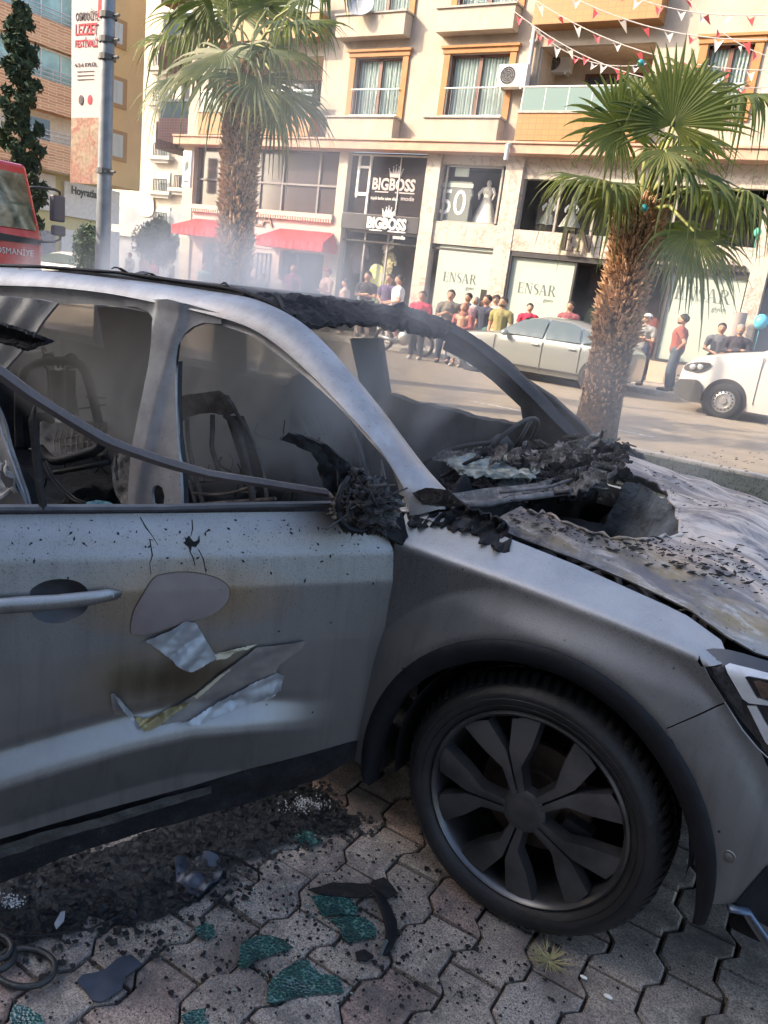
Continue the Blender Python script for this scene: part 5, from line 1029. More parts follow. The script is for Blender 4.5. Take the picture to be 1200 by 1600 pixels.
PEOPLE = [
 dict(px_=513, ytop=420, Y=17.6, yfoot=0, face=-25, label='woman in a maroon cap and pinkish top at the right end of the long awning', shirt=(.50, .33, .28), pants=dk, cap=(.25, .04, .06), arms='cross', skin=1),
 dict(px_=541, ytop=437, Y=17.4, yfoot=0, face=-60, label='bare shouldered child in a pale vest at the left edge of the clothes shop', shirt=(.55, .38, .30), pants=dk, slv=.1, skin=1),
 dict(px_=577, ytop=416, Y=17.8, yfoot=0, face=10, label='man in a black t-shirt with crossed arms before the hanging yellow sports shirt', shirt=(.035, .03, .035), pants=(.55, .48, .42), arms='cross'),
 dict(px_=611, ytop=420, Y=17.8, yfoot=0, face=0, label='person in a purple t-shirt and white trousers in the clothes shop doorway', shirt=(.09, .06, .13), pants=(.62, .58, .56), arms='hold'),
 dict(px_=627, ytop=420, Y=17.2, yfoot=0, face=-50, label='dark haired person in a white t-shirt looking left beside the person in purple', shirt=(.62, .60, .60), pants=(.55, .35, .35), arms='hold'),
 dict(px_=661, ytop=456, Y=15.0, yfoot=0, face=15, label='boy in a bright red t-shirt and dark shorts just behind the burnt roof edge', shirt=(.55, .02, .05), pants=dk, arms='hold', z0=0),
 dict(px_=706, ytop=454, Y=15.3, yfoot=0, face=20, label='man in an olive t-shirt looking down at his phone left of the headscarf woman', shirt=(.15, .13, .10), pants=nv, arms='phone', phone='man in the olive t-shirt', z0=0),
 dict(px_=727, ytop=474, Y=15.0, yfoot=0, face=0, label='woman in a long dusty red dress and headscarf at the front of the group', shirt=dk, pants=dk, dress=(.28, .09, .09), scarf=(.30, .13, .09), arms='hold', z0=0),
 dict(px_=733, ytop=459, Y=16.6, yfoot=0, face=-10, label='dark haired man standing behind the headscarf woman', shirt=nv, pants=dk),
 dict(px_=744, ytop=464, Y=16.4, yfoot=0, face=5, label='person in a grey headscarf between the dark haired man and the man in the vest', shirt=(.2, .12, .15), pants=dk, scarf=(.34, .32, .32), skin=1),
 dict(px_=763, ytop=462, Y=15.8, yfoot=0, face=-20, label='man in a dark navy shirt and teal skirted apron beside the man shading his eyes', shirt=(.04, .045, .07), pants=(.10, .20, .18), z0=0),
 dict(px_=777, ytop=462, Y=16.7, yfoot=0, face=5, label='person at the back of the group shading the eyes with a raised arm', shirt=(.5, .42, .36), pants=dk, arms='shade', skin=1),
 dict(px_=788, ytop=465, Y=15.2, yfoot=0, face=-5, label='bearded man in an olive green t-shirt and beige trousers ending the group', shirt=(.23, .20, .08), pants=(.45, .38, .28), beard=True, z0=0),
 dict(px_=829, ytop=475, Y=17.6, yfoot=0, face=25, label='woman with tied hair in a red polo behind the silver saloon, arms crossed', shirt=(.52, .02, .06), pants=dk, arms='cross', skin=1),
 dict(px_=893, ytop=472, Y=17.7, yfoot=0, face=-5, label='man in a maroon t-shirt behind the silver saloon, just left of the palm trunk', shirt=(.20, .06, .07), pants=dk),
 dict(px_=1014, ytop=491, Y=17.3, yfoot=0, face=-15, label='white capped man in a grey polo with crossed arms right of the palm trunk', shirt=(.24, .24, .23), pants=nv, arms='cross', cap=(.66, .66, .62), legs='apart'),
 dict(px_=995, ytop=497, Y=18.2, yfoot=0, face=20, label='person in a light top half hidden behind the white capped man', shirt=(.55, .50, .48), pants=(.3, .3, .28), legs='walk'),
 dict(px_=1070, ytop=492, Y=16.9, yfoot=0, face=-80, label='bearded man in a red brown t-shirt and dark jeans with hand on hip, in profile', shirt=(.25, .07, .05), pants=(.05, .07, .09), arms='hip', beard=True, legs='apart'),
 dict(px_=1130, ytop=506, Y=17.6, yfoot=0, face=10, label='dark haired man in a dark grey shirt looking down behind the white van bonnet', shirt=(.10, .105, .12), pants=dk, arms='hold'),
 dict(px_=1159, ytop=508, Y=17.6, yfoot=0, face=10, label='grey bearded older man in a black jacket behind the white van bonnet', shirt=(.04, .035, .045), pants=dk, beard=True, hair=M_GHAIR, arms='cross', slv=1),
 dict(px_=411, ytop=430, Y=17.8, yfoot=0, face=10, label='person in a dark top by the lattice window under the long red awning', shirt=dk, pants=dk),
 dict(px_=438, ytop=426, Y=17.8, yfoot=0, face=-30, label='person in a pale top at the left of the entrance under the long awning', shirt=(.55, .45, .38), pants=dk, skin=1),
 dict(px_=460, ytop=415, Y=18.6, yfoot=0, face=0, label='person with a wine red scarf inside the dark entrance under the long red awning', shirt=(.22, .05, .10), pants=dk, scarf=(.25, .08, .10)),
 dict(px_=203, ytop=395, Y=24, yfoot=0, face=0, label='person in a white top in the distant crowd just right of the lamp post', shirt=(.6, .56, .5), pants=dk),
 dict(px_=226, ytop=398, Y=26, yfoot=0, face=20, label='distant person in a red and yellow vest in the side street', shirt=(.55, .25, .08), pants=(.4, .05, .06)),
 dict(px_=241, ytop=408, Y=22, yfoot=0, face=0, label='distant person in a red shirt in the side street', shirt=(.5, .08, .10), pants=dk),
 dict(px_=268, ytop=404, Y=23, yfoot=0, face=-20, label='distant person in a grey top left of the corner awning', shirt=(.40, .38, .38), pants=dk),
 dict(px_=321, ytop=412, Y=17.9, yfoot=0, face=10, label='person in a teal top under the short red corner awning', shirt=(.15, .28, .25), pants=dk),
]
for k_ in PEOPLE: person(**k_)
# parking post and balloons by the right-hand pilaster
q = at(1155, 488, 'y', 18.6); mb = MB(); X = Matrix.Translation((q.x, 18.6, .12)); mb.lathe([(.0, 0), (.2, 0), (.2, q.z-.12), (0, q.z-.12)], X, 16)
tag(own(mb.build('round_bollard', M('bollard_stone', (.36, .31, .29), .8, var=.1), smooth='auto'), (q.x, 18.6, .12)), 'round stone coloured post before the marble pilaster at the right', 'bollard')
for (a, b, c, lab) in ((1189, 503, (.10, .45, .62), 'light blue balloon at the right edge above the white van'), (1184, 363, (.10, .50, .36), 'small mint green flag balloon on the right marble pilaster')):
    q = at(a, b, 'y', 18.4); mb = MB(); rr = .16 if b > 400 else .09; mb.ball(q, (rr, rr, rr*1.15), n=16, k=12); mb.tube([q-Vector((0, 0, rr)), q-Vector((0, 0, rr+.5))], .006, 4); tag(own(mb.build('balloon', M('balloon_%d' % a, c, .3), smooth=True), q-Vector((0, 0, rr))), lab, 'balloon')
# ================================================================ THE BURNT CAR
car = thing('burnt_car', (-1.3, 0, 0), 'burnt out grey car with its front door open, windows gone and smoke in the cabin', 'car')
def paint(name, base, spots=True, heat=None, rough=.36, metal=.75):
    b = NB(name); c = b.mix(b.ramp(b.noise(3, 6), (.3, 0.), (.7, 1.)), tuple(v*.8 for v in base), base)
    z = b.sep()[2]
    if heat: c = heat(b, c)
    runs = b.ramp(b.noise(26, 4, .6, vec=b.map((1, 1, .06))), (.50, 0.), (.70, .28)); c = b.mix(runs, c, (.06, .06, .06))
    if spots:
        up = b.ramp(b.math('MULTIPLY', b.math('SUBTRACT', z, .62), 2.6), (0, 0.), (1, 1.))
        s1 = b.ramp(b.voro(52, vec=b.map(rot=(.3, .5, .2))), (.07, 1.), (.13, 0.)); s2 = b.ramp(b.noise(300, 3, .7), (.56, 0.), (.63, 1.)); s3 = b.ramp(b.voro(16), (.035, 1.), (.06, 0.))
        k = b.math('MULTIPLY', b.math('MAXIMUM', b.math('MULTIPLY', s1, b.ramp(b.noise(9, 3), (.45, 0.), (.6, 1.))), b.math('MULTIPLY', s2, .7)), up)
        k = b.math('MAXIMUM', k, b.math('MULTIPLY', s3, b.math('GREATER_THAN', z, .45))); c = b.mix(k, c, (.015, .013, .015))
        dust = b.ramp(b.noise(7, 6, .7, vec=b.map((1, 1, .25))), (.42, 0.), (.75, .35)); c = b.mix(dust, c, (.30, .29, .28))
        rg = b.math('ADD', b.math('MULTIPLY', k, .4), rough); rg = b.math('ADD', rg, b.math('MULTIPLY', b.noise(12, 5), .14)); b.to(rg, 'Roughness')
    else: b.set(Roughness=rough)
    gn = b.n.new('ShaderNodeNewGeometry'); nz = b.sep(gn.outputs['Normal'])[2]; f_ = b.math('MULTIPLY', b.ramp(nz, (.12, 0.), (.62, 1.)), b.ramp(b.noise(6, 5, .7), (.25, .45), (.7, .85)))   # sky brightness painted in as a paler tone on faces turned up
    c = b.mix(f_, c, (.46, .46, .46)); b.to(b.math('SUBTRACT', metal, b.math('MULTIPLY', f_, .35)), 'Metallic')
    b.to(c); b.bump(b.noise(140, 5, .7), .10, .003); return b.m
def heat_wing(b, c):
    s_ = b.sep(); 
    def blob(x, z, rx, rz):
        dx = b.math('DIVIDE', b.math('SUBTRACT', s_[0], x), rx); dz = b.math('DIVIDE', b.math('SUBTRACT', s_[2], z), rz); d = b.math('ADD', b.math('ADD', b.math('MULTIPLY', dx, dx), b.math('MULTIPLY', dz, dz)), b.math('MULTIPLY', b.math('SUBTRACT', b.noise(9, 4), .5), 1.1)); return b.ramp(d, (0, 1.), (.5, .6), (1, 0.))
    c = b.mix(b.math('MULTIPLY', blob(-.36, 1.01, .20, .045), .9), c, (.34, .27, .15)); return b.mix(b.math('MULTIPLY', blob(-.35, 1.045, .19, .03), .95), c, (.13, .06, .03))
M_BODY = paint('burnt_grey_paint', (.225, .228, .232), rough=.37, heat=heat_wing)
def heat_door(b, c):                                       # scorched straw-brown bloom where the skin got hot from inside
    s_ = b.sep(); 
    def blob(x, y, z, rx, rz, lo=.1):
        dx = b.math('DIVIDE', b.math('SUBTRACT', s_[1], y), rx); dz = b.math('DIVIDE', b.math('SUBTRACT', s_[2], z), rz)
        d = b.math('ADD', b.math('MULTIPLY', dx, dx), b.math('MULTIPLY', dz, dz)); d = b.math('ADD', d, b.math('MULTIPLY', b.math('SUBTRACT', b.noise(4, 4), .5), .9)); return b.ramp(d, (0, 1.), (.45, .55), (1, 0.))
    c = b.mix(b.math('MULTIPLY', blob(0, HY1, HZ1, .26, .11), .8), c, (.26, .18, .10)); c = b.mix(b.math('MULTIPLY', blob(0, HY2, HZ2, .24, .13), .7), c, (.21, .16, .08)); c = b.mix(b.math('MULTIPLY', blob(0, HY2, HZ2, .15, .075), .95), c, (.045, .033, .016)); c = b.mix(b.math('MULTIPLY', blob(0, HY3, HZ3, .5, .055), .55), c, (.34, .26, .18)); return c
M_ASHM = NB('burnt_bare_steel'); _b = M_ASHM
_c = _b.mix(_b.ramp(_b.noise(5, 7, .65), (.3, 0.), (.7, 1.)), (.24, .24, .245), (.48, .48, .485)); _c = _b.mix(_b.ramp(_b.noise(2.6, 6, .7), (.52, 0.), (.7, .7)), _c, (.30, .27, .26)); _c = _b.mix(_b.ramp(_b.noise(60, 4, .8), (.62, 0.), (.68, .6)), _c, (.05, .05, .055))
_b.to(_c); _b.set(Roughness=.48, Metallic=.55); _b.bump(_b.noise(80, 5, .7), .15, .004); M_ASHM = _b.m
_b = NB('char'); _b.to(_b.ramp(_b.noise(18, 7, .7), (.35, (.010, .010, .012)), (.6, (.028, .027, .030)), (.78, (.09, .088, .09)))); _b.set(Roughness=.75, Specular_IOR_Level=.35); _b.bump(_b.noise(55, 7, .75), .9, .02); M_CHAR = _b.m
_b = NB('soot_metal'); _b.to(_b.ramp(_b.noise(7, 6, .7), (.35, (.018, .018, .020)), (.65, (.055, .053, .055)), (.85, (.13, .125, .12)))); _b.set(Roughness=.7, Metallic=.2); _b.bump(_b.noise(40, 5), .4, .008); M_SOOT = _b.m
_b = NB('ash_debris'); _b.to(_b.ramp(_b.noise(16, 7, .75), (.3, (.03, .03, .03)), (.5, (.15, .14, .13)), (.65, (.36, .34, .31)), (.8, (.50, .47, .42)))); _b.set(Roughness=.9); _b.bump(_b.noise(60, 6, .7), .8, .015); M_ASH = _b.m
_b = NB('melted_foil'); _b.to(_b.ramp(_b.noise(9, 6, .7), (.3, (.06, .07, .07)), (.55, (.20, .23, .22)), (.8, (.38, .40, .37)))); _b.set(Roughness=.45, Metallic=.4); _b.bump(_b.noise(26, 4), .5, .02); M_FOIL = _b.m
_b = NB('rusty_seat_frame'); _b.to(_b.ramp(_b.noise(14, 6, .7), (.35, (.08, .075, .072)), (.55, (.20, .175, .165)), (.75, (.36, .33, .32)))); _b.set(Roughness=.65, Metallic=.4); M_RUST = _b.m
_b = NB('scorched_bonnet'); _s = _b.sep()                  # bonnet: bare steel at the wing edge, chalky pinkish ash inboard, flaking black along the rear
_k = _b.math('ADD', _s[1], _b.math('MULTIPLY', _b.math('SUBTRACT', _b.noise(6, 6, .7), .5), .35))
_c = _b.ramp(_b.math('ADD', _b.math('MULTIPLY', _k, .62), .60), (.10, (.34, .36, .38)), (.18, (.33, .25, .14)), (.27, (.56, .44, .35)), (.5, (.64, .56, .49)), (.8, (.48, .43, .40)))
_c = _b.mix(_b.ramp(_b.noise(10, 7, .75, vec=_b.map((.5, 1.6, 1), rot=(0, 0, .5))), (.5, 0.), (.62, .8)), _c, (.62, .57, .52))
_c = _b.mix(_b.ramp(_b.noise(4, 7, .7, vec=_b.map((.6, 2.2, 1)), dist=1.2), (.42, .9), (.56, 0.)), _c, (.16, .15, .16))
_c = _b.mix(_b.ramp(_b.noise(45, 5, .8), (.60, 0.), (.66, .9)), _c, (.03, .028, .03)); _q = _b.math('ADD', _s[0], _b.math('MULTIPLY', _b.noise(7, 5), .25))
_rear = _b.math('MULTIPLY', _b.ramp(_q, (.0, 1.), (.16, 0.)), _b.ramp(_s[1], (.0, 1.), (.01, 0.)))
_y2 = _b.math('MULTIPLY', _b.ramp(_b.math('ADD', _s[1], 1.0), (.30, 1.), (.52, 0.)), _b.ramp(_b.math('ADD', _q, .5), (.50, 1.), (.78, 0.)))
_c = _b.mix(_b.math('MULTIPLY', _y2, _b.ramp(_b.noise(22, 6, .75), (.38, 1.), (.66, .35))), _c, (.035, .033, .036))
_b.to(_c); _b.set(Roughness=.55, Metallic=.45); _b.bump(_b.noise(30, 7, .75), .35, .012); M_BONN = _b.m
M_TRIMB = M('black_plastic_trim', (.011, .012, .015), .55, var=.3, scale=14, bump=.15, bscale=60)
M_TRIMB.node_tree.nodes['Principled BSDF'].inputs['Specular IOR Level'].default_value = .2
M_TRIMG = M('belt_trim', (.05, .052, .056), .5, var=.3, scale=20)

# ---- side surface of the body (right-hand side, y < 0)
zc = lambda x: lerp([(-.6, .975), (-.45, .97), (-.15, .962), (.1, .95), (.31, .93), (.45, .90), (.9, .78)], x)
zg = lambda x: lerp([(-.6, 1.05), (-.53, 1.045), (-.23, 1.03), (-.03, 1.01), (.14, .985), (.26, .968), (.38, .928), (.5, .90), (.95, .76)], x)
yg = lambda x: lerp([(-.6, -.75), (.2, -.75), (.38, -.775), (.6, -.73), (.95, -.55)], x)
def side(x, z):
    front = max(0, x-.42)**2*1.5
    c_, g_ = zc(x), zg(x)
    if z > c_-.012:
        k = (z-c_)/max(.01, g_-c_); k = max(0, k) if z > c_+.012 else (z-c_+.012)**2/.048/max(.01, g_-c_); y = -.885+(.885+yg(x))*min(1.15, k)
        return y+front*.6
    y = -.885-.022*math.sin(min(1, max(0, (c_-z)/.42))*math.pi*.62)
    r_ = math.hypot(x, z-.36); 
    y -= (.030*min(1, max(0, (.60-r_)/.11))**.8 if r_ > .49 else .030)*sm((c_-z)/.11)
    if z > c_-.03: y += 0
    return y+front
def spx(px_, py_, off=0):
    y = -.88
    for _ in range(14): p = at(px_, py_, 'y', y-off); y = side(p.x, p.z)
    return (p.x, p.z)
def sidepoly(pts): return [spx(*p) if isinstance(p, tuple) and not (len(p) == 3) else (p[0], p[1]) for p in pts]
arc = lambda r_, a0, a1, n=26, cx=0, cz=.36: [(cx+r_*math.cos(R(a0+(a1-a0)*i/n)), cz+r_*math.sin(R(a0+(a1-a0)*i/n))) for i in range(n+1)]
Sf = lambda off=0: (lambda a, b: (a, side(a, b)-off, b))
# front wing
gapl = [(-.53, 1.043), (-.40, 1.036), (-.23, 1.028), (-.03, 1.008), (.14, .983), (.26, .966), (.345, .938)]
wing = [(-.505, .30), (-.505, .6), (-.50, .80), (-.495, .97), (-.53, 1.03)]+gapl+[spx(1148, 1013), spx(1130, 1012), spx(1112, 1013), spx(1100, 1017), spx(1093, 1024), spx(1100, 1043), spx(1110, 1061), spx(1133, 1097), spx(1040, 1138)]+arc(.478, 49, 187, 40)
wing = [p for i, p in enumerate(wing) if i == 0 or math.dist(p, wing[i-1]) > .002]
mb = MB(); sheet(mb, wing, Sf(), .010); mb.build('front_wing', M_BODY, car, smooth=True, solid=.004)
cr = [(-.505+.0, .3)]
# bumper corner
cut = [spx(1041, 1140), spx(1134, 1100)]
bump = [cut[0], cut[1], spx(1160, 1143), spx(1190, 1178), (.58, .62), (.66, .52), (.9, .50), (.95, .40), (.92, .27), (.60, .275), spx(1150, 1410), spx(1095, 1412)]+arc(.478, -6, 46, 14)
bump = [p for i, p in enumerate(bump) if i == 0 or math.dist(p, bump[i-1]) > .002]
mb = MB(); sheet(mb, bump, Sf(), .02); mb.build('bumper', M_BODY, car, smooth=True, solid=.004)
mb = MB(); P = [spx(1148, 1412), spx(1200, 1352), (.9, .47), (.95, .29), (.66, .285)]; sheet(mb, P, Sf(.004), .03)
mb.build('lower_intake', M_TRIMB, car, smooth=True)
mb = MB(); mb.box((.52, -.80, .225), (.85, -.2, .272)); mb.build('undertray', M_TRIMB, car, bevel=.02)
mb = MB(); mb.tube([Vector((a, side(a, b)-.012, b)) for a, b in (spx(1140, 1414), spx(1170, 1420), (.62, .282), (.75, .275), (.9, .27))], .012, 8, flat=.6); mb.build('splitter', M('bluish_splitter', (.10, .14, .20), .4, metal=.5), car, smooth=True)
q = spx(1138, 1338); X = Matrix.Translation((q[0], side(*q)-.001, q[1])) @ Matrix.Rotation(R(90), 4, 'X'); mb = MB(); mb.lathe([(0, .004), (.009, .0035), (.0125, .001), (.014, .0025), (.016, 0)], X, 20); mb.build('parking_sensor', M_BODY, car, smooth=True)
# wheel-arch cladding ring + liner
mb = MB(); o_ = arc(.480, -5, 190, 50); i_ = [(.0+(.424+.030*abs(k/25-1)**5)*math.cos(R(-7+201*k/50)), .36+(.424+.030*abs(k/25-1)**5)*math.sin(R(-7+201*k/50))) for k in range(51)]
N = len(o_); vs = []
for k in range(N):
    (a, b), (c, d) = o_[k], i_[k]; ye = side(a, b); mid = ((a+c)/2, (b+d)/2)
    vs += [(a, ye+.002, b), (a*.995, ye-.010, .36+(b-.36)*.995), (mid[0], ye-.014, mid[1]), (c, ye-.006, d), (c*1.0, ye+.05, d)]
mb.add(vs, [(k*5+j_, k*5+j_+1, k*5+j_+6, k*5+j_+5) for k in range(N-1) for j_ in range(4)]); mb.build('wheel_arch_trim', M_TRIMB, car, smooth=True)
mb = MB(); L2 = arc(.408, -4, 192, 40); mb.grid(lambda u, v: (lambda p: (p[0], -.87+.42*v, p[1]))(L2[int(round(u*40))]), 40, 4); mb.grid(lambda u, v: (lambda p: (p[0]*v, -.45, .36+(p[1]-.36)*v))(L2[int(round(u*40))]), 40, 2)
mb.build('wheel_housing', M('liner_black', (.008, .008, .009), .95), car, smooth=True)
# sill and the black foot behind the wheel
mb = MB(); mb.box((-2.3, -.84, .20), (-.47, -.66, .33)); mb.build('sill', M_CHAR, car, bevel=.03)
# ---- headlight
def hs(x, z): return -.880+.30*max(0, x-.37)**1.4+.9*max(0, z-.905)
def hpx(px_, py_, off=0):
    y = -.87
    for _ in range(12): p = at(px_, py_, 'y', y-off); y = hs(p.x, p.z)
    return (p.x, p.z)
Hf = lambda off=0: (lambda a, b: (a, hs(a, b)-off, b))
def hp(pts, off): return smoothpoly([hpx(*p, off) for p in pts], 1)
lens = [(1093, 1024), (1100, 1016), (1118, 1013), (1150, 1018), (1200, 1034), (1260, 1050), (1300, 1100), (1300, 1200), (1260, 1230), (1220, 1205), (1185, 1170), (1160, 1140), (1133, 1098), (1110, 1062)]
mb = MB(); sheet(mb, hp(lens, 0), Hf(-.004), .012); hl = mb.build('headlight', M('headlamp_black', (.012, .013, .016), .18, spec=.7, coat=.6, var=.3, scale=30), car, smooth=True, solid=.05)
def hlpiece(pts, off, mat, name, sol=.008): mb = MB(); sheet(mb, [hpx(*p, off) for p in pts], Hf(off), .012); return mb.build(name, mat, hl, smooth=True, solid=sol)
M_REFL = M('lamp_white_reflector', (.62, .64, .66), .3, metal=.2, coat=.8, var=.12, scale=20)
hlpiece([(1133, 1040), (1140, 1036), (1172, 1044), (1210, 1054), (1212, 1064), (1170, 1056), (1164, 1058), (1183, 1092), (1215, 1099), (1215, 1104), (1170, 1099), (1160, 1092)], .004, M_REFL, 'daylight_bar')
hlpiece([(1168, 1104), (1182, 1104), (1196, 1130), (1215, 1160), (1215, 1178), (1196, 1160)], .004, M_REFL, 'daylight_bar')
hlpiece([(1184, 1064), (1212, 1070), (1214, 1094), (1190, 1090), (1178, 1066)], .0045, M('lamp_projector', (.10, .06, .045), .1, spec=1, coat=1, var=.5, scale=40), 'projector')
hlpiece([(1112, 1043), (1130, 1040), (1158, 1092), (1162, 1118), (1138, 1092), (1118, 1058)], .003, M('lamp_texture', (.03, .03, .035), .5, var=.9, scale=130), 'side_marker')
mb = MB(); e = [hpx(*p, .004) for p in ((1093, 1026), (1110, 1062), (1133, 1098), (1160, 1140), (1185, 1170), (1200, 1184))]; mb.tube([(a, hs(a, b)-.004, b) for a, b in e], .0014, 5); mb.build('seam_highlight', M_REFL, hl)
# ---- bonnet
def bz(x, y):
    g_ = zg(x); w_ = abs(y)/max(.2, -yg(x)); top = g_+.004+.040*(1-w_**9)+.035*(1-w_*w_) if w_ < 1 else g_+.004
    n = noise.noise(Vector((x*3.2, y*2.6, 1.7)))*.026+noise.noise(Vector((x*9, y*7, 4)))*.010+abs(noise.noise(Vector((x*5+y*4, y*11-x*3, 9))))*.018+noise.noise(Vector((x*28, y*22, 4)))*.0025
    near_ = sm((.78-abs(y))/.16); hole = math.exp(-((x-.0)**2+(y-.1)**2)/.08)*.02
    return top+n*near_-hole*near_+.012*near_*math.sin(y*9+x*4)
def bpx(px_, py_):
    z = 1.02
    for _ in range(14): p = at(px_, py_, 'z', z); z = bz(p.x, p.y)*.5+z*.5
    return (p.x, p.y)
edge = [(a, yg(a)+.009) for a, b in ((-.30, 0), (-.23, 0), (-.1, 0), (-.03, 0), (.06, 0), (.14, 0), (.2, 0), (.26, 0), (.31, 0), (.36, 0))]
rim = [bpx(*p) for p in ((982, 712), (975, 735), (984, 744), (996, 742), (1010, 752), (1026, 754), (1036, 766), (1046, 772), (1044, 784), (1058, 792), (1056, 806), (1064, 818), (1060, 832), (1068, 836), (1050, 840), (1034, 838), (1012, 846), (985, 842), (960, 843), (935, 834), (915, 832), (898, 822), (880, 818), (862, 806), (850, 801), (838, 804), (825, 798))]
bon = edge+[(.42, -.76), (.60, -.70), (.85, -.58), (.95, -.3), (.97, .2), (.92, .55), (.8, .74), (.5, .79), (.2, .80), (-.1, .80), (-.27, .78)]+rim+[(-.26, -.60)]
mb = MB(); sheet(mb, bon, lambda a, b: (a, b, bz(a, b)), .017); bonnet = mb.build('bonnet', M_BONN, car, smooth=True, solid=.006)
# torn rolled lip of the hole
mb = MB(); pr_ = [Vector((a, b, bz(a, b)+.002+.004*math.sin(i*2.3))) for i, (a, b) in enumerate(smoothpoly(rim[1:], 1, False))]; mb.tube(pr_, [.002+.0045*abs(math.sin(i*1.7)) for i in range(len(pr_))], 7); mb.build('torn_edge', M_BONN, bonnet, smooth=True)
# closing gap under the bonnet edge
mb = MB(); mb.grid(lambda u, v: (-.42+.86*u, yg(-.42+.86*u)-.01+.05*v, zg(-.42+.86*u)-.012-.05*v), 20, 1); mb.build('bonnet_gap', M_DARK, car)
# engine bay tub
mb = MB(); 
mb.grid(lambda u, v: (-.45+1.3*u, -.70+1.4*v, .60+.05*noise.noise(Vector((u*9, v*9, 0)))), 30, 30); mb.grid(lambda u, v: (-.42+.02*noise.noise(Vector((u*9, v*6, 3))), -.72+1.46*u, .6+.42*v), 30, 8); mb.grid(lambda u, v: (-.45+1.3*u, .70, .6+.24*v), 12, 5); mb.grid(lambda u, v: (-.45+1.3*u, -.70, .6+.24*v), 12, 5); mb.build('engine_bay', M_CHAR, car, smooth=True)
rr_ = random.Random(12); mb = MB()
for k in range(36): c = (rr_.uniform(-.3, .5), rr_.uniform(-.5, .55), rr_.uniform(.68, .86)); mb.ball(c, (rr_.uniform(.04, .12), rr_.uniform(.04, .12), rr_.uniform(.03, .09)), amp=.5, n=12, k=8, sc=14)
for k in range(10): a = Vector((rr_.uniform(-.3, .2), rr_.uniform(-.5, .5), rr_.uniform(.8, .9))); mb.tube([a, a+Vector((.1, .1, .03)), a+Vector((rr_.uniform(.1, .4), rr_.uniform(-.3, .3), -.05))], .012, 6)
mb.build('engine', M_SOOT, car, smooth=True)
# pale ash wall seen inside the hole
mb = MB(); A_ = [bpx(*p) for p in ((975, 745), (1000, 752), (1045, 775), (1060, 800), (1063, 830))]
mb.grid(lambda u, v: (lambda p: (p[0]+.01-.05*v+.012*noise.noise(Vector((u*8, v*5, 2))), p[1]-.03*v, bz(*p)-.012-.22*v-.02*noise.noise(Vector((u*11, v*7, 5)))))(tuple(Vector(A_[min(3, int(u*4))]).lerp(Vector(A_[min(3, int(u*4))+1]), u*4-min(3, int(u*4))))), 24, 8)
mb.build('inner_panel', M('ashy_blue_panel', (.16, .18, .20), .8, col2=(.04, .045, .05), scale=9, thr=(.35, .65), bump=.5), bonnet, smooth=True)
# far wing
mb = MB(); mb.grid(lambda u, v: (-.5+1.4*u, .80+.09*math.sin(v*1.57), zg(-.5+1.4*u)+.012-.09*v**2-.10*(max(0, v-.6))), 20, 6); mb.grid(lambda u, v: (-.5+1.4*u, .89+.01*v, zg(-.5+1.4*u)-.15-.55*v), 20, 6); mb.build('far_wing', M_BONN, car, smooth=True)
fr_ = lambda y: .95+.07*(1-(y/.62)**2)
mb = MB(); mb.grid(lambda u, v: (fr_(-.62+1.24*u)-.03*v, -.62+1.24*u, .29+.50*v), 24, 8)
for k in range(7): mb.grid(lambda u, v: (fr_(-.5+1.0*u)+.012-.03*(.1+.12*k), -.5+1.0*u, .34+.055*k+.015*v), 16, 1)
mb.build('front_grille', M_TRIMB, car, smooth=True, solid=.01)
mb = MB(); sheet(mb, [(-4.2, .30), (-4.2, .80), (-2.2, .80), (-2.02, .60), (-1.95, .34), (-2.2, .30)]+[(a-2.667, b) for a, b in arc(.43, -8, 188, 24)][0:0]+[(-2.24, .30)]+[(a-2.667, b) for a, b in arc(.43, 4, 176, 24)]+[(-3.10, .30)], lambda a, b: (a, -.88-.02*math.sin(b*3)+.25*max(0, -a-3.6)**2, b), .05); mb.build('rear_wing', M_BODY, car, smooth=True, solid=.006)
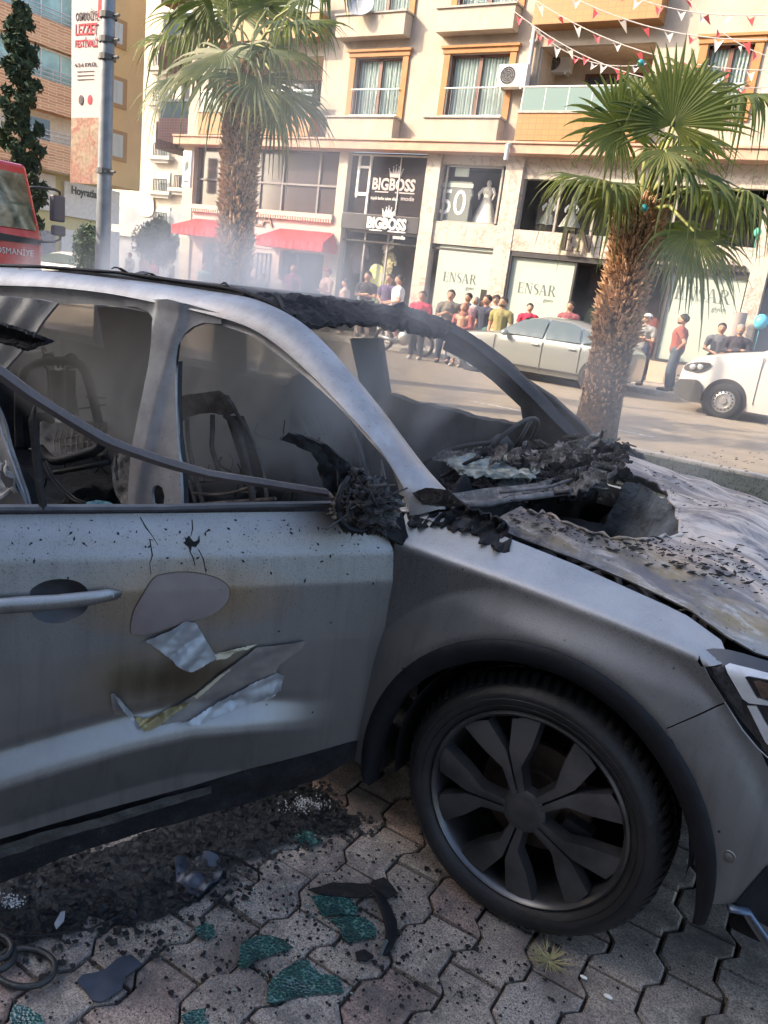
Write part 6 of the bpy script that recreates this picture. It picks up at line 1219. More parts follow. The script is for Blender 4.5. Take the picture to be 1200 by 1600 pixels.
# ---- wheel
def road_wheel(x, ys, parent, r_=.362, detail=True):
    s_ = -1 if ys < 0 else 1; X = Matrix.Translation((x, ys, .36)) @ Matrix.Rotation(R(90*-s_), 4, 'X')      # local +z points out of the car
    mb = MB(); pf = [(.272, -.01), (.278, .0), (.290, .012), (.296, .0155), (.2975, .0135), (.301, .0165), (.314, .0178), (.3155, .0155), (.319, .0165), (.330, .0125), (.3315, .0105), (.336, .0085), (.350, -.008), (.358, -.03), (r_, -.06), (r_, -.18), (.352, -.215), (.31, -.23), (.26, -.21), (.265, -.1), (.272, -.01)]
    mb.lathe(pf, X, 72); ty = mb.build('tyre', M('burnt_tyre', (.014, .014, .016), .55, var=.5, scale=9, bump=.15, bscale=50) if 'burnt_tyre' not in bpy.data.materials else bpy.data.materials['burnt_tyre'], parent, smooth='auto')
    if detail:
        mb = MB(); n = 74
        for k in range(n):
            q = 2*math.pi*k/n; e_ = .026
            def cp(r0, z_, dq=0): return X @ Vector((r0*math.cos(q+dq), r0*math.sin(q+dq), z_))
            P = [cp(.350, -.006, -e_), cp(.350, -.006, e_*.3), cp(.3645, -.032, e_), cp(.3655, -.066, e_*1.5), cp(.3655, -.066, -e_*.2), cp(.3645, -.032, -e_*.7)]
            c0 = [X @ Vector(((r0-.012)*math.cos(q+dq), (r0-.012)*math.sin(q+dq), z_)) for r0, z_, dq in ((.350, -.006, -e_), (.350, -.006, e_*.3), (.3645, -.032, e_), (.3655, -.066, e_*1.5), (.3655, -.066, -e_*.2), (.3645, -.032, -e_*.7))]
            mb.add(P+c0, [(0, 1, 2, 5), (5, 2, 3, 4)]+[(i, (i+1) % 6, 6+(i+1) % 6, 6+i) for i in range(6)])
            for zz_ in (-.095, -.14): mb.box((-.004, -.012, 0), (.004, .012, .01), X=X @ Matrix.Rotation(q, 4, 'Z') @ Matrix.Translation((.358, 0, zz_)) @ Matrix.Rotation(R(90), 4, 'Y'))
        mb.build('tread', M_TYRE, ty)
    mb = MB(); mb.lathe([(.278, -.012), (.277, .002), (.270, .006), (.260, -.004), (.255, -.03), (.250, -.10), (.235, -.19)], X, 72); 
    rimm = M('dark_alloy', (.13, .13, .135), .30, metal=.7, col2=(.06, .06, .063), scale=7, thr=(.35, .6)) if 'dark_alloy' not in bpy.data.materials else bpy.data.materials['dark_alloy']
    rim_ = mb.build('rim', rimm, parent, smooth='auto')
    mb = MB(); a0 = R(44)
    for k in range(5):                                  # five forked spokes, each leg with a raised edge and a sunken flank
        th = a0+k*2*math.pi/5
        for sgn in (-1, 1):
            def W(r0, off, z_): return X @ Vector((r0*math.cos(th)-off*math.sin(th), r0*math.sin(th)+off*math.cos(th), z_))
            st = [(.045, .0028*sgn, .019*sgn, .006), (.120, .0028*sgn, .027*sgn, .001), (.168, .005*sgn, .068*sgn, -.002), (.250, .036*sgn, .122*sgn, -.005)]
            vs = []
            for (r0, i0, o0, z_) in st: vs += [W(r0, i0, z_), W(r0, (i0+o0)/2, z_+.0015), W(r0, o0, z_-.001), W(r0, o0+.008*sgn, z_-.035), W(r0, i0-.003*sgn, z_-.035)]
            fs = [(a*5+j_, a*5+(j_+1) % 5, a*5+5+(j_+1) % 5, a*5+5+j_) for a in range(len(st)-1) for j_ in range(5)]+[(0, 1, 2, 3, 4)]; mb.add(vs, fs)
        def W2(r0, off, z_): return X @ Vector((r0*math.cos(th)-off*math.sin(th), r0*math.sin(th)+off*math.cos(th), z_))
    mb.lathe([(0, .012), (.03, .012), (.048, .010), (.060, .0), (.062, -.03)], X, 30)
    mb.build('spokes', rimm, rim_, smooth='auto')
    mb = MB(); mb.lathe([(.0, -.075), (.075, -.075), (.08, -.085), (.155, -.087), (.158, -.1)], X, 48); mb.build('brake_disc', M('rusty_disc', (.10, .075, .06), .6, metal=.5, var=.4, scale=12) if 'rusty_disc' not in bpy.data.materials else bpy.data.materials['rusty_disc'], rim_, smooth='auto')
    mb = MB(); mb.prism([X @ Vector((r0*math.cos(R(a_)), r0*math.sin(R(a_)), -.11)) for r0, a_ in ((.10, -60), (.175, -55), (.185, -30), (.175, -5), (.10, 0), (.095, -30))], (X.to_3x3() @ Vector((0, 0, .06)))); mb.build('brake_caliper', M_SOOT, rim_, bevel=.008)
    mb = MB(); mb.lathe([(.09, -.15), (.24, -.16), (.24, -.2), (0, -.2)], X, 30); mb.build('hub_back', bpy.data.materials['liner_black'], rim_)
    mb = MB(); 
    for k in range(5): q = R(44)+k*2*math.pi/5; mb.lathe([(0, .006), (.008, .006), (.011, .0), (.011, -.01)], X @ Matrix.Translation((.047*math.cos(q), .047*math.sin(q), .0)), 8)
    mb.build('wheel_nuts', M_SOOT, rim_)
fw = bpy.data.objects.new('wheel', None); COL.objects.link(fw); fw.parent = car; fw.matrix_parent_inverse = base_mat(car).inverted(); fw.location = (0, -.9, .36)
# wheel as a part: tyre and rim are its sub-parts, so spokes etc. are merged into the rim here
def fold(parent_obj, new_parent):
    pass
road_wheel(0, -.895, car)
# join the wheel pieces into tyre + rim under one wheel part
def join_into(dst, srcs):
    me = dst.data; off_v = []; V = []; F_ = []; MI = []; mats = list(me.materials)
    Md = base_mat(dst).inverted(); SMO = []
    for o in [dst]+srcs:
        m_ = o.data; X = Md @ base_mat(o); k = len(V)
        V += [tuple(X @ v.co) for v in m_.vertices]; mp_ = []
        for mm in m_.materials:
            if mm not in mats: mats.append(mm)
            mp_.append(mats.index(mm))
        for p in m_.polygons: F_.append(tuple(i+k for i in p.vertices)); MI.append(mp_[p.material_index]); SMO.append(p.use_smooth)
    n = bpy.data.meshes.new(dst.name); n.from_pydata(V, [], F_); [n.materials.append(m_) for m_ in mats]; n.polygons.foreach_set('material_index', MI); n.polygons.foreach_set('use_smooth', SMO); n.update()
    n.set_sharp_from_angle(angle=R(38)); dst.data = n
    for o in srcs: bpy.data.objects.remove(o)
ty = [o for o in car.children if o.name.startswith('tyre')][0]; rm = [o for o in car.children if o.name.startswith('rim')][0]
join_into(ty, list(ty.children)); join_into(rm, list(rm.children))
for o in (ty, rm): o.parent = fw; o.matrix_parent_inverse = base_mat(fw).inverted()
for (x, y) in ((-2.667, -.78), (0, .78), (-2.667, .78)):
    mb = MB(); s_ = -1 if y < 0 else 1; X = Matrix.Translation((x, y, .36)) @ Matrix.Rotation(R(90*-s_), 4, 'X'); mb.lathe([(.0, -.02), (.2, -.02), (.25, .02), (.3, .03), (.35, .0), (.36, -.05), (.36, -.17), (.3, -.2), (0, -.2)], X, 40); mb.build('wheel', M_TYRE, car, smooth='auto')
# ---- roof
def rz(x, y):
    z = lerp([(-4.1, 1.30), (-3.8, 1.38), (-3.2, 1.47), (-2.66, 1.505), (-2.18, 1.54), (-1.72, 1.556), (-1.4, 1.548), (-1.25, 1.535), (-1.17, 1.51), (-1.08, 1.475), (-1.0, 1.44)], x)+.012*(1-(y/.6)**2)
    fr = sm((x+1.42)/.12)*sm((.66-abs(y))/.06)
    w_ = abs(noise.noise(Vector((x*20+4*noise.noise(Vector((x*6, y*6, 0))), y*10, 2))))*.040-.012+abs(noise.noise(Vector((x*46, y*24, 7))))*.016+noise.noise(Vector((x*90, y*60, 3)))*.004
    return z+fr*w_+noise.noise(Vector((x*2, y*2, 5)))*.008
mb = MB(); mb.grid(lambda u, v: (lambda x, y: (x, y, rz(x, y)))(-3.9+2.55*u, -.60+1.24*v), 60, 30); mb.build('roof', M_SOOT, car, smooth=True, solid=.02)
mb = MB()
fe = lambda y: -1.075+.03*math.sin(y*7)+.05*(abs(y)/.6)**2*-1
mb.grid(lambda u, v: (lambda y: (lambda x: (x, y, rz(x, y)+.002))(-1.36+(fe(y)+1.36)*v))(-.58+1.20*u), 110, 44); mb.build('windscreen_header', M_CHAR, car, smooth=True, solid=.015)
for k in range(5):                                          # curled flakes on the header
    mb = MB(); x, y = rr_.uniform(-1.36, -1.15), rr_.uniform(-.5, .4); a = rr_.uniform(-.5, .5); L_ = rr_.uniform(.03, .07); w_ = rr_.uniform(.01, .018)
    mb.grid(lambda u, v: (x+math.cos(a+1.3)*L_*(u-.5)-math.sin(a+1.3)*w_*(v-.5), y+math.sin(a+1.3)*L_*(u-.5)+math.cos(a+1.3)*w_*(v-.5), rz(x, y)+.004+.006*(v-.5)**2*4*(1+u)), 8, 4)
    mb.build('roof_flake', M_SOOT, car, smooth=True, solid=.002)
# rail + A-pillar (right): loft through measured edges
ST = [((-60, 418), (-60, 445), (-60, 470)), ((0, 419), (0, 446), (0, 471)), ((80, 424), (80, 449), (80, 474)), ((165, 433), (165, 458), (165, 477)), ((250, 443), (248, 474), (245, 491)), ((330, 455), (325, 491), (320, 503)), ((400, 468), (390, 512), (388, 523)), ((470, 503), (440, 545), (430, 551)), ((530, 560), (490, 590), (478, 590)), ((590, 632), (540, 642), (525, 632)), ((650, 712), (590, 697), (573, 684)), ((700, 768), (620, 743), (606, 722)), ((722, 784), (636, 776), (620, 752)), ((728, 796), (640, 806), (624, 775))]
def rail(sgn):
    rows = []
    for i, (U, M_, F_) in enumerate(ST):
        k = sm((i-6)/6); yu, ym, yf = -.60-.10*k, -.70-.10*k, -.69-.09*k
        a, b, c = at(*U, 'y', yu), at(*M_, 'y', ym), at(*F_, 'y', yf)
        m1 = a.lerp(b, .45)+Vector((0, -.018, .012)); m0 = a.lerp(b, .15)+Vector((0, -.004, .006)); m2 = a.lerp(b, .8)+Vector((0, -.012, .002)); b2 = b+Vector((0, .012, -.004)); rg = [a+Vector((0, .02, -.012)), a, m0, m1, m2, b, b2, b2.lerp(c, .5)+Vector((0, .004, .004)), c, c+Vector((0, .05, .005)), a+Vector((0, .05, -.03))]
        rows.append([Vector((v.x, v.y*(1 if sgn < 0 else -1), v.z)) for v in rg])
    # finer interpolation along the rail
    fine = []
    for i in range(len(rows)-1):
        for q in range(5):
            t = q/5; P0, P1, P2, P3 = rows[max(i-1, 0)], rows[i], rows[i+1], rows[min(i+2, len(rows)-1)]
            fine.append([.5*((2*p1)+(p2-p0)*t+(2*p0-5*p1+4*p2-p3)*t*t+(3*p1-p0-3*p2+p3)*t**3) for p0, p1, p2, p3 in zip(P0, P1, P2, P3)])
    fine.append(rows[-1]); k = len(fine[0]); mb = MB()
    mb.add([p for r_ in fine for p in r_], [(i*k+j_, i*k+(j_+1) % k, (i+1)*k+(j_+1) % k, (i+1)*k+j_) for i in range(len(fine)-1) for j_ in range(k)]+[tuple(range(k)), tuple(range((len(fine)-1)*k, len(fine)*k))[::-1]]); return mb
rail(-1).build('roof_rail_and_pillar', M_ASHM, car, smooth='auto')
rail(1).build('roof_rail_and_pillar', M_SOOT, car, smooth='auto')
# gutter strip, lifted rubber on the roof edge
mb = MB(); pts = [at(x, y, 'y', -.585)+Vector((0, 0, .006)) for x, y in ((0, 417), (60, 419), (120, 424), (180, 428), (240, 437), (300, 446), (350, 453), (385, 462), (420, 476), (452, 497), (478, 515))]; mb.tube(pts, [.008, .007, .009, .006, .010, .007, .010, .012, .012, .010, .006], 7); mb.build('roof_strip', M_TRIMB, car, smooth=True)
for (p, q, L_) in (((180, 428), (245, 440), .03), ((350, 453), (392, 470), .04), ((430, 470), (468, 520), .03)):
    a, b = at(*p, 'y', -.57)+Vector((0, 0, .012)), at(*q, 'y', -.57)+Vector((0, 0, .012)); mb = MB(); mb.grid(lambda u, v: a.lerp(b, u)+Vector((0, -.02+.04*v, .010*math.sin(u*8+v*3)+.006)), 12, 3); mb.build('roof_flake', M_SOOT, car, smooth=True, solid=.003)
# ---- B-pillar (right), with flared head and foot, a slot and bolt holes
def zyB(a, b): return lerp([(.3, -.845), (.7, -.83), (1.0, -.80), (1.46, -.695)], b)
def ppx(px_, py_, f=zyB):
    y = -.75
    for _ in range(10): p = at(px_, py_, 'y', y); y = f(p.x, p.z)
    return (p.x, p.z)
Bo = [ppx(*p) for p in ((190, 468), (196, 478), (214, 480), (230, 486), (240, 498), (244, 512), (243, 530), (238, 570), (229, 620), (219, 670), (212, 710), (208, 750), (206, 790))]+[(-1.93, .42), (-1.42, .42)]+[ppx(*p) for p in ((285, 800), (284, 770), (281, 720), (276, 680), (274, 640), (274, 600), (275, 565), (280, 540), (288, 522), (300, 511), (318, 504), (345, 506), (345, 490), (270, 468))]
hole1 = [ppx(*p) for p in ((238, 770), (241, 760), (248, 757), (255, 762), (258, 775), (256, 789), (246, 792), (239, 786))]
def fB(a, b):
    y = zyB(a, b); xm = lerp([(.42, -1.66), (.8, -1.62), (1.0, -1.60), (1.2, -1.60), (1.45, -1.58)], b); w_ = .085; d = abs(a-xm)
    return (a, y-.018*sm((w_-d)/.03)+.008*noise.noise(Vector((a*6, 3, b*5))), b)
mb = MB(); sheet(mb, Bo, fB, .014, holes=[hole1]); mb.build('centre_pillar', M_ASHM, car, smooth=True, solid=.012)
mb = MB(); e1 = [Vector((a, zyB(a, b)+.01, b)) for a, b in [ppx(*p) for p in ((275, 565), (274, 600), (274, 640), (276, 680), (281, 720), (284, 770), (286, 800))]]
mb.grid(lambda u, v: e1[int(round(u*6))]+Vector((-.01*v, .03*v, 0)), 6, 2)
e2 = [Vector((a, zyB(a, b)+.01, b)) for a, b in [ppx(*p) for p in ((242, 500), (243, 530), (238, 570), (229, 620), (219, 670), (212, 710), (208, 750))]]
mb.grid(lambda u, v: e2[int(round(u*6))]+Vector((.01*v, .10*v, 0)), 6, 2); mb.build('pillar_flank', M_SOOT, car, smooth=True)
# striker / belt reel left of the pillar foot
fl = lambda px_, py_, y: at(px_, py_, 'y', y)
mb = MB(); P = [(178, 700), (182, 696), (207, 710), (206, 790), (190, 790), (176, 760), (175, 730)]; sheet(mb, [(lambda v: (v.x, v.z))(fl(*p, -.80)) for p in P], lambda a, b: (a, -.80+.012*noise.noise(Vector((a*30, 0, b*30))), b), .015, holes=[[(lambda v: (v.x, v.z))(fl(*p, -.80)) for p in ((180, 712), (184, 712), (184, 750), (181, 752), (178, 735))]]); mb.build('belt_reel_bracket', M_ASH, car, smooth=True, solid=.02)
# ---- rear quarter and C-pillar at the left edge
qf = lambda a, b: -.76-.06*sm((1.2-b)/.5)
def qpx(px_, py_): return ppx(px_, py_, qf)
mb = MB(); P = [qpx(*p) for p in ((-90, 462), (0, 462), (62, 468), (88, 474), (80, 484), (68, 502), (58, 520), (45, 535), (30, 552), (10, 575), (-5, 590), (-90, 620))]; sheet(mb, P, lambda a, b: (a, qf(a, b)+.004*math.sin((a-b)*40)+.01*noise.noise(Vector((a*5, 0, b*5))), b), .02); mb.build('rear_quarter_panel', M_ASHM, car, smooth=True, solid=.01)
mb = MB(); P = [qpx(*p) for p in ((-90, 600), (-4, 612), (4, 640), (16, 680), (32, 725), (46, 765), (56, 796), (62, 830), (-90, 830))]; sheet(mb, P, lambda a, b: (a, qf(a, b)-.02+.02*noise.noise(Vector((a*7, 1, b*7))), b), .02); mb.build('rear_wheel_arch_panel', M_ASHM, car, smooth=True, solid=.012)
e3 = [Vector((a, qf(a, b)-.03, b)) for a, b in [qpx(*p) for p in ((-4, 612), (4, 640), (16, 680), (32, 725), (46, 765), (56, 796))]]; mb = MB(); mb.tube(e3, .008, 6); mb.build('door_aperture_flange', M_ASHM, car, smooth=True)
mb = MB(); c0 = fl(10, 745, -.90); mb.grid(lambda u, v: c0+Vector((-.13+.20*u, -.02-.03*math.sin(u*5+v*3), -.07+.12*v+.02*math.sin(u*9)))+Vector((0, .02*noise.noise(Vector((u*5, v*5, 0))), .02*noise.noise(Vector((u*6, v*3, 4))))), 16, 12); mb.build('peeled_panel', M('white_burnt_foil', (.48, .47, .44), .5, metal=.3, var=.25, scale=7), car, smooth=True, solid=.003)
mb = MB(); mb.grid(lambda u, v: fl(-60+125*u, 497+8*u*u*4-3*u+(34*v if u < .8 else 34*v*(1-(u-.8)*3)), -.86)+Vector((0, .05*math.sin(v*3), .006*noise.noise(Vector((u*30, v*20, 2)))))+Vector((0, -.02*noise.noise(Vector((u*22, v*9, 5))), 0)), 50, 12); mb.build('charred_trim', M_CHAR, car, smooth=True, solid=.012)
# far side body: belt, doors, B and C pillars (dark, seen through the cabin)
mb = MB(); top = [(-4.1, 1.05), (-3.4, 1.05), (-2.66, 1.05), (-1.9, 1.06)]+sorted((lambda v: (v.x, v.z))(at(*p, 'y', .8)) for p in ((611, 613), (640, 622), (677, 631), (731, 644), (777, 656)))+[(-.60, 1.13), (-.42, 1.08)]
mb.grid(lambda u, v: (lambda x: (x, .80+.02*math.sin(v*3)+.01*noise.noise(Vector((x*6, v*4, 0))), .25+(lerp(top, x)+.015*noise.noise(Vector((x*9, 2, 2)))+.01*noise.noise(Vector((x*30, 2, 2)))-.25)*v))(-4.1+3.7*u), 120, 14); mb.build('far_side_doors', M_SOOT, car, smooth=True, solid=.06)
mb = MB(); mb.prism([at(*p, 'y', .69) for p in ((700, 522), (745, 530), (790, 563), (819, 592), (861, 619), (911, 665), (952, 715), (930, 732), (880, 712), (840, 690), (817, 664), (812, 636), (769, 596), (730, 566), (690, 546))], (0, .05, 0)); mb.build('far_windscreen_pillar', M_SOOT, car, bevel=.008)
mb = MB(); mb.prism([at(545, 528, 'y', .62), at(592, 528, 'y', .62), at(609, 640, 'y', .76), at(572, 650, 'y', .76)], (0, .05, 0)); mb.build('far_centre_pillar', M_SOOT, car, bevel=.01)
mb = MB(); mb.prism([at(150, 478, 'y', .60), at(232, 482, 'y', .60), at(245, 640, 'y', .78), at(195, 640, 'y', .78), at(165, 560, 'y', .70)], (0, .05, 0)); mb.build('far_rear_pillar', M_SOOT, car, bevel=.01)
# ---- floor, rear shelf, bulkhead
mb = MB(); mb.grid(lambda u, v: (-4.2+3.75*u, -.72+1.45*v, .30+.05*noise.noise(Vector((u*14, v*7, 0)))+.02*noise.noise(Vector((u*50, v*20, 0)))), 110, 40); mb.grid(lambda u, v: (-.44+.03*noise.noise(Vector((u*9, v*9, 5))), -.72+1.45*u, .3+.62*v), 30, 12); mb.build('floor_pan', M_CHAR, car, smooth=True)
mb = MB(); mb.box((-4.25, -.75, .3), (-4.15, .75, .95)); mb.build('tailgate', M_SOOT, car, bevel=.02)
# ---- seats (bare frames)
def tubepx(mb, pts, y, r_, n=8):
    ys = y if isinstance(y, (list, tuple)) else [y]*len(pts); mb.tube([at(a, b, 'y', q) for (a, b), q in zip(pts, ys)], r_, n)
def chaik(pts, it=2): return smoothpoly(pts, it, False)
def seat(name, loops, y, parts, mat=M_RUST):
    root = MB(); 
    for pts, r_ in loops: tubepx(root, chaik(pts), y, r_)
    return root.build(name, mat, car, smooth=True)
sf = seat('front_seat_frame', [([(352, 648), (368, 662), (380, 700), (392, 760), (398, 800)], .014), ([(366, 640), (392, 680), (410, 730), (420, 800)], .008), ([(292, 650), (293, 690), (302, 730), (318, 790)], .010), ([(332, 648), (332, 680), (330, 700), (342, 735)], .010), ([(272, 700), (300, 760), (308, 800)], .008), ([(340, 735), (300, 742), (285, 735)], .008), ([(395, 760), (350, 775), (300, 770)], .007), ([(300, 790), (360, 785), (430, 780)], .010)], -.30, None)
sp_ = [(276, 620), (300, 616), (338, 611), (352, 618), (367, 642), (354, 648), (330, 645), (296, 648), (284, 655), (276, 668)]
mb = MB(); PP = [(lambda v: (v.x, v.z))(at(*p, 'y', -.30)) for p in sp_]; sheet(mb, PP, lambda a, b: (a, -.30+.008*noise.noise(Vector((a*30, 0, b*30))), b), .012); mb.build('seat_top_plate', M_RUST, sf, smooth=True, solid=.02)
mb = MB(); 
sheet(mb, [(lambda v: (v.x, v.z))(at(*p, 'y', -.22)) for p in ((352, 650), (378, 650), (400, 700), (420, 800), (385, 800), (375, 720))], lambda a, b: (a, -.22, b), .03); mb.build('seat_side', M_SOOT, sf, solid=.01)
mb = MB(); 
for (a, b) in (((286, 735), (345, 735)), ((290, 755), (392, 748)), ((300, 775), (400, 768))): tubepx(mb, [a, b], -.27, .004)
mb.build('seat_springs', M_RUST, sf)
q_ = random.Random(5); mb = MB()
for k in range(16):                                       # hanging wires and burst springs between the seats
    a = q_.uniform(290, 560); b = q_.uniform(655, 770); y = q_.uniform(-.3, .3); tubepx(mb, chaik([(a, b), (a+q_.uniform(-10, 14), b+q_.uniform(5, 30)), (a+q_.uniform(-20, 30), b+q_.uniform(20, 60))]), y, q_.choice((.002, .003, .005)), 5)
for k in range(14):
    a = q_.uniform(60, 205); b = q_.uniform(640, 770); y = q_.uniform(-.5, .2); tubepx(mb, chaik([(a, b), (a+q_.uniform(-10, 14), b+q_.uniform(5, 25)), (a+q_.uniform(-20, 30), b+q_.uniform(15, 40))]), y, q_.choice((.002, .003, .005)), 5)
mb.build('burst_wires', M_SOOT, car, kind='stuff')
sb_ = seat('driver_seat_frame', [([(462, 640), (460, 615), (478, 600), (500, 596), (520, 606)], .022), ([(462, 640), (490, 700), (505, 760)], .012), ([(486, 640), (510, 700), (530, 740)], .006), ([(500, 650), (512, 690), (520, 730)], .005), ([(535, 640), (560, 690), (575, 750)], .010)], .36, None)
mb = MB(); c0 = at(487, 612, 'y', .38); mb.ball(c0, (.13, .06, .08), amp=.6, n=20, k=14, sc=30); mb.build('headrest_remains', M_RUST, sb_, smooth=True)
mb = MB(); mb.grid(lambda u, v: at(455+110*u, 640+140*v, 'y', .40)+Vector((0, .05*math.sin(u*3), .01*noise.noise(Vector((u*8, v*8, 0))))), 14, 14); mb.build('seat_back_skin', M_SOOT, sb_, smooth=True, solid=.02)
rs_ = seat('rear_seat_frame', [([(72, 548), (66, 540), (68, 556), (82, 552)], .006), ([(30, 700), (28, 620), (36, 580), (52, 568), (90, 563), (128, 566), (140, 600), (152, 650), (165, 720)], .022), ([(72, 575), (66, 560), (74, 553), (84, 556), (92, 574)], .008), ([(98, 574), (100, 560), (112, 552), (120, 560), (122, 573), (104, 575)], .008), ([(74, 575), (80, 620), (84, 660)], .006), ([(106, 575), (116, 610), (122, 650)], .005), ([(60, 644), (120, 640), (165, 632)], .005), ([(135, 620), (165, 622)], .005)], -.15, None, M_SOOT)
mb = MB(); mb.grid(lambda u, v: at(76+50*u, 578+70*v, 'y', -.12)+Vector((0, .03*math.sin(u*5), .01*noise.noise(Vector((u*9, v*7, 0))))), 10, 10); mb.build('seat_back_skin', M_SOOT, rs_, smooth=True, solid=.015)
mb = MB(); a0_, a1_ = at(84, 722, 'y', -.45), at(160, 705, 'y', -.45); X0 = a0_.x
mb.grid(lambda u, v: at(62+106*u, 660+58*v+8*u*0, 'y', -.15-.35*v)+Vector((0, 0, .02*noise.noise(Vector((u*9, v*9, 0)))+.01*math.sin(v*14))), 22, 14)
tubepx(mb, chaik([(62, 700), (80, 722), (110, 716), (150, 704), (160, 695), (156, 680)]), -.5, .022); tubepx(mb, [(85, 738), (130, 730), (170, 722)], -.5, .012); mb.build('seat_base', M_SOOT, rs_, smooth=True)
mb = MB()
for k in range(9): tubepx(mb, [(88+8*k, 718-1.2*k), (84+9*k, 690-k), (90+9*k, 670-k)], [-.5, -.4, -.25], .003, 5)
for k in range(3): tubepx(mb, [(84, 712-12*k), (120, 706-13*k), (155, 698-13*k)], [-.48+.1*k]*3, .003, 5)
mb.build('seat_springs', M_RUST, rs_)
# charred heaps in the cabin
def heap(name, cx, cy, cz, sx, sy, h, mat, seed, n=40, amp=1, parent=car):
    mb = MB(); mb.grid(lambda u, v: (cx+sx*(u-.5), cy+sy*(v-.5), cz+h*math.sin(math.pi*u)**.7*math.sin(math.pi*v)**.7*(1+amp*.9*noise.noise(Vector((u*5, v*5, seed))))+amp*.035*noise.noise(Vector((u*17, v*17, seed+3)))+amp*.02*noise.noise(Vector((u*40, v*40, seed+5)))), n, n); return mb.build(name, mat, parent, smooth=True)
heap('charred_upholstery', -1.7, -.35, .32, 1.2, .8, .30, M_CHAR, 3); heap('charred_upholstery', -2.4, .1, .32, .8, 1.2, .28, M_CHAR, 9); heap('charred_upholstery', -1.5, .35, .32, .9, .7, .38, M_CHAR, 14)
heap('charred_dashboard', -.62, .0, .42, .52, 1.35, .46, M_CHAR, 21, 60)
# dashboard rubble: crumpled plates and ash
mb = MB(); 
def plate(mb, px_, py_, y, w_, h, r_, seed, cr=1):
    c = at(px_, py_, 'y', y); a = Vector((math.cos(r_), .4*math.sin(r_*2), .35*math.sin(r_*1.7))).normalized(); b = a.cross(Vector((.3*math.sin(seed), -.4, 1))).normalized()
    mb.grid(lambda u, v: c+a*(w_*(u-.5)*(1+.3*math.sin(v*4+seed)))+b*(h*(v-.5)*(1+.35*math.sin(u*5+seed)))+Vector((.02*noise.noise(Vector((u*5, v*5, seed+9))), 0, cr*(.035*abs(noise.noise(Vector((u*3.5, v*3.5, seed))))+.020*abs(noise.noise(Vector((u*9, v*9, seed))))))), 22, 18)
for k, (a, b, y, w_, h, r_) in enumerate(((765, 738, -.1, .26, .10, .1), (815, 742, .1, .16, .10, .8), (850, 752, .15, .14, .07, 2.6), (745, 722, .0, .20, .05, .3), (830, 770, -.1, .20, .05, .2), (880, 770, .1, .26, .04, 2.8))):
    plate(mb, a, b, y, w_, h, r_, k*1.7)
mb.build('crumpled_duct', M_FOIL, car, smooth=True, solid=.004)
for mt, nm, sd_, cnt in ((M_ASH, 'ash_sheets', 31, 34), (M_SOOT, 'soot_sheets', 57, 40), (M_CHAR, 'charred_sheets', 83, 30)):
    q_ = random.Random(sd_); mb = MB()
    for k in range(cnt):
        a = q_.uniform(700, 970); b = 700+q_.random()**1.3*85; y = q_.uniform(-.1, .6)
        b += max(0, (830-a))*.12; plate(mb, a, b, y, q_.uniform(.04, .13), q_.uniform(.02, .06), q_.uniform(0, 3.1), k*1.3+sd_)
    mb.build(nm, mt, car, smooth=True, solid=.003, kind='stuff')
mb = MB(); 
for k in range(420):
    a = rr_.gauss(0, 1)*60+870; b = 735+rr_.gauss(0, 1)*26+(a-870)*-.12; y = rr_.uniform(.05, .6)
    if not (690 < a < 985 and 668 < b < 790): continue
    c = at(a, b, 'y', y); s_ = rr_.uniform(.008, .035); d1 = Vector((rr_.gauss(0, 1), rr_.gauss(0, 1), rr_.gauss(0, .4))).normalized()*s_; d2 = Vector((rr_.gauss(0, 1), rr_.gauss(0, 1), rr_.gauss(0, .4))).normalized()*s_*.6
    mb.prism([c-d1, c+d2, c+d1, c-d2*.7], (0, 0, .006))
mb.build('ash_fragments', M_ASH, car, kind='stuff')

for pts, y, r_ in (([(740, 745), (800, 715), (850, 705), (900, 716), (960, 735)], .25, .012), ([(690, 745), (730, 722), (750, 714)], -.1, .007), ([(640+0, 740), (700, 700), (780, 690)], .2, .01), ([(860, 780), (880, 740), (905, 705)], .3, .008), ([(700, 772), (760, 768), (830, 775), (890, 768)], -.2, .008)): mb = MB(); tubepx(mb, chaik(pts), y, r_); mb.build('dash_wiring', M_SOOT, car, smooth=True)
# steering wheel (far side)
cst = at(790, 705, 'y', .36); X = Matrix.Translation(cst) @ Matrix.Rotation(R(-60), 4, 'Y') @ Matrix.Rotation(R(-4), 4, 'X')
mb = MB(); mb.tube([X @ Vector((.18*math.cos(q*math.pi/24), .18*math.sin(q*math.pi/24), 0)) for q in range(49)], .009, 8, cap=False); stw = mb.build('steering_wheel', M_SOOT, car, smooth=True)
mb = MB(); 
for q in (0, 2.3, 4.0): mb.tube([X @ Vector((0, 0, -.03)), X @ Vector((.17*math.cos(q), .17*math.sin(q), 0))], .009, 6)
mb.ball(X @ Vector((0, 0, .03)), (.05, .05, .05), amp=.3); mb.tube([X @ Vector((0, 0, -.03)), X @ Vector((-.03, 0, -.20))], .02); mb.build('spokes', M_SOOT, stw, smooth=True)
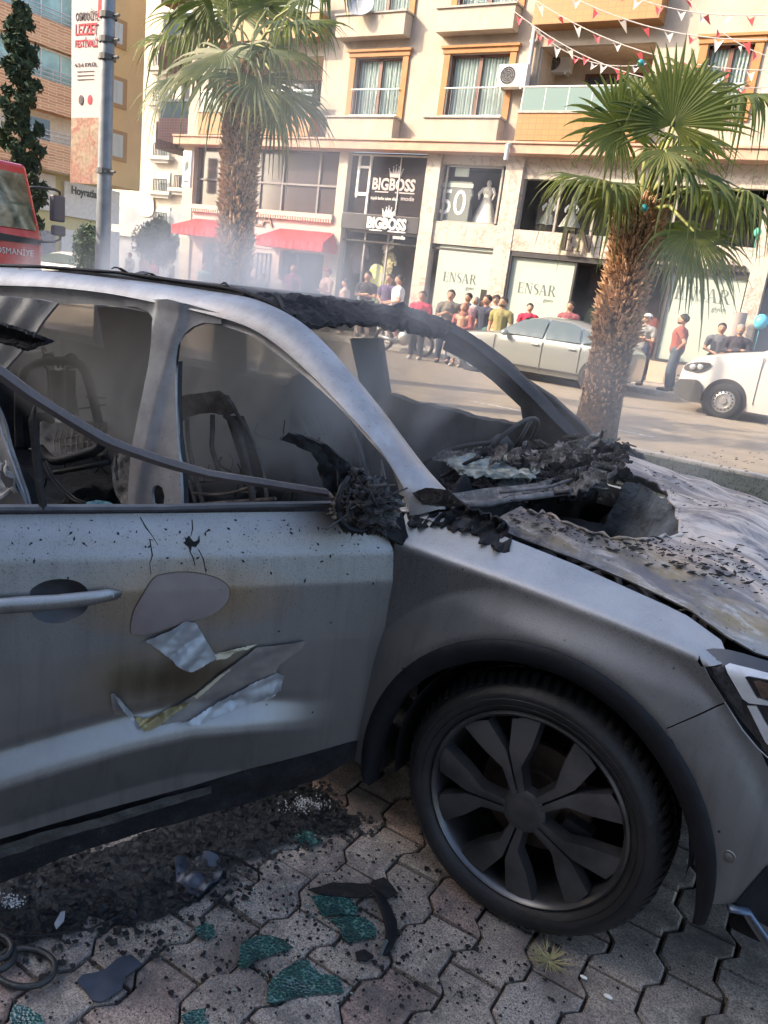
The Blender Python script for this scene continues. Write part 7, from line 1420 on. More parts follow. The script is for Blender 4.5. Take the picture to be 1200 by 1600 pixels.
# cowl: folded metal tray from the near pillar foot to the far one
cw = [at(x, y, 'z', z) for x, y, z in ((700, 790, 1.03), (760, 788, 1.035), (800, 780, 1.04), (840, 775, 1.04), (880, 770, 1.045), (920, 755, 1.045), (955, 738, 1.05), (975, 715, 1.07))]
mb = MB(); mb.grid(lambda u, v: cw[int(round(u*7))]+Vector((-.02-.10*v, .05*v, -.025*math.sin(v*3.1)+.012*noise.noise(Vector((u*9, v*4, 2))))), 7, 8); mb.build('cowl_tray', M_ASH, car, smooth=True, solid=.004)
mb = MB(); mb.tube(cw, [.010, .012, .009, .012, .010, .012, .014, .016], 8); mb.tube([p+Vector((-.05, .02, .008)) for p in cw[2:]], .006, 6); mb.build('cowl_lip', M_RUST, car, smooth=True)
mb = MB(); mb.ball(at(983, 716, 'y', .80)+Vector((0, 0, -.01)), (.07, .05, .05), amp=.3, n=18, k=12, sc=12); mb.tube([at(x, y, 'y', .78) for x, y in ((955, 735), (975, 752), (993, 738), (994, 712), (982, 700), (962, 700))], .010, 8); mb.build('far_mirror_remains', M_TRIMB, car, smooth=True)
# black crust at the near pillar foot and along the wing top
def tpx(px_, py_): p = at(px_, py_, 'z', 1.03); return p
def crustpoly(pts, off, amp, name, mat, z0=1.02, parent=car, st=.009):
    P = [(lambda v: (v[0], v[1]))(spx(*p)) for p in pts]
    mb = MB(); sheet(mb, P, lambda a, b: (a+.004*noise.noise(Vector((a*50, b*50, 3))), side(a, b)-off-amp*abs(noise.noise(Vector((a*34, b*34, 1))))-amp*.6*noise.noise(Vector((a*80, b*80, 1))), b+amp*.4*noise.noise(Vector((a*60, b*60, 8)))), st); return mb.build(name, mat, parent, smooth=True, solid=.006)
crustpoly([(642, 800), (652, 788), (690, 784), (738, 790), (790, 812), (800, 835), (800, 858), (782, 856), (762, 842), (742, 830), (720, 826), (690, 818), (665, 822), (650, 826), (641, 818)], .008, .040, 'charred_crust', M_CHAR)
crustpoly([(718, 806), (742, 808), (745, 824), (722, 822)], .022, .008, 'curled_flake', M_SOOT)
mb = MB(); mb.grid(lambda u, v: (lambda x: (x, -.79+.09*v-.008*noise.noise(Vector((x*40, v*9, 1))), zg(x)+.004+.012*math.sin(v*3.1)+.008*noise.noise(Vector((x*30, v*8, 0)))-.02*(1-v)))(-.56+.15*u), 50, 12); mb.build('pillar_foot', M_ASHM, car, smooth=True, solid=.006)
mb = MB(); 
PPx = [(645, 770), (665, 762), (700, 765), (728, 790), (700, 792), (660, 788)]
P = [(lambda v: (v.x, v.z))(at(*p, 'y', -.80)) for p in PPx]; sheet(mb, P, lambda a, b: (a, -.80-.012*abs(noise.noise(Vector((a*50, b*50, 1)))), b), .008); mb.build('charred_crust', M_CHAR, car, smooth=True, solid=.008)
# flaking char along the bonnet shoulder
mb = MB()
for k in range(620):
    u = rr_.random(); px_, py_ = 800+400*u+rr_.gauss(0, 14), 805+ (80*u)+rr_.gauss(0, 16)+20*u*u
    if rr_.random() < .25: px_, py_ = 1000+200*rr_.random(), 705+90*rr_.random()
    a, b = bpx(px_, py_)
    if b < -.69 or a < -.32 or in_poly((a, b), rim): continue
    s_ = rr_.choice((.001, .0015, .002, .003, .004, .007)); q = rr_.gauss(.4, .5); d1 = Vector((math.cos(q), math.sin(q), rr_.uniform(-.2, .4)))*s_*1.6; d2 = Vector((-math.sin(q), math.cos(q), rr_.uniform(-.2, .4)))*s_*.7; c = Vector((a, b, bz(a, b)+.004))
    mb.prism([c-d1, c+d2, c+d1, c-d2], (0, 0, .002))
mb.build('char_flakes', M_CHAR, bonnet, kind='stuff')
# ---- the open front door
AL = R(55); HX, HY = -.515, -.868; ct, sn = math.cos(AL), math.sin(AL)
def nn(t, h):                                            # outward bulge of the skin
    hc = lerp(CRZ, t); f = sm((t-.08)/.35)
    a = lerp([(.70, .052), (.86, .046), (.94, .030), (.99, .008), (1.03, -.018), (1.06, -.03)], h)
    d = hc-h
    lo = lerp([(-.10, 0), (-.03, -.004), (0, -.010), (.012, -.006), (.06, .022), (.085, .028), (.11, .020), (.22, -.012)], d)
    return a+lo*f
CRZ = [(0, .50), (1.2, .50)]
def dpos(t, h, o=0): n = nn(t, h)+o; return Vector((HX-t*ct+n*sn, HY-t*sn-n*ct, h))
def dpx(px_, py_, o=0):
    n = .04; d = ray(px_, py_); N = Vector((sn, -ct, 0))
    for _ in range(16):
        k = ((Vector((HX, HY, 0))-CAMP).dot(N)+n+o)/d.dot(N); p = CAMP+d*k; t = (HX-p.x)*ct+(HY-p.y)*sn; n = nn(t, p.z)*.6+n*.4
    return (t, p.z)
CRZ = sorted([dpx(*p) for p in ((560, 1092), (470, 1093), (400, 1092), (300, 1097), (200, 1118), (100, 1144), (0, 1178), (-60, 1200))])
HY1, HZ1 = (lambda v: (v.y, v.z))(dpos(*dpx(285, 935))); HY2, HZ2 = (lambda v: (v.y, v.z))(dpos(*dpx(272, 1060))); HY3, HZ3 = (lambda v: (v.y, v.z))(dpos(*dpx(420, 830)))
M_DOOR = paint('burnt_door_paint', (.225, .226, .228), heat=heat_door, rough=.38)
door = bpy.data.objects.new('front_door', None); COL.objects.link(door); door.parent = car; door.matrix_parent_inverse = base_mat(car).inverted(); door.location = (HX, HY, .3); door['label'] = 'open front door with blistered scorched paint'
Fd = lambda o=0: (lambda a, b: dpos(a, b, o))
skin = [dpx(*p) for p in ((-70, 806), (0, 804), (250, 802), (525, 799), (560, 800), (596, 812), (620, 836), (625, 852), (611, 930), (593, 1030), (577, 1110), (564, 1158), (555, 1157), (450, 1186), (300, 1228), (150, 1268), (0, 1311), (-70, 1331))]
cup = [dpx(*p) for p in ((45, 925), (55, 915), (75, 906), (100, 904), (122, 908), (138, 920), (140, 940), (135, 955), (115, 968), (90, 975), (65, 972), (48, 960))]; cup = smoothpoly(cup, 1)
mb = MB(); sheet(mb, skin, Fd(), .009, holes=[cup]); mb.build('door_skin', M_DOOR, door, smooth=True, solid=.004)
ccx = sum(p[0] for p in cup)/len(cup); ccz = sum(p[1] for p in cup)/len(cup)
mb = MB(); mb.grid(lambda u, v: (lambda p: dpos(ccx+(p[0]-ccx)*(1-v), ccz+(p[1]-ccz)*(1-v), -.045*math.sin(min(1, v*1.2)*1.57)))(cup[int(round(u*24)) % 24]), 24, 8); mb.build('handle_recess', M('recess_paint', (.10, .103, .11), .5, metal=.5), door, smooth=True)
mb = MB(); hpth = [dpos(*dpx(*p, .028), .028) for p in ((-40, 948), (0, 947), (40, 944), (90, 941), (140, 935), (170, 930), (184, 929))]; hpth[-1] = dpos(*dpx(187, 929, .008), .008)
mb.tube(hpth, [.013, .014, .0145, .014, .013, .011, .006], 12, flat=1.35, up=(0, 0, 1)); mb.tube([dpos(*dpx(178, 931), 0), hpth[-2]], .012, 8); mb.build('door_handle', M_BODY, door, smooth=True)
mb = MB(); bt = [(-70, 800), (0, 797), (250, 796), (400, 792), (525, 790), (560, 794)]; mb.tube([dpos(*dpx(*p, .01), .01)+Vector((0, 0, .004)) for p in bt], .016, 8, flat=.55, up=(0, 0, 1)); mb.build('belt_trim', M_TRIMG, door, smooth='auto')
mb = MB(); lowc = [dpx(*p) for p in ((574, 1160), (560, 1159), (450, 1188), (300, 1230), (150, 1270), (0, 1313), (-70, 1333), (-70, 1420), (0, 1392), (100, 1352), (200, 1318), (300, 1290), (380, 1268), (450, 1245), (500, 1222), (545, 1192), (572, 1170))]
mb = MB(); sheet(mb, lowc, lambda a, b: dpos(a, b, -.004+.008*noise.noise(Vector((a*8, b*30, 0)))-.025*sm((.30-b)/.1)), .015); mb.build('lower_cladding', M_CHAR, door, smooth=True, solid=.012)
mb = MB(); sheet(mb, [dpx(*p) for p in ((0, 1320), (60, 1300), (150, 1278), (260, 1244), (330, 1226), (330, 1238), (250, 1262), (180, 1284), (100, 1306), (20, 1334), (0, 1340))], lambda a, b: dpos(a, b, .004+.003*noise.noise(Vector((a*20, b*60, 0)))), .012); mb.build('cladding_ridge', M('greyed_plastic', (.03, .03, .03), .7, col2=(.07, .065, .06), scale=14, thr=(.35, .7), bump=.5), door, smooth=True)
# hinge gap and inner shut face
mb = MB(); mb.grid(lambda u, v: (HX+.008-.03*v, HY-.02+.16*v, .24+.78*u), 10, 3); mb.build('shut_face', M_DARK, door)
mb = MB(); sheet(mb, [dpx(*p) for p in ((-70, 808), (525, 803), (630, 850), (570, 1155), (-70, 1320))], lambda a, b: dpos(a, b, -.09), .05); mb.build('inner_panel', M_CHAR, door)
mb = MB(); sheet(mb, [dpx(*p) for p in ((560, 798), (590, 790), (612, 780), (628, 800), (640, 850), (632, 900), (622, 875), (606, 840), (580, 822))], lambda a, b: dpos(a, b, .004+.008*noise.noise(Vector((a*40, b*40, 0)))), .01); mb.build('charred_corner', M_CHAR, door, smooth=True, solid=.006)
# blistered and peeled paint, each flap a thin curled sheet
def flap(name, pts, mat, F_, sm_=1, st=.008, sol=.0012, label=None):
    P = [dpx(*p) for p in pts]; P = smoothpoly(P, sm_) if sm_ else P
    if name != 'paint_blister': P = [(a+.0022*noise.noise(Vector((a*160, b*160, 1))), b+.0022*noise.noise(Vector((a*160, b*160, 6)))) for a, b in dens(P, .004)]
    cx = sum(a for a, b in P)/len(P); cz = sum(b for a, b in P)/len(P)
    mb = MB(); sheet(mb, P, lambda a, b: dpos(a, b, F_(a-cx, b-cz, a, b)), st); o = mb.build(name, mat, door, smooth=True, solid=sol)
    if label: o['label'] = label
    if name == 'paint_blister': rm_ = MB(); rm_.tube([dpos(a, b, F_(a-cx, b-cz, a, b)+.0003) for a, b in P+[P[0]]], .0009, 5); rm_.build('blister_edge', M_BRN, door)
    return o
M_BEI = M('mauve_primer', (.22, .185, .165), .6, col2=(.15, .115, .115), scale=7, thr=(.35, .65)); M_BEI2 = M('beige_primer', (.26, .235, .20), .55, col2=(.13, .115, .115), scale=6, thr=(.35, .65)); M_FLP = M('flap_back', (.36, .39, .42), .5, metal=.5, var=.15, scale=20); M_OLV = M('golden_lacquer', (.20, .17, .08), .3, metal=.5, var=.4, scale=12); M_BRN = M('burnt_olive_primer', (.12, .095, .055), .38, metal=.45, var=.35, scale=7); M_CRM = M('cream_edge', (.46, .42, .30), .6)
flap('paint_blister', [(203, 985), (207, 955), (225, 925), (240, 900), (260, 895), (290, 892), (325, 897), (350, 907), (361, 922), (356, 942), (335, 960), (310, 968), (280, 975), (245, 988), (220, 993), (206, 990)], M_BEI, lambda x, z, a, b: .0015+.003*math.exp(-(x*x+z*z)*120), 2)
if 0: flap('scorched_patch', [(186, 1085), (184, 1068), (196, 1050), (218, 1040), (238, 1022), (262, 1012), (300, 1012), (335, 1004), (360, 1010), (410, 1003), (392, 1018), (350, 1050), (310, 1080), (278, 1094), (250, 1112), (215, 1118), (203, 1106)], M_BRN, lambda x, z, a, b: .0012+.003*noise.noise(Vector((x*16, z*16, 3))), 1)
flap('peeled_paint_flap', [(226, 998), (270, 978), (292, 968), (304, 968), (338, 1027), (300, 1046), (292, 1046)], M_FLP, lambda x, z, a, b: .006+.030*abs(noise.noise(Vector((x*14+z*9, z*8, 2))))+.006*abs(noise.noise(Vector((x*50, z*50, 2))))+.05*max(0, -z), 0)
flap('peeled_paint_flap', [(172, 1083), (178, 1081), (200, 1110), (222, 1137), (212, 1139), (190, 1130), (176, 1112)], M_BEI2, lambda x, z, a, b: .002+.004*math.sin(z*40), 1)
flap('peeled_paint_curl', [(178, 1082), (188, 1087), (205, 1112), (220, 1136), (214, 1138), (196, 1112)], M_FLP, lambda x, z, a, b: .012+.01*math.sin(x*90), 0)
flap('peeled_paint_curl', [(205, 1112), (214, 1118), (235, 1117), (295, 1092), (290, 1098), (245, 1132), (224, 1139), (214, 1126)], M_OLV, lambda x, z, a, b: .006+.009*abs(math.sin((x*.6+z)*110)), 0)
flap('peeled_paint_flap', [(238, 1134), (305, 1083), (345, 1050), (400, 1010), (475, 1000), (470, 1012), (436, 1036), (430, 1050), (360, 1090), (300, 1122)], M_BEI2, lambda x, z, a, b: .004+.012*abs(noise.noise(Vector(((a*.5+b)*18, (a-b)*3, 1))))+.004*abs(noise.noise(Vector((x*40, z*40, 1)))), 0)
flap('peeled_paint_curl', [(280, 1126), (330, 1096), (395, 1064), (430, 1048), (441, 1052), (436, 1074), (420, 1088), (380, 1098), (345, 1112), (318, 1124)], M_FLP, lambda x, z, a, b: .010+.028*abs(noise.noise(Vector((x*11+z*14, z*16, 5))))+.010*abs(noise.noise(Vector((x*45, z*40, 2)))), 0)
flap('peeled_paint_curl', [(335, 1022), (365, 1012), (402, 1006), (380, 1014), (338, 1032)], M_CRM, lambda x, z, a, b: .006+.005*math.sin(z*300), 0, st=.005)
flap('peeled_paint_curl', [(302, 1086), (346, 1050), (404, 1008), (352, 1050), (306, 1090)], M_CRM, lambda x, z, a, b: .008, 0, st=.005)
flap('charred_splat', [(288, 838), (292, 841), (295, 836), (299, 842), (303, 846), (309, 844), (311, 836), (312, 846), (306, 854), (300, 853), (298, 862), (295, 854), (290, 852), (286, 848), (290, 845)], M_CHAR, lambda x, z, a, b: .003+.004*noise.noise(Vector((x*90, z*90, 0))), 0, st=.004)
mb = MB()
for k in range(230):
    px_, py_ = rr_.uniform(0, 620), 812+abs(rr_.gauss(0, 45)); t_, h_ = dpx(px_, py_)
    if not in_poly((t_, h_), skin): continue
    s_ = rr_.choice((.0008, .001, .001, .0014, .002, .003)); q = rr_.uniform(0, 6.3); c = dpos(t_, h_, .0015); e1_ = (dpos(t_+.01, h_, .0015)-c).normalized(); e2_ = (dpos(t_, h_+.01, .0015)-c).normalized(); d1 = (e1_*math.cos(q)+e2_*math.sin(q))*s_*rr_.uniform(1, 2.2); d2 = (e2_*math.cos(q)-e1_*math.sin(q))*s_*.8
    mb.prism([c-d1, c+d2, c+d1, c-d2], e1_.cross(e2_)*-.0008)
mb.build('char_specks', M_CHAR, door, kind='stuff')
for pts_ in ([(219, 808), (228, 824), (240, 840), (247, 852)], [(234, 842), (238, 868), (234, 880), (236, 898)], [(300, 812), (301, 826), (298, 838)], [(310, 858), (318, 874), (322, 896)], [(296, 860), (302, 872), (305, 884)]):
    mb = MB(); mb.tube([dpos(*dpx(*p), .0006) for p in pts_], [.0012, .0016, .0008, .0006][:len(pts_)], 5); mb.build('scratch', M_CHAR, door)
# sagged window frame strip with its fallen branch, lying in the door's plane
def strip(name, top, bot, mat, o, th=.012, par=door):
    mb = MB(); n = 26
    def ev(P, u): k = u*(len(P)-1); i = min(len(P)-2, int(k)); f_ = k-i; return (P[i][0]+(P[i+1][0]-P[i][0])*f_, P[i][1]+(P[i+1][1]-P[i][1])*f_)
    vs = []; N = Vector((sn, -ct, 0))
    for k in range(n+1):
        a, b = ev(top, k/n), ev(bot, k/n); ta, tb = dpx(*a, o), dpx(*b, o); pa, pb = dpos(*ta, o), dpos(*tb, o); pm = (pa+pb)/2+N*th*.8; vs += [pa, pm.lerp(pa, .5), pm, pb, pb-N*th, pa-N*th]
    mb.add(vs, [(i*6+j_, i*6+(j_+1) % 6, i*6+6+(j_+1) % 6, i*6+6+j_) for i in range(n) for j_ in range(6)]+[(0, 1, 2, 3, 4, 5), tuple(range(n*6, n*6+6))[::-1]]); return mb.build(name, mat, par, smooth='auto')
wf = strip('window_frame', [(-60, 530), (0, 570), (50, 608), (100, 641), (170, 682), (210, 698), (265, 717), (330, 736), (400, 747), (460, 757), (528, 768)], [(-60, 560), (0, 596), (45, 628), (95, 658), (160, 698), (205, 714), (262, 733), (330, 750), (400, 760), (460, 769), (528, 779)], M('strip_char', (.022, .022, .024), .5, col2=(.10, .08, .075), scale=3, thr=(.5, .8), bump=.4, bscale=30), .03)
strip('window_frame_post', [(50, 640), (44, 660), (48, 690), (50, 720), (55, 760), (62, 795)], [(56, 632), (58, 660), (62, 690), (64, 720), (68, 760), (74, 795)], M_CHAR, .02, par=wf)
# mirror: burnt to a knot of wires and melted shell
ms = lambda px_, py_, o: dpos(*dpx(px_, py_, o), o)
mb = MB(); c0 = ms(570, 790, .12)
mb.ball(c0, (.085, .075, .062), amp=.55, n=40, k=28, sc=34); mb.ball(ms(552, 800, .13), (.05, .05, .05), amp=.5, n=24, k=16, sc=40); mb.ball(ms(588, 800, .10), (.05, .05, .05), amp=.5, n=24, k=16, sc=40); mb.ball(ms(560, 752, .10), (.035, .03, .03), amp=.8, n=20, k=14, sc=50)
mi_ = mb.build('mirror_remains', M('mirror_char', (.012, .011, .012), .45, col2=(.05, .045, .045), scale=25, thr=(.4, .6), bump=1, bscale=70), door, smooth=True)
mb = MB()
for k in range(22):
    a = Vector(ms(535+rr_.uniform(0, 75), 745+rr_.uniform(0, 75), .12+rr_.uniform(-.01, .07))); mb.tube([a, a+Vector((rr_.gauss(0, .02), rr_.gauss(0, .02), rr_.gauss(0, .02))), a+Vector((rr_.gauss(0, .03), rr_.gauss(0, .03), rr_.gauss(0, .03)))], .0025, 5)
mb.build('mirror_wires', M_SOOT, mi_)
mb = MB(); rw_ = [ms(528, 800, .19), ms(532, 815, .19), ms(545, 826, .19), ms(562, 830, .18), ms(585, 824, .16), ms(604, 808, .12)]; mb.tube(rw_, .007, 8); mb.tube([ms(528, 800, .19), ms(527, 780, .18), ms(534, 760, .17), ms(545, 745, .15)], .006, 8); mb.build('mirror_shell_rim', M_TRIMB, mi_, smooth=True)
mb = MB(); P = [(430, 682), (445, 670), (475, 676), (505, 690), (530, 712), (552, 738), (556, 770), (548, 790), (520, 772), (500, 755), (492, 720), (478, 700), (455, 690)]
P2 = [dpx(*p, .05) for p in P]; sheet(mb, P2, lambda a, b: dpos(a, b, .05+.02*noise.noise(Vector((a*22, b*22, 0)))+.012*noise.noise(Vector((a*50, b*60, 2)))+.2*max(0, b-1.05)), .008); mb.build('charred_mirror_arm', M_CHAR, door, smooth=True, solid=.008)
mb = MB(); P2 = [dpx(*p, .02) for p in ((585, 760), (600, 752), (612, 768), (632, 776), (618, 790), (636, 835), (628, 850), (600, 835), (575, 820))]; sheet(mb, P2, lambda a, b: dpos(a, b, .03+.02*noise.noise(Vector((a*30, b*30, 4)))), .008); mb.build('mirror_base', M_CHAR, door, smooth=True, solid=.01)
# teal shard lying on the door top
mb = MB(); P2 = [dpx(*p, -.05) for p in ((131, 790), (137, 784), (152, 781), (170, 784), (190, 795), (132, 795))]; sheet(mb, P2, Fd(-.05), .01)
M_TGL = M('crazed_glass', (.10, .21, .20), .25, spec=.8, var=.5, scale=30, col2=(.25, .40, .38), thr=(.4, .6), bump=.5, bscale=150)
tag(own(mb.build('glass_shard', M_TGL, solid=.004), dpos(*P2[0], -.05)), 'pale teal shard of window glass lying behind the top edge of the open door', 'glass shard')
# brake of the cabin: dangling belt webbing
mb = MB(); bl_ = [at(x, y, 'y', -.72) for x, y in ((68, 722), (78, 745), (95, 765), (115, 782), (140, 792))]; mb.tube(bl_, .006, 6); mb.tube([p+Vector((.015, 0, .01)) for p in bl_], .004, 6); mb.build('seat_belt', M_SOOT, car, smooth=True)
# ================================================================ GROUND DEBRIS
gp = lambda x, y, z=.006: (lambda v: (v.x, v.y))(at(x, y, 'z', z))
M_RUB = NB('wet_char_rubble'); M_RUB.to(M_RUB.ramp(M_RUB.noise(40, 7, .75), (.3, (.010, .011, .013)), (.55, (.030, .033, .038)), (.72, (.075, .085, .09)), (.85, (.20, .22, .22)))); M_RUB.set(Roughness=.5, Specular_IOR_Level=.6); M_RUB.bump(M_RUB.noise(120, 6, .8), 1, .02); M_RUB = M_RUB.m
bed = [gp(*p) for p in ((-80, 1400), (60, 1350), (160, 1330), (260, 1290), (380, 1255), (450, 1225), (510, 1240), (560, 1290), (530, 1300), (470, 1310), (410, 1335), (360, 1345), (350, 1370), (320, 1405), (240, 1440), (190, 1450), (140, 1430), (125, 1455), (60, 1470), (-80, 1500))]
mb = MB(); sheet(mb, bed, lambda a, b: (a+.008*noise.noise(Vector((a*50, b*50, 7))), b+.008*noise.noise(Vector((a*50, b*50, 9))), .004+.016*abs(noise.noise(Vector((a*28, b*28, 0))))+.014*abs(noise.noise(Vector((a*75, b*75, 3))))), .008)
rg = random.Random(77)
xs = [p[0] for p in bed]; ys = [p[1] for p in bed]
def fleck(mb, x, y, z, s_, thick=.002, tilt=.3):
    n = rg.randint(4, 6); q0 = rg.uniform(0, 6.3); P = [Vector((x+s_*rg.uniform(.5, 1.1)*math.cos(q0+k*6.283/n), y+s_*rg.uniform(.4, 1.0)*math.sin(q0+k*6.283/n), z+rg.uniform(0, tilt)*s_)) for k in range(n)]; mb.prism(P, (0, 0, thick))
for k in range(1600):
    x, y = rg.uniform(min(xs), max(xs)), rg.uniform(min(ys), max(ys))
    if in_poly((x, y), bed): fleck(mb, x, y, rg.uniform(.01, .03), rg.choice((.004, .006, .009, .014)), .002, .9)
for k in range(900):
    q_ = bed[rg.randrange(len(bed))]; x, y = q_[0]+rg.gauss(0, .05), q_[1]+rg.gauss(0, .04)
    if y > -1.9 and x > -1.4: fleck(mb, x, y, rg.uniform(.003, .012), rg.choice((.002, .003, .005, .008, .012)), .002, .7)
tag(mb.build('charred_debris', M_RUB), 'bed of wet black charred rubble and flakes on the pavers under the open door', 'debris', kind='stuff')
mb = MB()
for k in range(1500):
    if rg.random() < .6: x, y = gp(rg.uniform(-20, 900), rg.uniform(1290, 1600))
    else: x, y = gp(rg.gauss(470, 130), rg.gauss(1430, 70))
    if rg.random() < .25: x, y = gp(rg.gauss(600, 200), rg.gauss(1500, 60))
    fleck(mb, x, y, .006, min(.014, abs(rg.gauss(.0015, .0032))+.0008), .0015, .15)
tag(mb.build('soot_flecks', M_CHAR), 'small black soot flecks scattered over the pavers', 'soot', kind='stuff')
mb = MB(); 
for k in range(420): x, y = gp(rg.gauss(480, 16), rg.gauss(1266, 6)) if k < 300 else gp(rg.gauss(14, 10), rg.gauss(1418, 6)); fleck(mb, x, y, .022+rg.uniform(0, .006), rg.uniform(.0008, .0035), .002, .6)
tag(mb.build('white_ash', M('white_ash', (.55, .56, .56), .9)), 'crumbs of white ash in the black rubble', 'ash', kind='stuff')
_b = NB('crazed_green_glass'); _v = _b.ramp(_b.voro(150), (.15, (.010, .040, .036)), (.6, (.028, .10, .085)), (.9, (.15, .27, .24))); _b.to(_b.mix(_b.ramp(_b.noise(14, 4), (.4, 0.), (.65, .8)), _v, (.012, .035, .035))); _b.set(Roughness=.2, Specular_IOR_Level=.8); _b.bump(_b.voro(150), .6, .004); M_TG2 = _b.m; M_BLG = M('dark_film', (.045, .055, .075), .35, var=.3, scale=12)
def shard(pts, mat, label, name='glass_fragment', z=.012, amp=.006, cat='glass fragment', sm_=0):
    P = [gp(*p, z) for p in pts]; P = smoothpoly(P, sm_) if sm_ else P; cx = sum(a for a, b in P)/len(P); cy = sum(b for a, b in P)/len(P)
    mb = MB(); sheet(mb, P, lambda a, b: (a, b, z+amp*noise.noise(Vector((a*20, b*20, 3)))+.05*((a-cx)**2+(b-cy)**2)), .01); o = own(mb.build(name, mat, smooth=True, solid=.004), (cx, cy, z)); return tag(o, label, cat)
shard([(417, 1565), (420, 1535), (440, 1515), (462, 1502), (480, 1500), (485, 1508), (500, 1520), (530, 1525), (537, 1550), (500, 1552), (465, 1555), (430, 1568)], M_TG2, 'largest green crazed glass fragment near the bottom edge of the picture')
shard([(372, 1512), (375, 1480), (390, 1468), (420, 1462), (440, 1468), (458, 1482), (430, 1490), (400, 1500), (385, 1515)], M_TG2, 'green crazed glass fragment left of the largest one')
shard([(514, 1435), (540, 1431), (567, 1432), (585, 1445), (588, 1463), (560, 1468), (545, 1472), (535, 1465), (530, 1445)], M_TG2, 'green crazed glass fragment in the middle, inside the black curl of trim')
shard([(487, 1400), (520, 1395), (545, 1400), (560, 1420), (555, 1430), (530, 1428), (505, 1432)], M_TG2, 'dark green glass fragment just above the middle one')
shard([(305, 1450), (320, 1442), (335, 1448), (335, 1462), (322, 1468), (308, 1462)], M_TG2, 'small green glass fragment on the pale paver left of the soot bed corner')
shard([(455, 1310), (470, 1296), (490, 1300), (505, 1312), (480, 1322)], M_TG2, 'small green glass fragment in the rubble below the sill')
shard([(15, 1588), (22, 1572), (45, 1576), (66, 1590), (70, 1612), (20, 1612)], M_TG2, 'green glass fragment in the bottom left corner')
shard([(290, 1605), (282, 1590), (300, 1580), (322, 1578), (318, 1592), (330, 1606)], M_TG2, 'green glass fragment at the bottom edge beside the reddish paver')
shard([(120, 1535), (128, 1526), (165, 1515), (185, 1498), (205, 1492), (222, 1508), (205, 1520), (195, 1528), (190, 1548), (160, 1568), (145, 1565), (136, 1552)], M_BLG, 'dark blue grey film flake lying flat on the light paver at lower left', 'plastic_flake', cat='flake')
shard([(272, 1345), (285, 1338), (310, 1336), (340, 1340), (352, 1352), (345, 1370), (330, 1385), (310, 1402), (295, 1400), (285, 1385), (276, 1370)], M_BLG, 'rumpled dark purple sheet on the edge of the black rubble', 'plastic_flake', .02, .03, cat='flake')
shard([(85, 1445), (95, 1425), (102, 1424), (100, 1440), (88, 1452)], M('pale_flake', (.30, .33, .36), .5), 'small pale flake standing in the black rubble', 'plastic_flake', .03, cat='flake')
shard([(480, 1392), (520, 1380), (575, 1382), (590, 1395), (565, 1404), (520, 1402)], M_CHAR, 'black charred scrap above the green glass fragments', 'charred_scrap', cat='scrap')
shard([(580, 1378), (600, 1372), (622, 1395), (606, 1404), (592, 1398)], M_CHAR, 'black charred scrap at the top of the curled trim', 'charred_scrap', cat='scrap')
shard([(555, 1487), (570, 1482), (584, 1492), (572, 1502), (557, 1500)], M_CHAR, 'small black scrap under the lower end of the curled trim', 'charred_scrap', cat='scrap')
mb = MB()
for k in range(420):
    cx_, cy_ = rg.choice(((478, 1535), (415, 1490), (550, 1450), (520, 1412), (320, 1455), (480, 1310), (400, 1400), (300, 1330))); x, y = gp(rg.gauss(cx_, 38), rg.gauss(cy_, 20)); fleck(mb, x, y, .005, rg.uniform(.0012, .0035), rg.uniform(.002, .0045), .3)
tag(mb.build('glass_crumbs', M_TGL), 'loose crumbs of crazed window glass around the larger green fragments', 'glass', kind='stuff')
# curled black trim strip beside the glass
pts = [at(x, y, 'z', .02) for x, y in ((575, 1384), (592, 1398), (602, 1418), (610, 1440), (612, 1460), (606, 1480), (598, 1492))]
mb = MB(); mb.tube(pts, [.008, .014, .017, .018, .016, .012, .005], 8, flat=.35); tag(own(mb.build('curled_trim', M_TRIMB, smooth=True), pts[0]), 'curled black strip of trim bending round the green glass fragments', 'trim strip')
mb = MB(); e_ = [at(x, y, 'z', .03) for x, y in ((594, 1492), (600, 1478), (604, 1470))]; mb.tube(e_, .005, 6); tag(own(mb.build('metal_clip', M_FOIL), e_[0]), 'bright little metal clip at the end of the curled trim strip', 'clip')
# looped black hose at lower left
def loop(cx, cy, rx, ry, a0, a1, n=28): return [at(cx+rx*math.cos(R(a0+(a1-a0)*k/n)), cy+ry*math.sin(R(a0+(a1-a0)*k/n)), 'z', .016) for k in range(n+1)]
mb = MB(); mb.tube(loop(38, 1512, 48, 30, -150, 150), .0075, 8); mb.tube(loop(-20, 1490, 42, 28, -90, 120), .009, 8); mb.tube([p+Vector((0, 0, .012)) for p in loop(-16, 1486, 34, 22, -90, 130)], .006, 8)
hs = at(38, 1540, 'z', 0); tag(own(mb.build('rubber_hose', M('rubber_seal', (.022, .024, .025), .5, bump=.3, bscale=60), smooth=True), hs), 'looped black rubber seal lying on the pavers at the lower left edge', 'hose')
mb = MB(); pts = [at(x, y, 'z', .03) for x, y in ((300, 1338), (330, 1330), (365, 1338), (395, 1356), (410, 1366))]; mb.tube(pts, .004, 6); m2 = MB(); p2 = [at(x, y, 'z', .025) for x, y in ((-10, 1462), (60, 1462), (140, 1452), (200, 1425))]; m2.tube(p2, .003, 5); tag(own(m2.build('burnt_cable', M_TRIMB), p2[0]), 'thin black cable along the lower left edge of the rubble above the rubber seal', 'cable'); tag(own(mb.build('burnt_cable', M_TRIMB), pts[0]), 'thin black burnt cable curving over the dark purple sheet', 'cable')
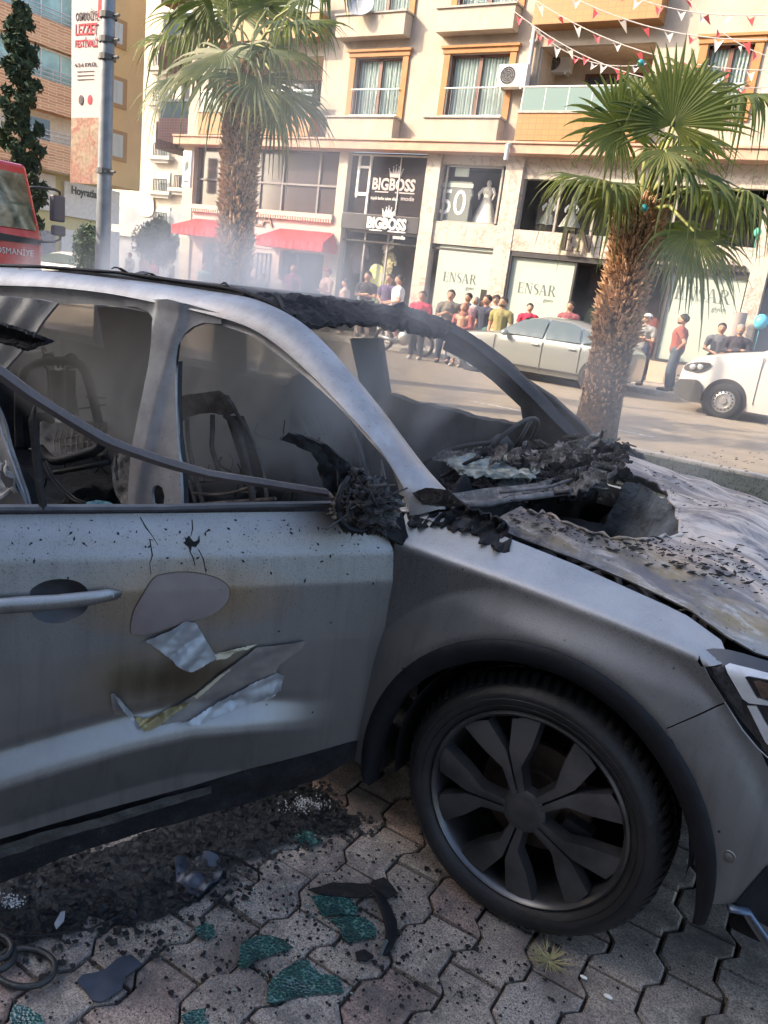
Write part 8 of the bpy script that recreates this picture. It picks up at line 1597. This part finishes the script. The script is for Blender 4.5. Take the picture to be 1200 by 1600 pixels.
for (a, b, s_, lab) in ((950, 1557, .007, 'small white pebble between the pavers below the wheel'), (912, 1527, .006, 'tiny white stub beside the grass tuft')):
    p = at(a, b, 'z', .01); mb = MB(); mb.ball(p, (s_*1.6, s_*.8, s_*.7), amp=.2, n=12, k=8); tag(own(mb.build('pebble', M_WLET, smooth=True), p), lab, 'pebble')
mb = MB(); c = at(858, 1500, 'z', 0)
for k in range(70): q = rg.uniform(0, 6.3); r0 = rg.uniform(0, .02); L_ = rg.uniform(.03, .07); b_ = c+Vector((r0*math.cos(q), r0*math.sin(q), 0)); e_ = b_+Vector((L_*math.cos(q), L_*math.sin(q), L_*rg.uniform(.1, .6))); sd_ = Vector((-math.sin(q), math.cos(q), 0))*.0018; mb.add([b_-sd_, b_+sd_, e_], [(0, 1, 2)])
tag(own(mb.build('grass_tuft', M('dry_grass', (.36, .32, .15), .9, var=.4, scale=50), keepn=True), c), 'small dry grass tuft growing in the paver joint below the wheel', 'grass tuft')
# ================================================================ SMOKE
def smoke(name, a, b, dens_, sc, thr, col=(.95, .95, .95), loc=(0, 0, 0), fade=None):
    mb = MB(); mb.box(a, b); o = mb.build(name, []) if 0 else None
    me = MB(); me.box(a, b); m_ = bpy.data.materials.new(name+'_vol'); m_.use_nodes = True; n = m_.node_tree.nodes; l = m_.node_tree.links; n.remove(n['Principled BSDF'])
    pv = n.new('ShaderNodeVolumePrincipled'); pv.inputs['Color'].default_value = (*col, 1); pv.inputs['Anisotropy'].default_value = .35; l.new(pv.outputs[0], n['Material Output'].inputs['Volume'])
    tc = n.new('ShaderNodeTexCoord'); mp_ = n.new('ShaderNodeMapping'); mp_.inputs['Scale'].default_value = (1, 1, .55); mp_.inputs['Location'].default_value = loc; l.new(tc.outputs['Object'], mp_.inputs[0])
    t = n.new('ShaderNodeTexNoise'); t.inputs['Scale'].default_value = sc; t.inputs['Detail'].default_value = 4; t.inputs['Distortion'].default_value = 1.1; l.new(mp_.outputs[0], t.inputs['Vector'])
    rp = n.new('ShaderNodeMapRange'); rp.inputs[1].default_value = thr[0]; rp.inputs[2].default_value = thr[1]; rp.inputs[3].default_value = 0; rp.inputs[4].default_value = dens_; l.new(t.outputs[0], rp.inputs[0])
    # soft edges: distance to the box's middle
    g = n.new('ShaderNodeTexCoord'); vm = n.new('ShaderNodeVectorMath'); vm.operation = 'SUBTRACT'; vm.inputs[1].default_value = (.5, .5, .5); l.new(g.outputs['Generated'], vm.inputs[0]); ln = n.new('ShaderNodeVectorMath'); ln.operation = 'LENGTH'; l.new(vm.outputs[0], ln.inputs[0])
    r2 = n.new('ShaderNodeMapRange'); r2.inputs[1].default_value = .5; r2.inputs[2].default_value = .22; r2.inputs[3].default_value = 0; r2.inputs[4].default_value = 1; l.new(ln.outputs['Value'], r2.inputs[0])
    mu = n.new('ShaderNodeMath'); mu.operation = 'MULTIPLY'; l.new(rp.outputs[0], mu.inputs[0]); l.new(r2.outputs[0], mu.inputs[1]); l.new(mu.outputs[0], pv.inputs['Density'])
    o = me.build(name, m_); c = ((a[0]+b[0])/2, (a[1]+b[1])/2, min(a[2], b[2])); return tag(own(o, c), kind='stuff')
SMOKE = 1
if SMOKE:
    tag(smoke('smoke', (-3.6, -.62, .55), (-.55, .75, 1.9), 4.8, 3.0, (.43, .62), loc=(3, 1, 0)), 'grey smoke drifting inside the burnt cabin', 'smoke')
    tag(smoke('smoke', (-5.6, .6, .5), (-.9, 3.4, 3.4), 0.4, 1.3, (.44, .76), loc=(8, 2, 1)), 'thin smoke rising beyond the burnt roof in front of the farther palm', 'smoke')
    tag(smoke('smoke', (-1.0, -.5, .8), (.9, 2.4, 2.0), 0.7, 1.8, (.44, .74), loc=(5, 7, 1)), 'thin smoke over the dashboard and bonnet', 'smoke')
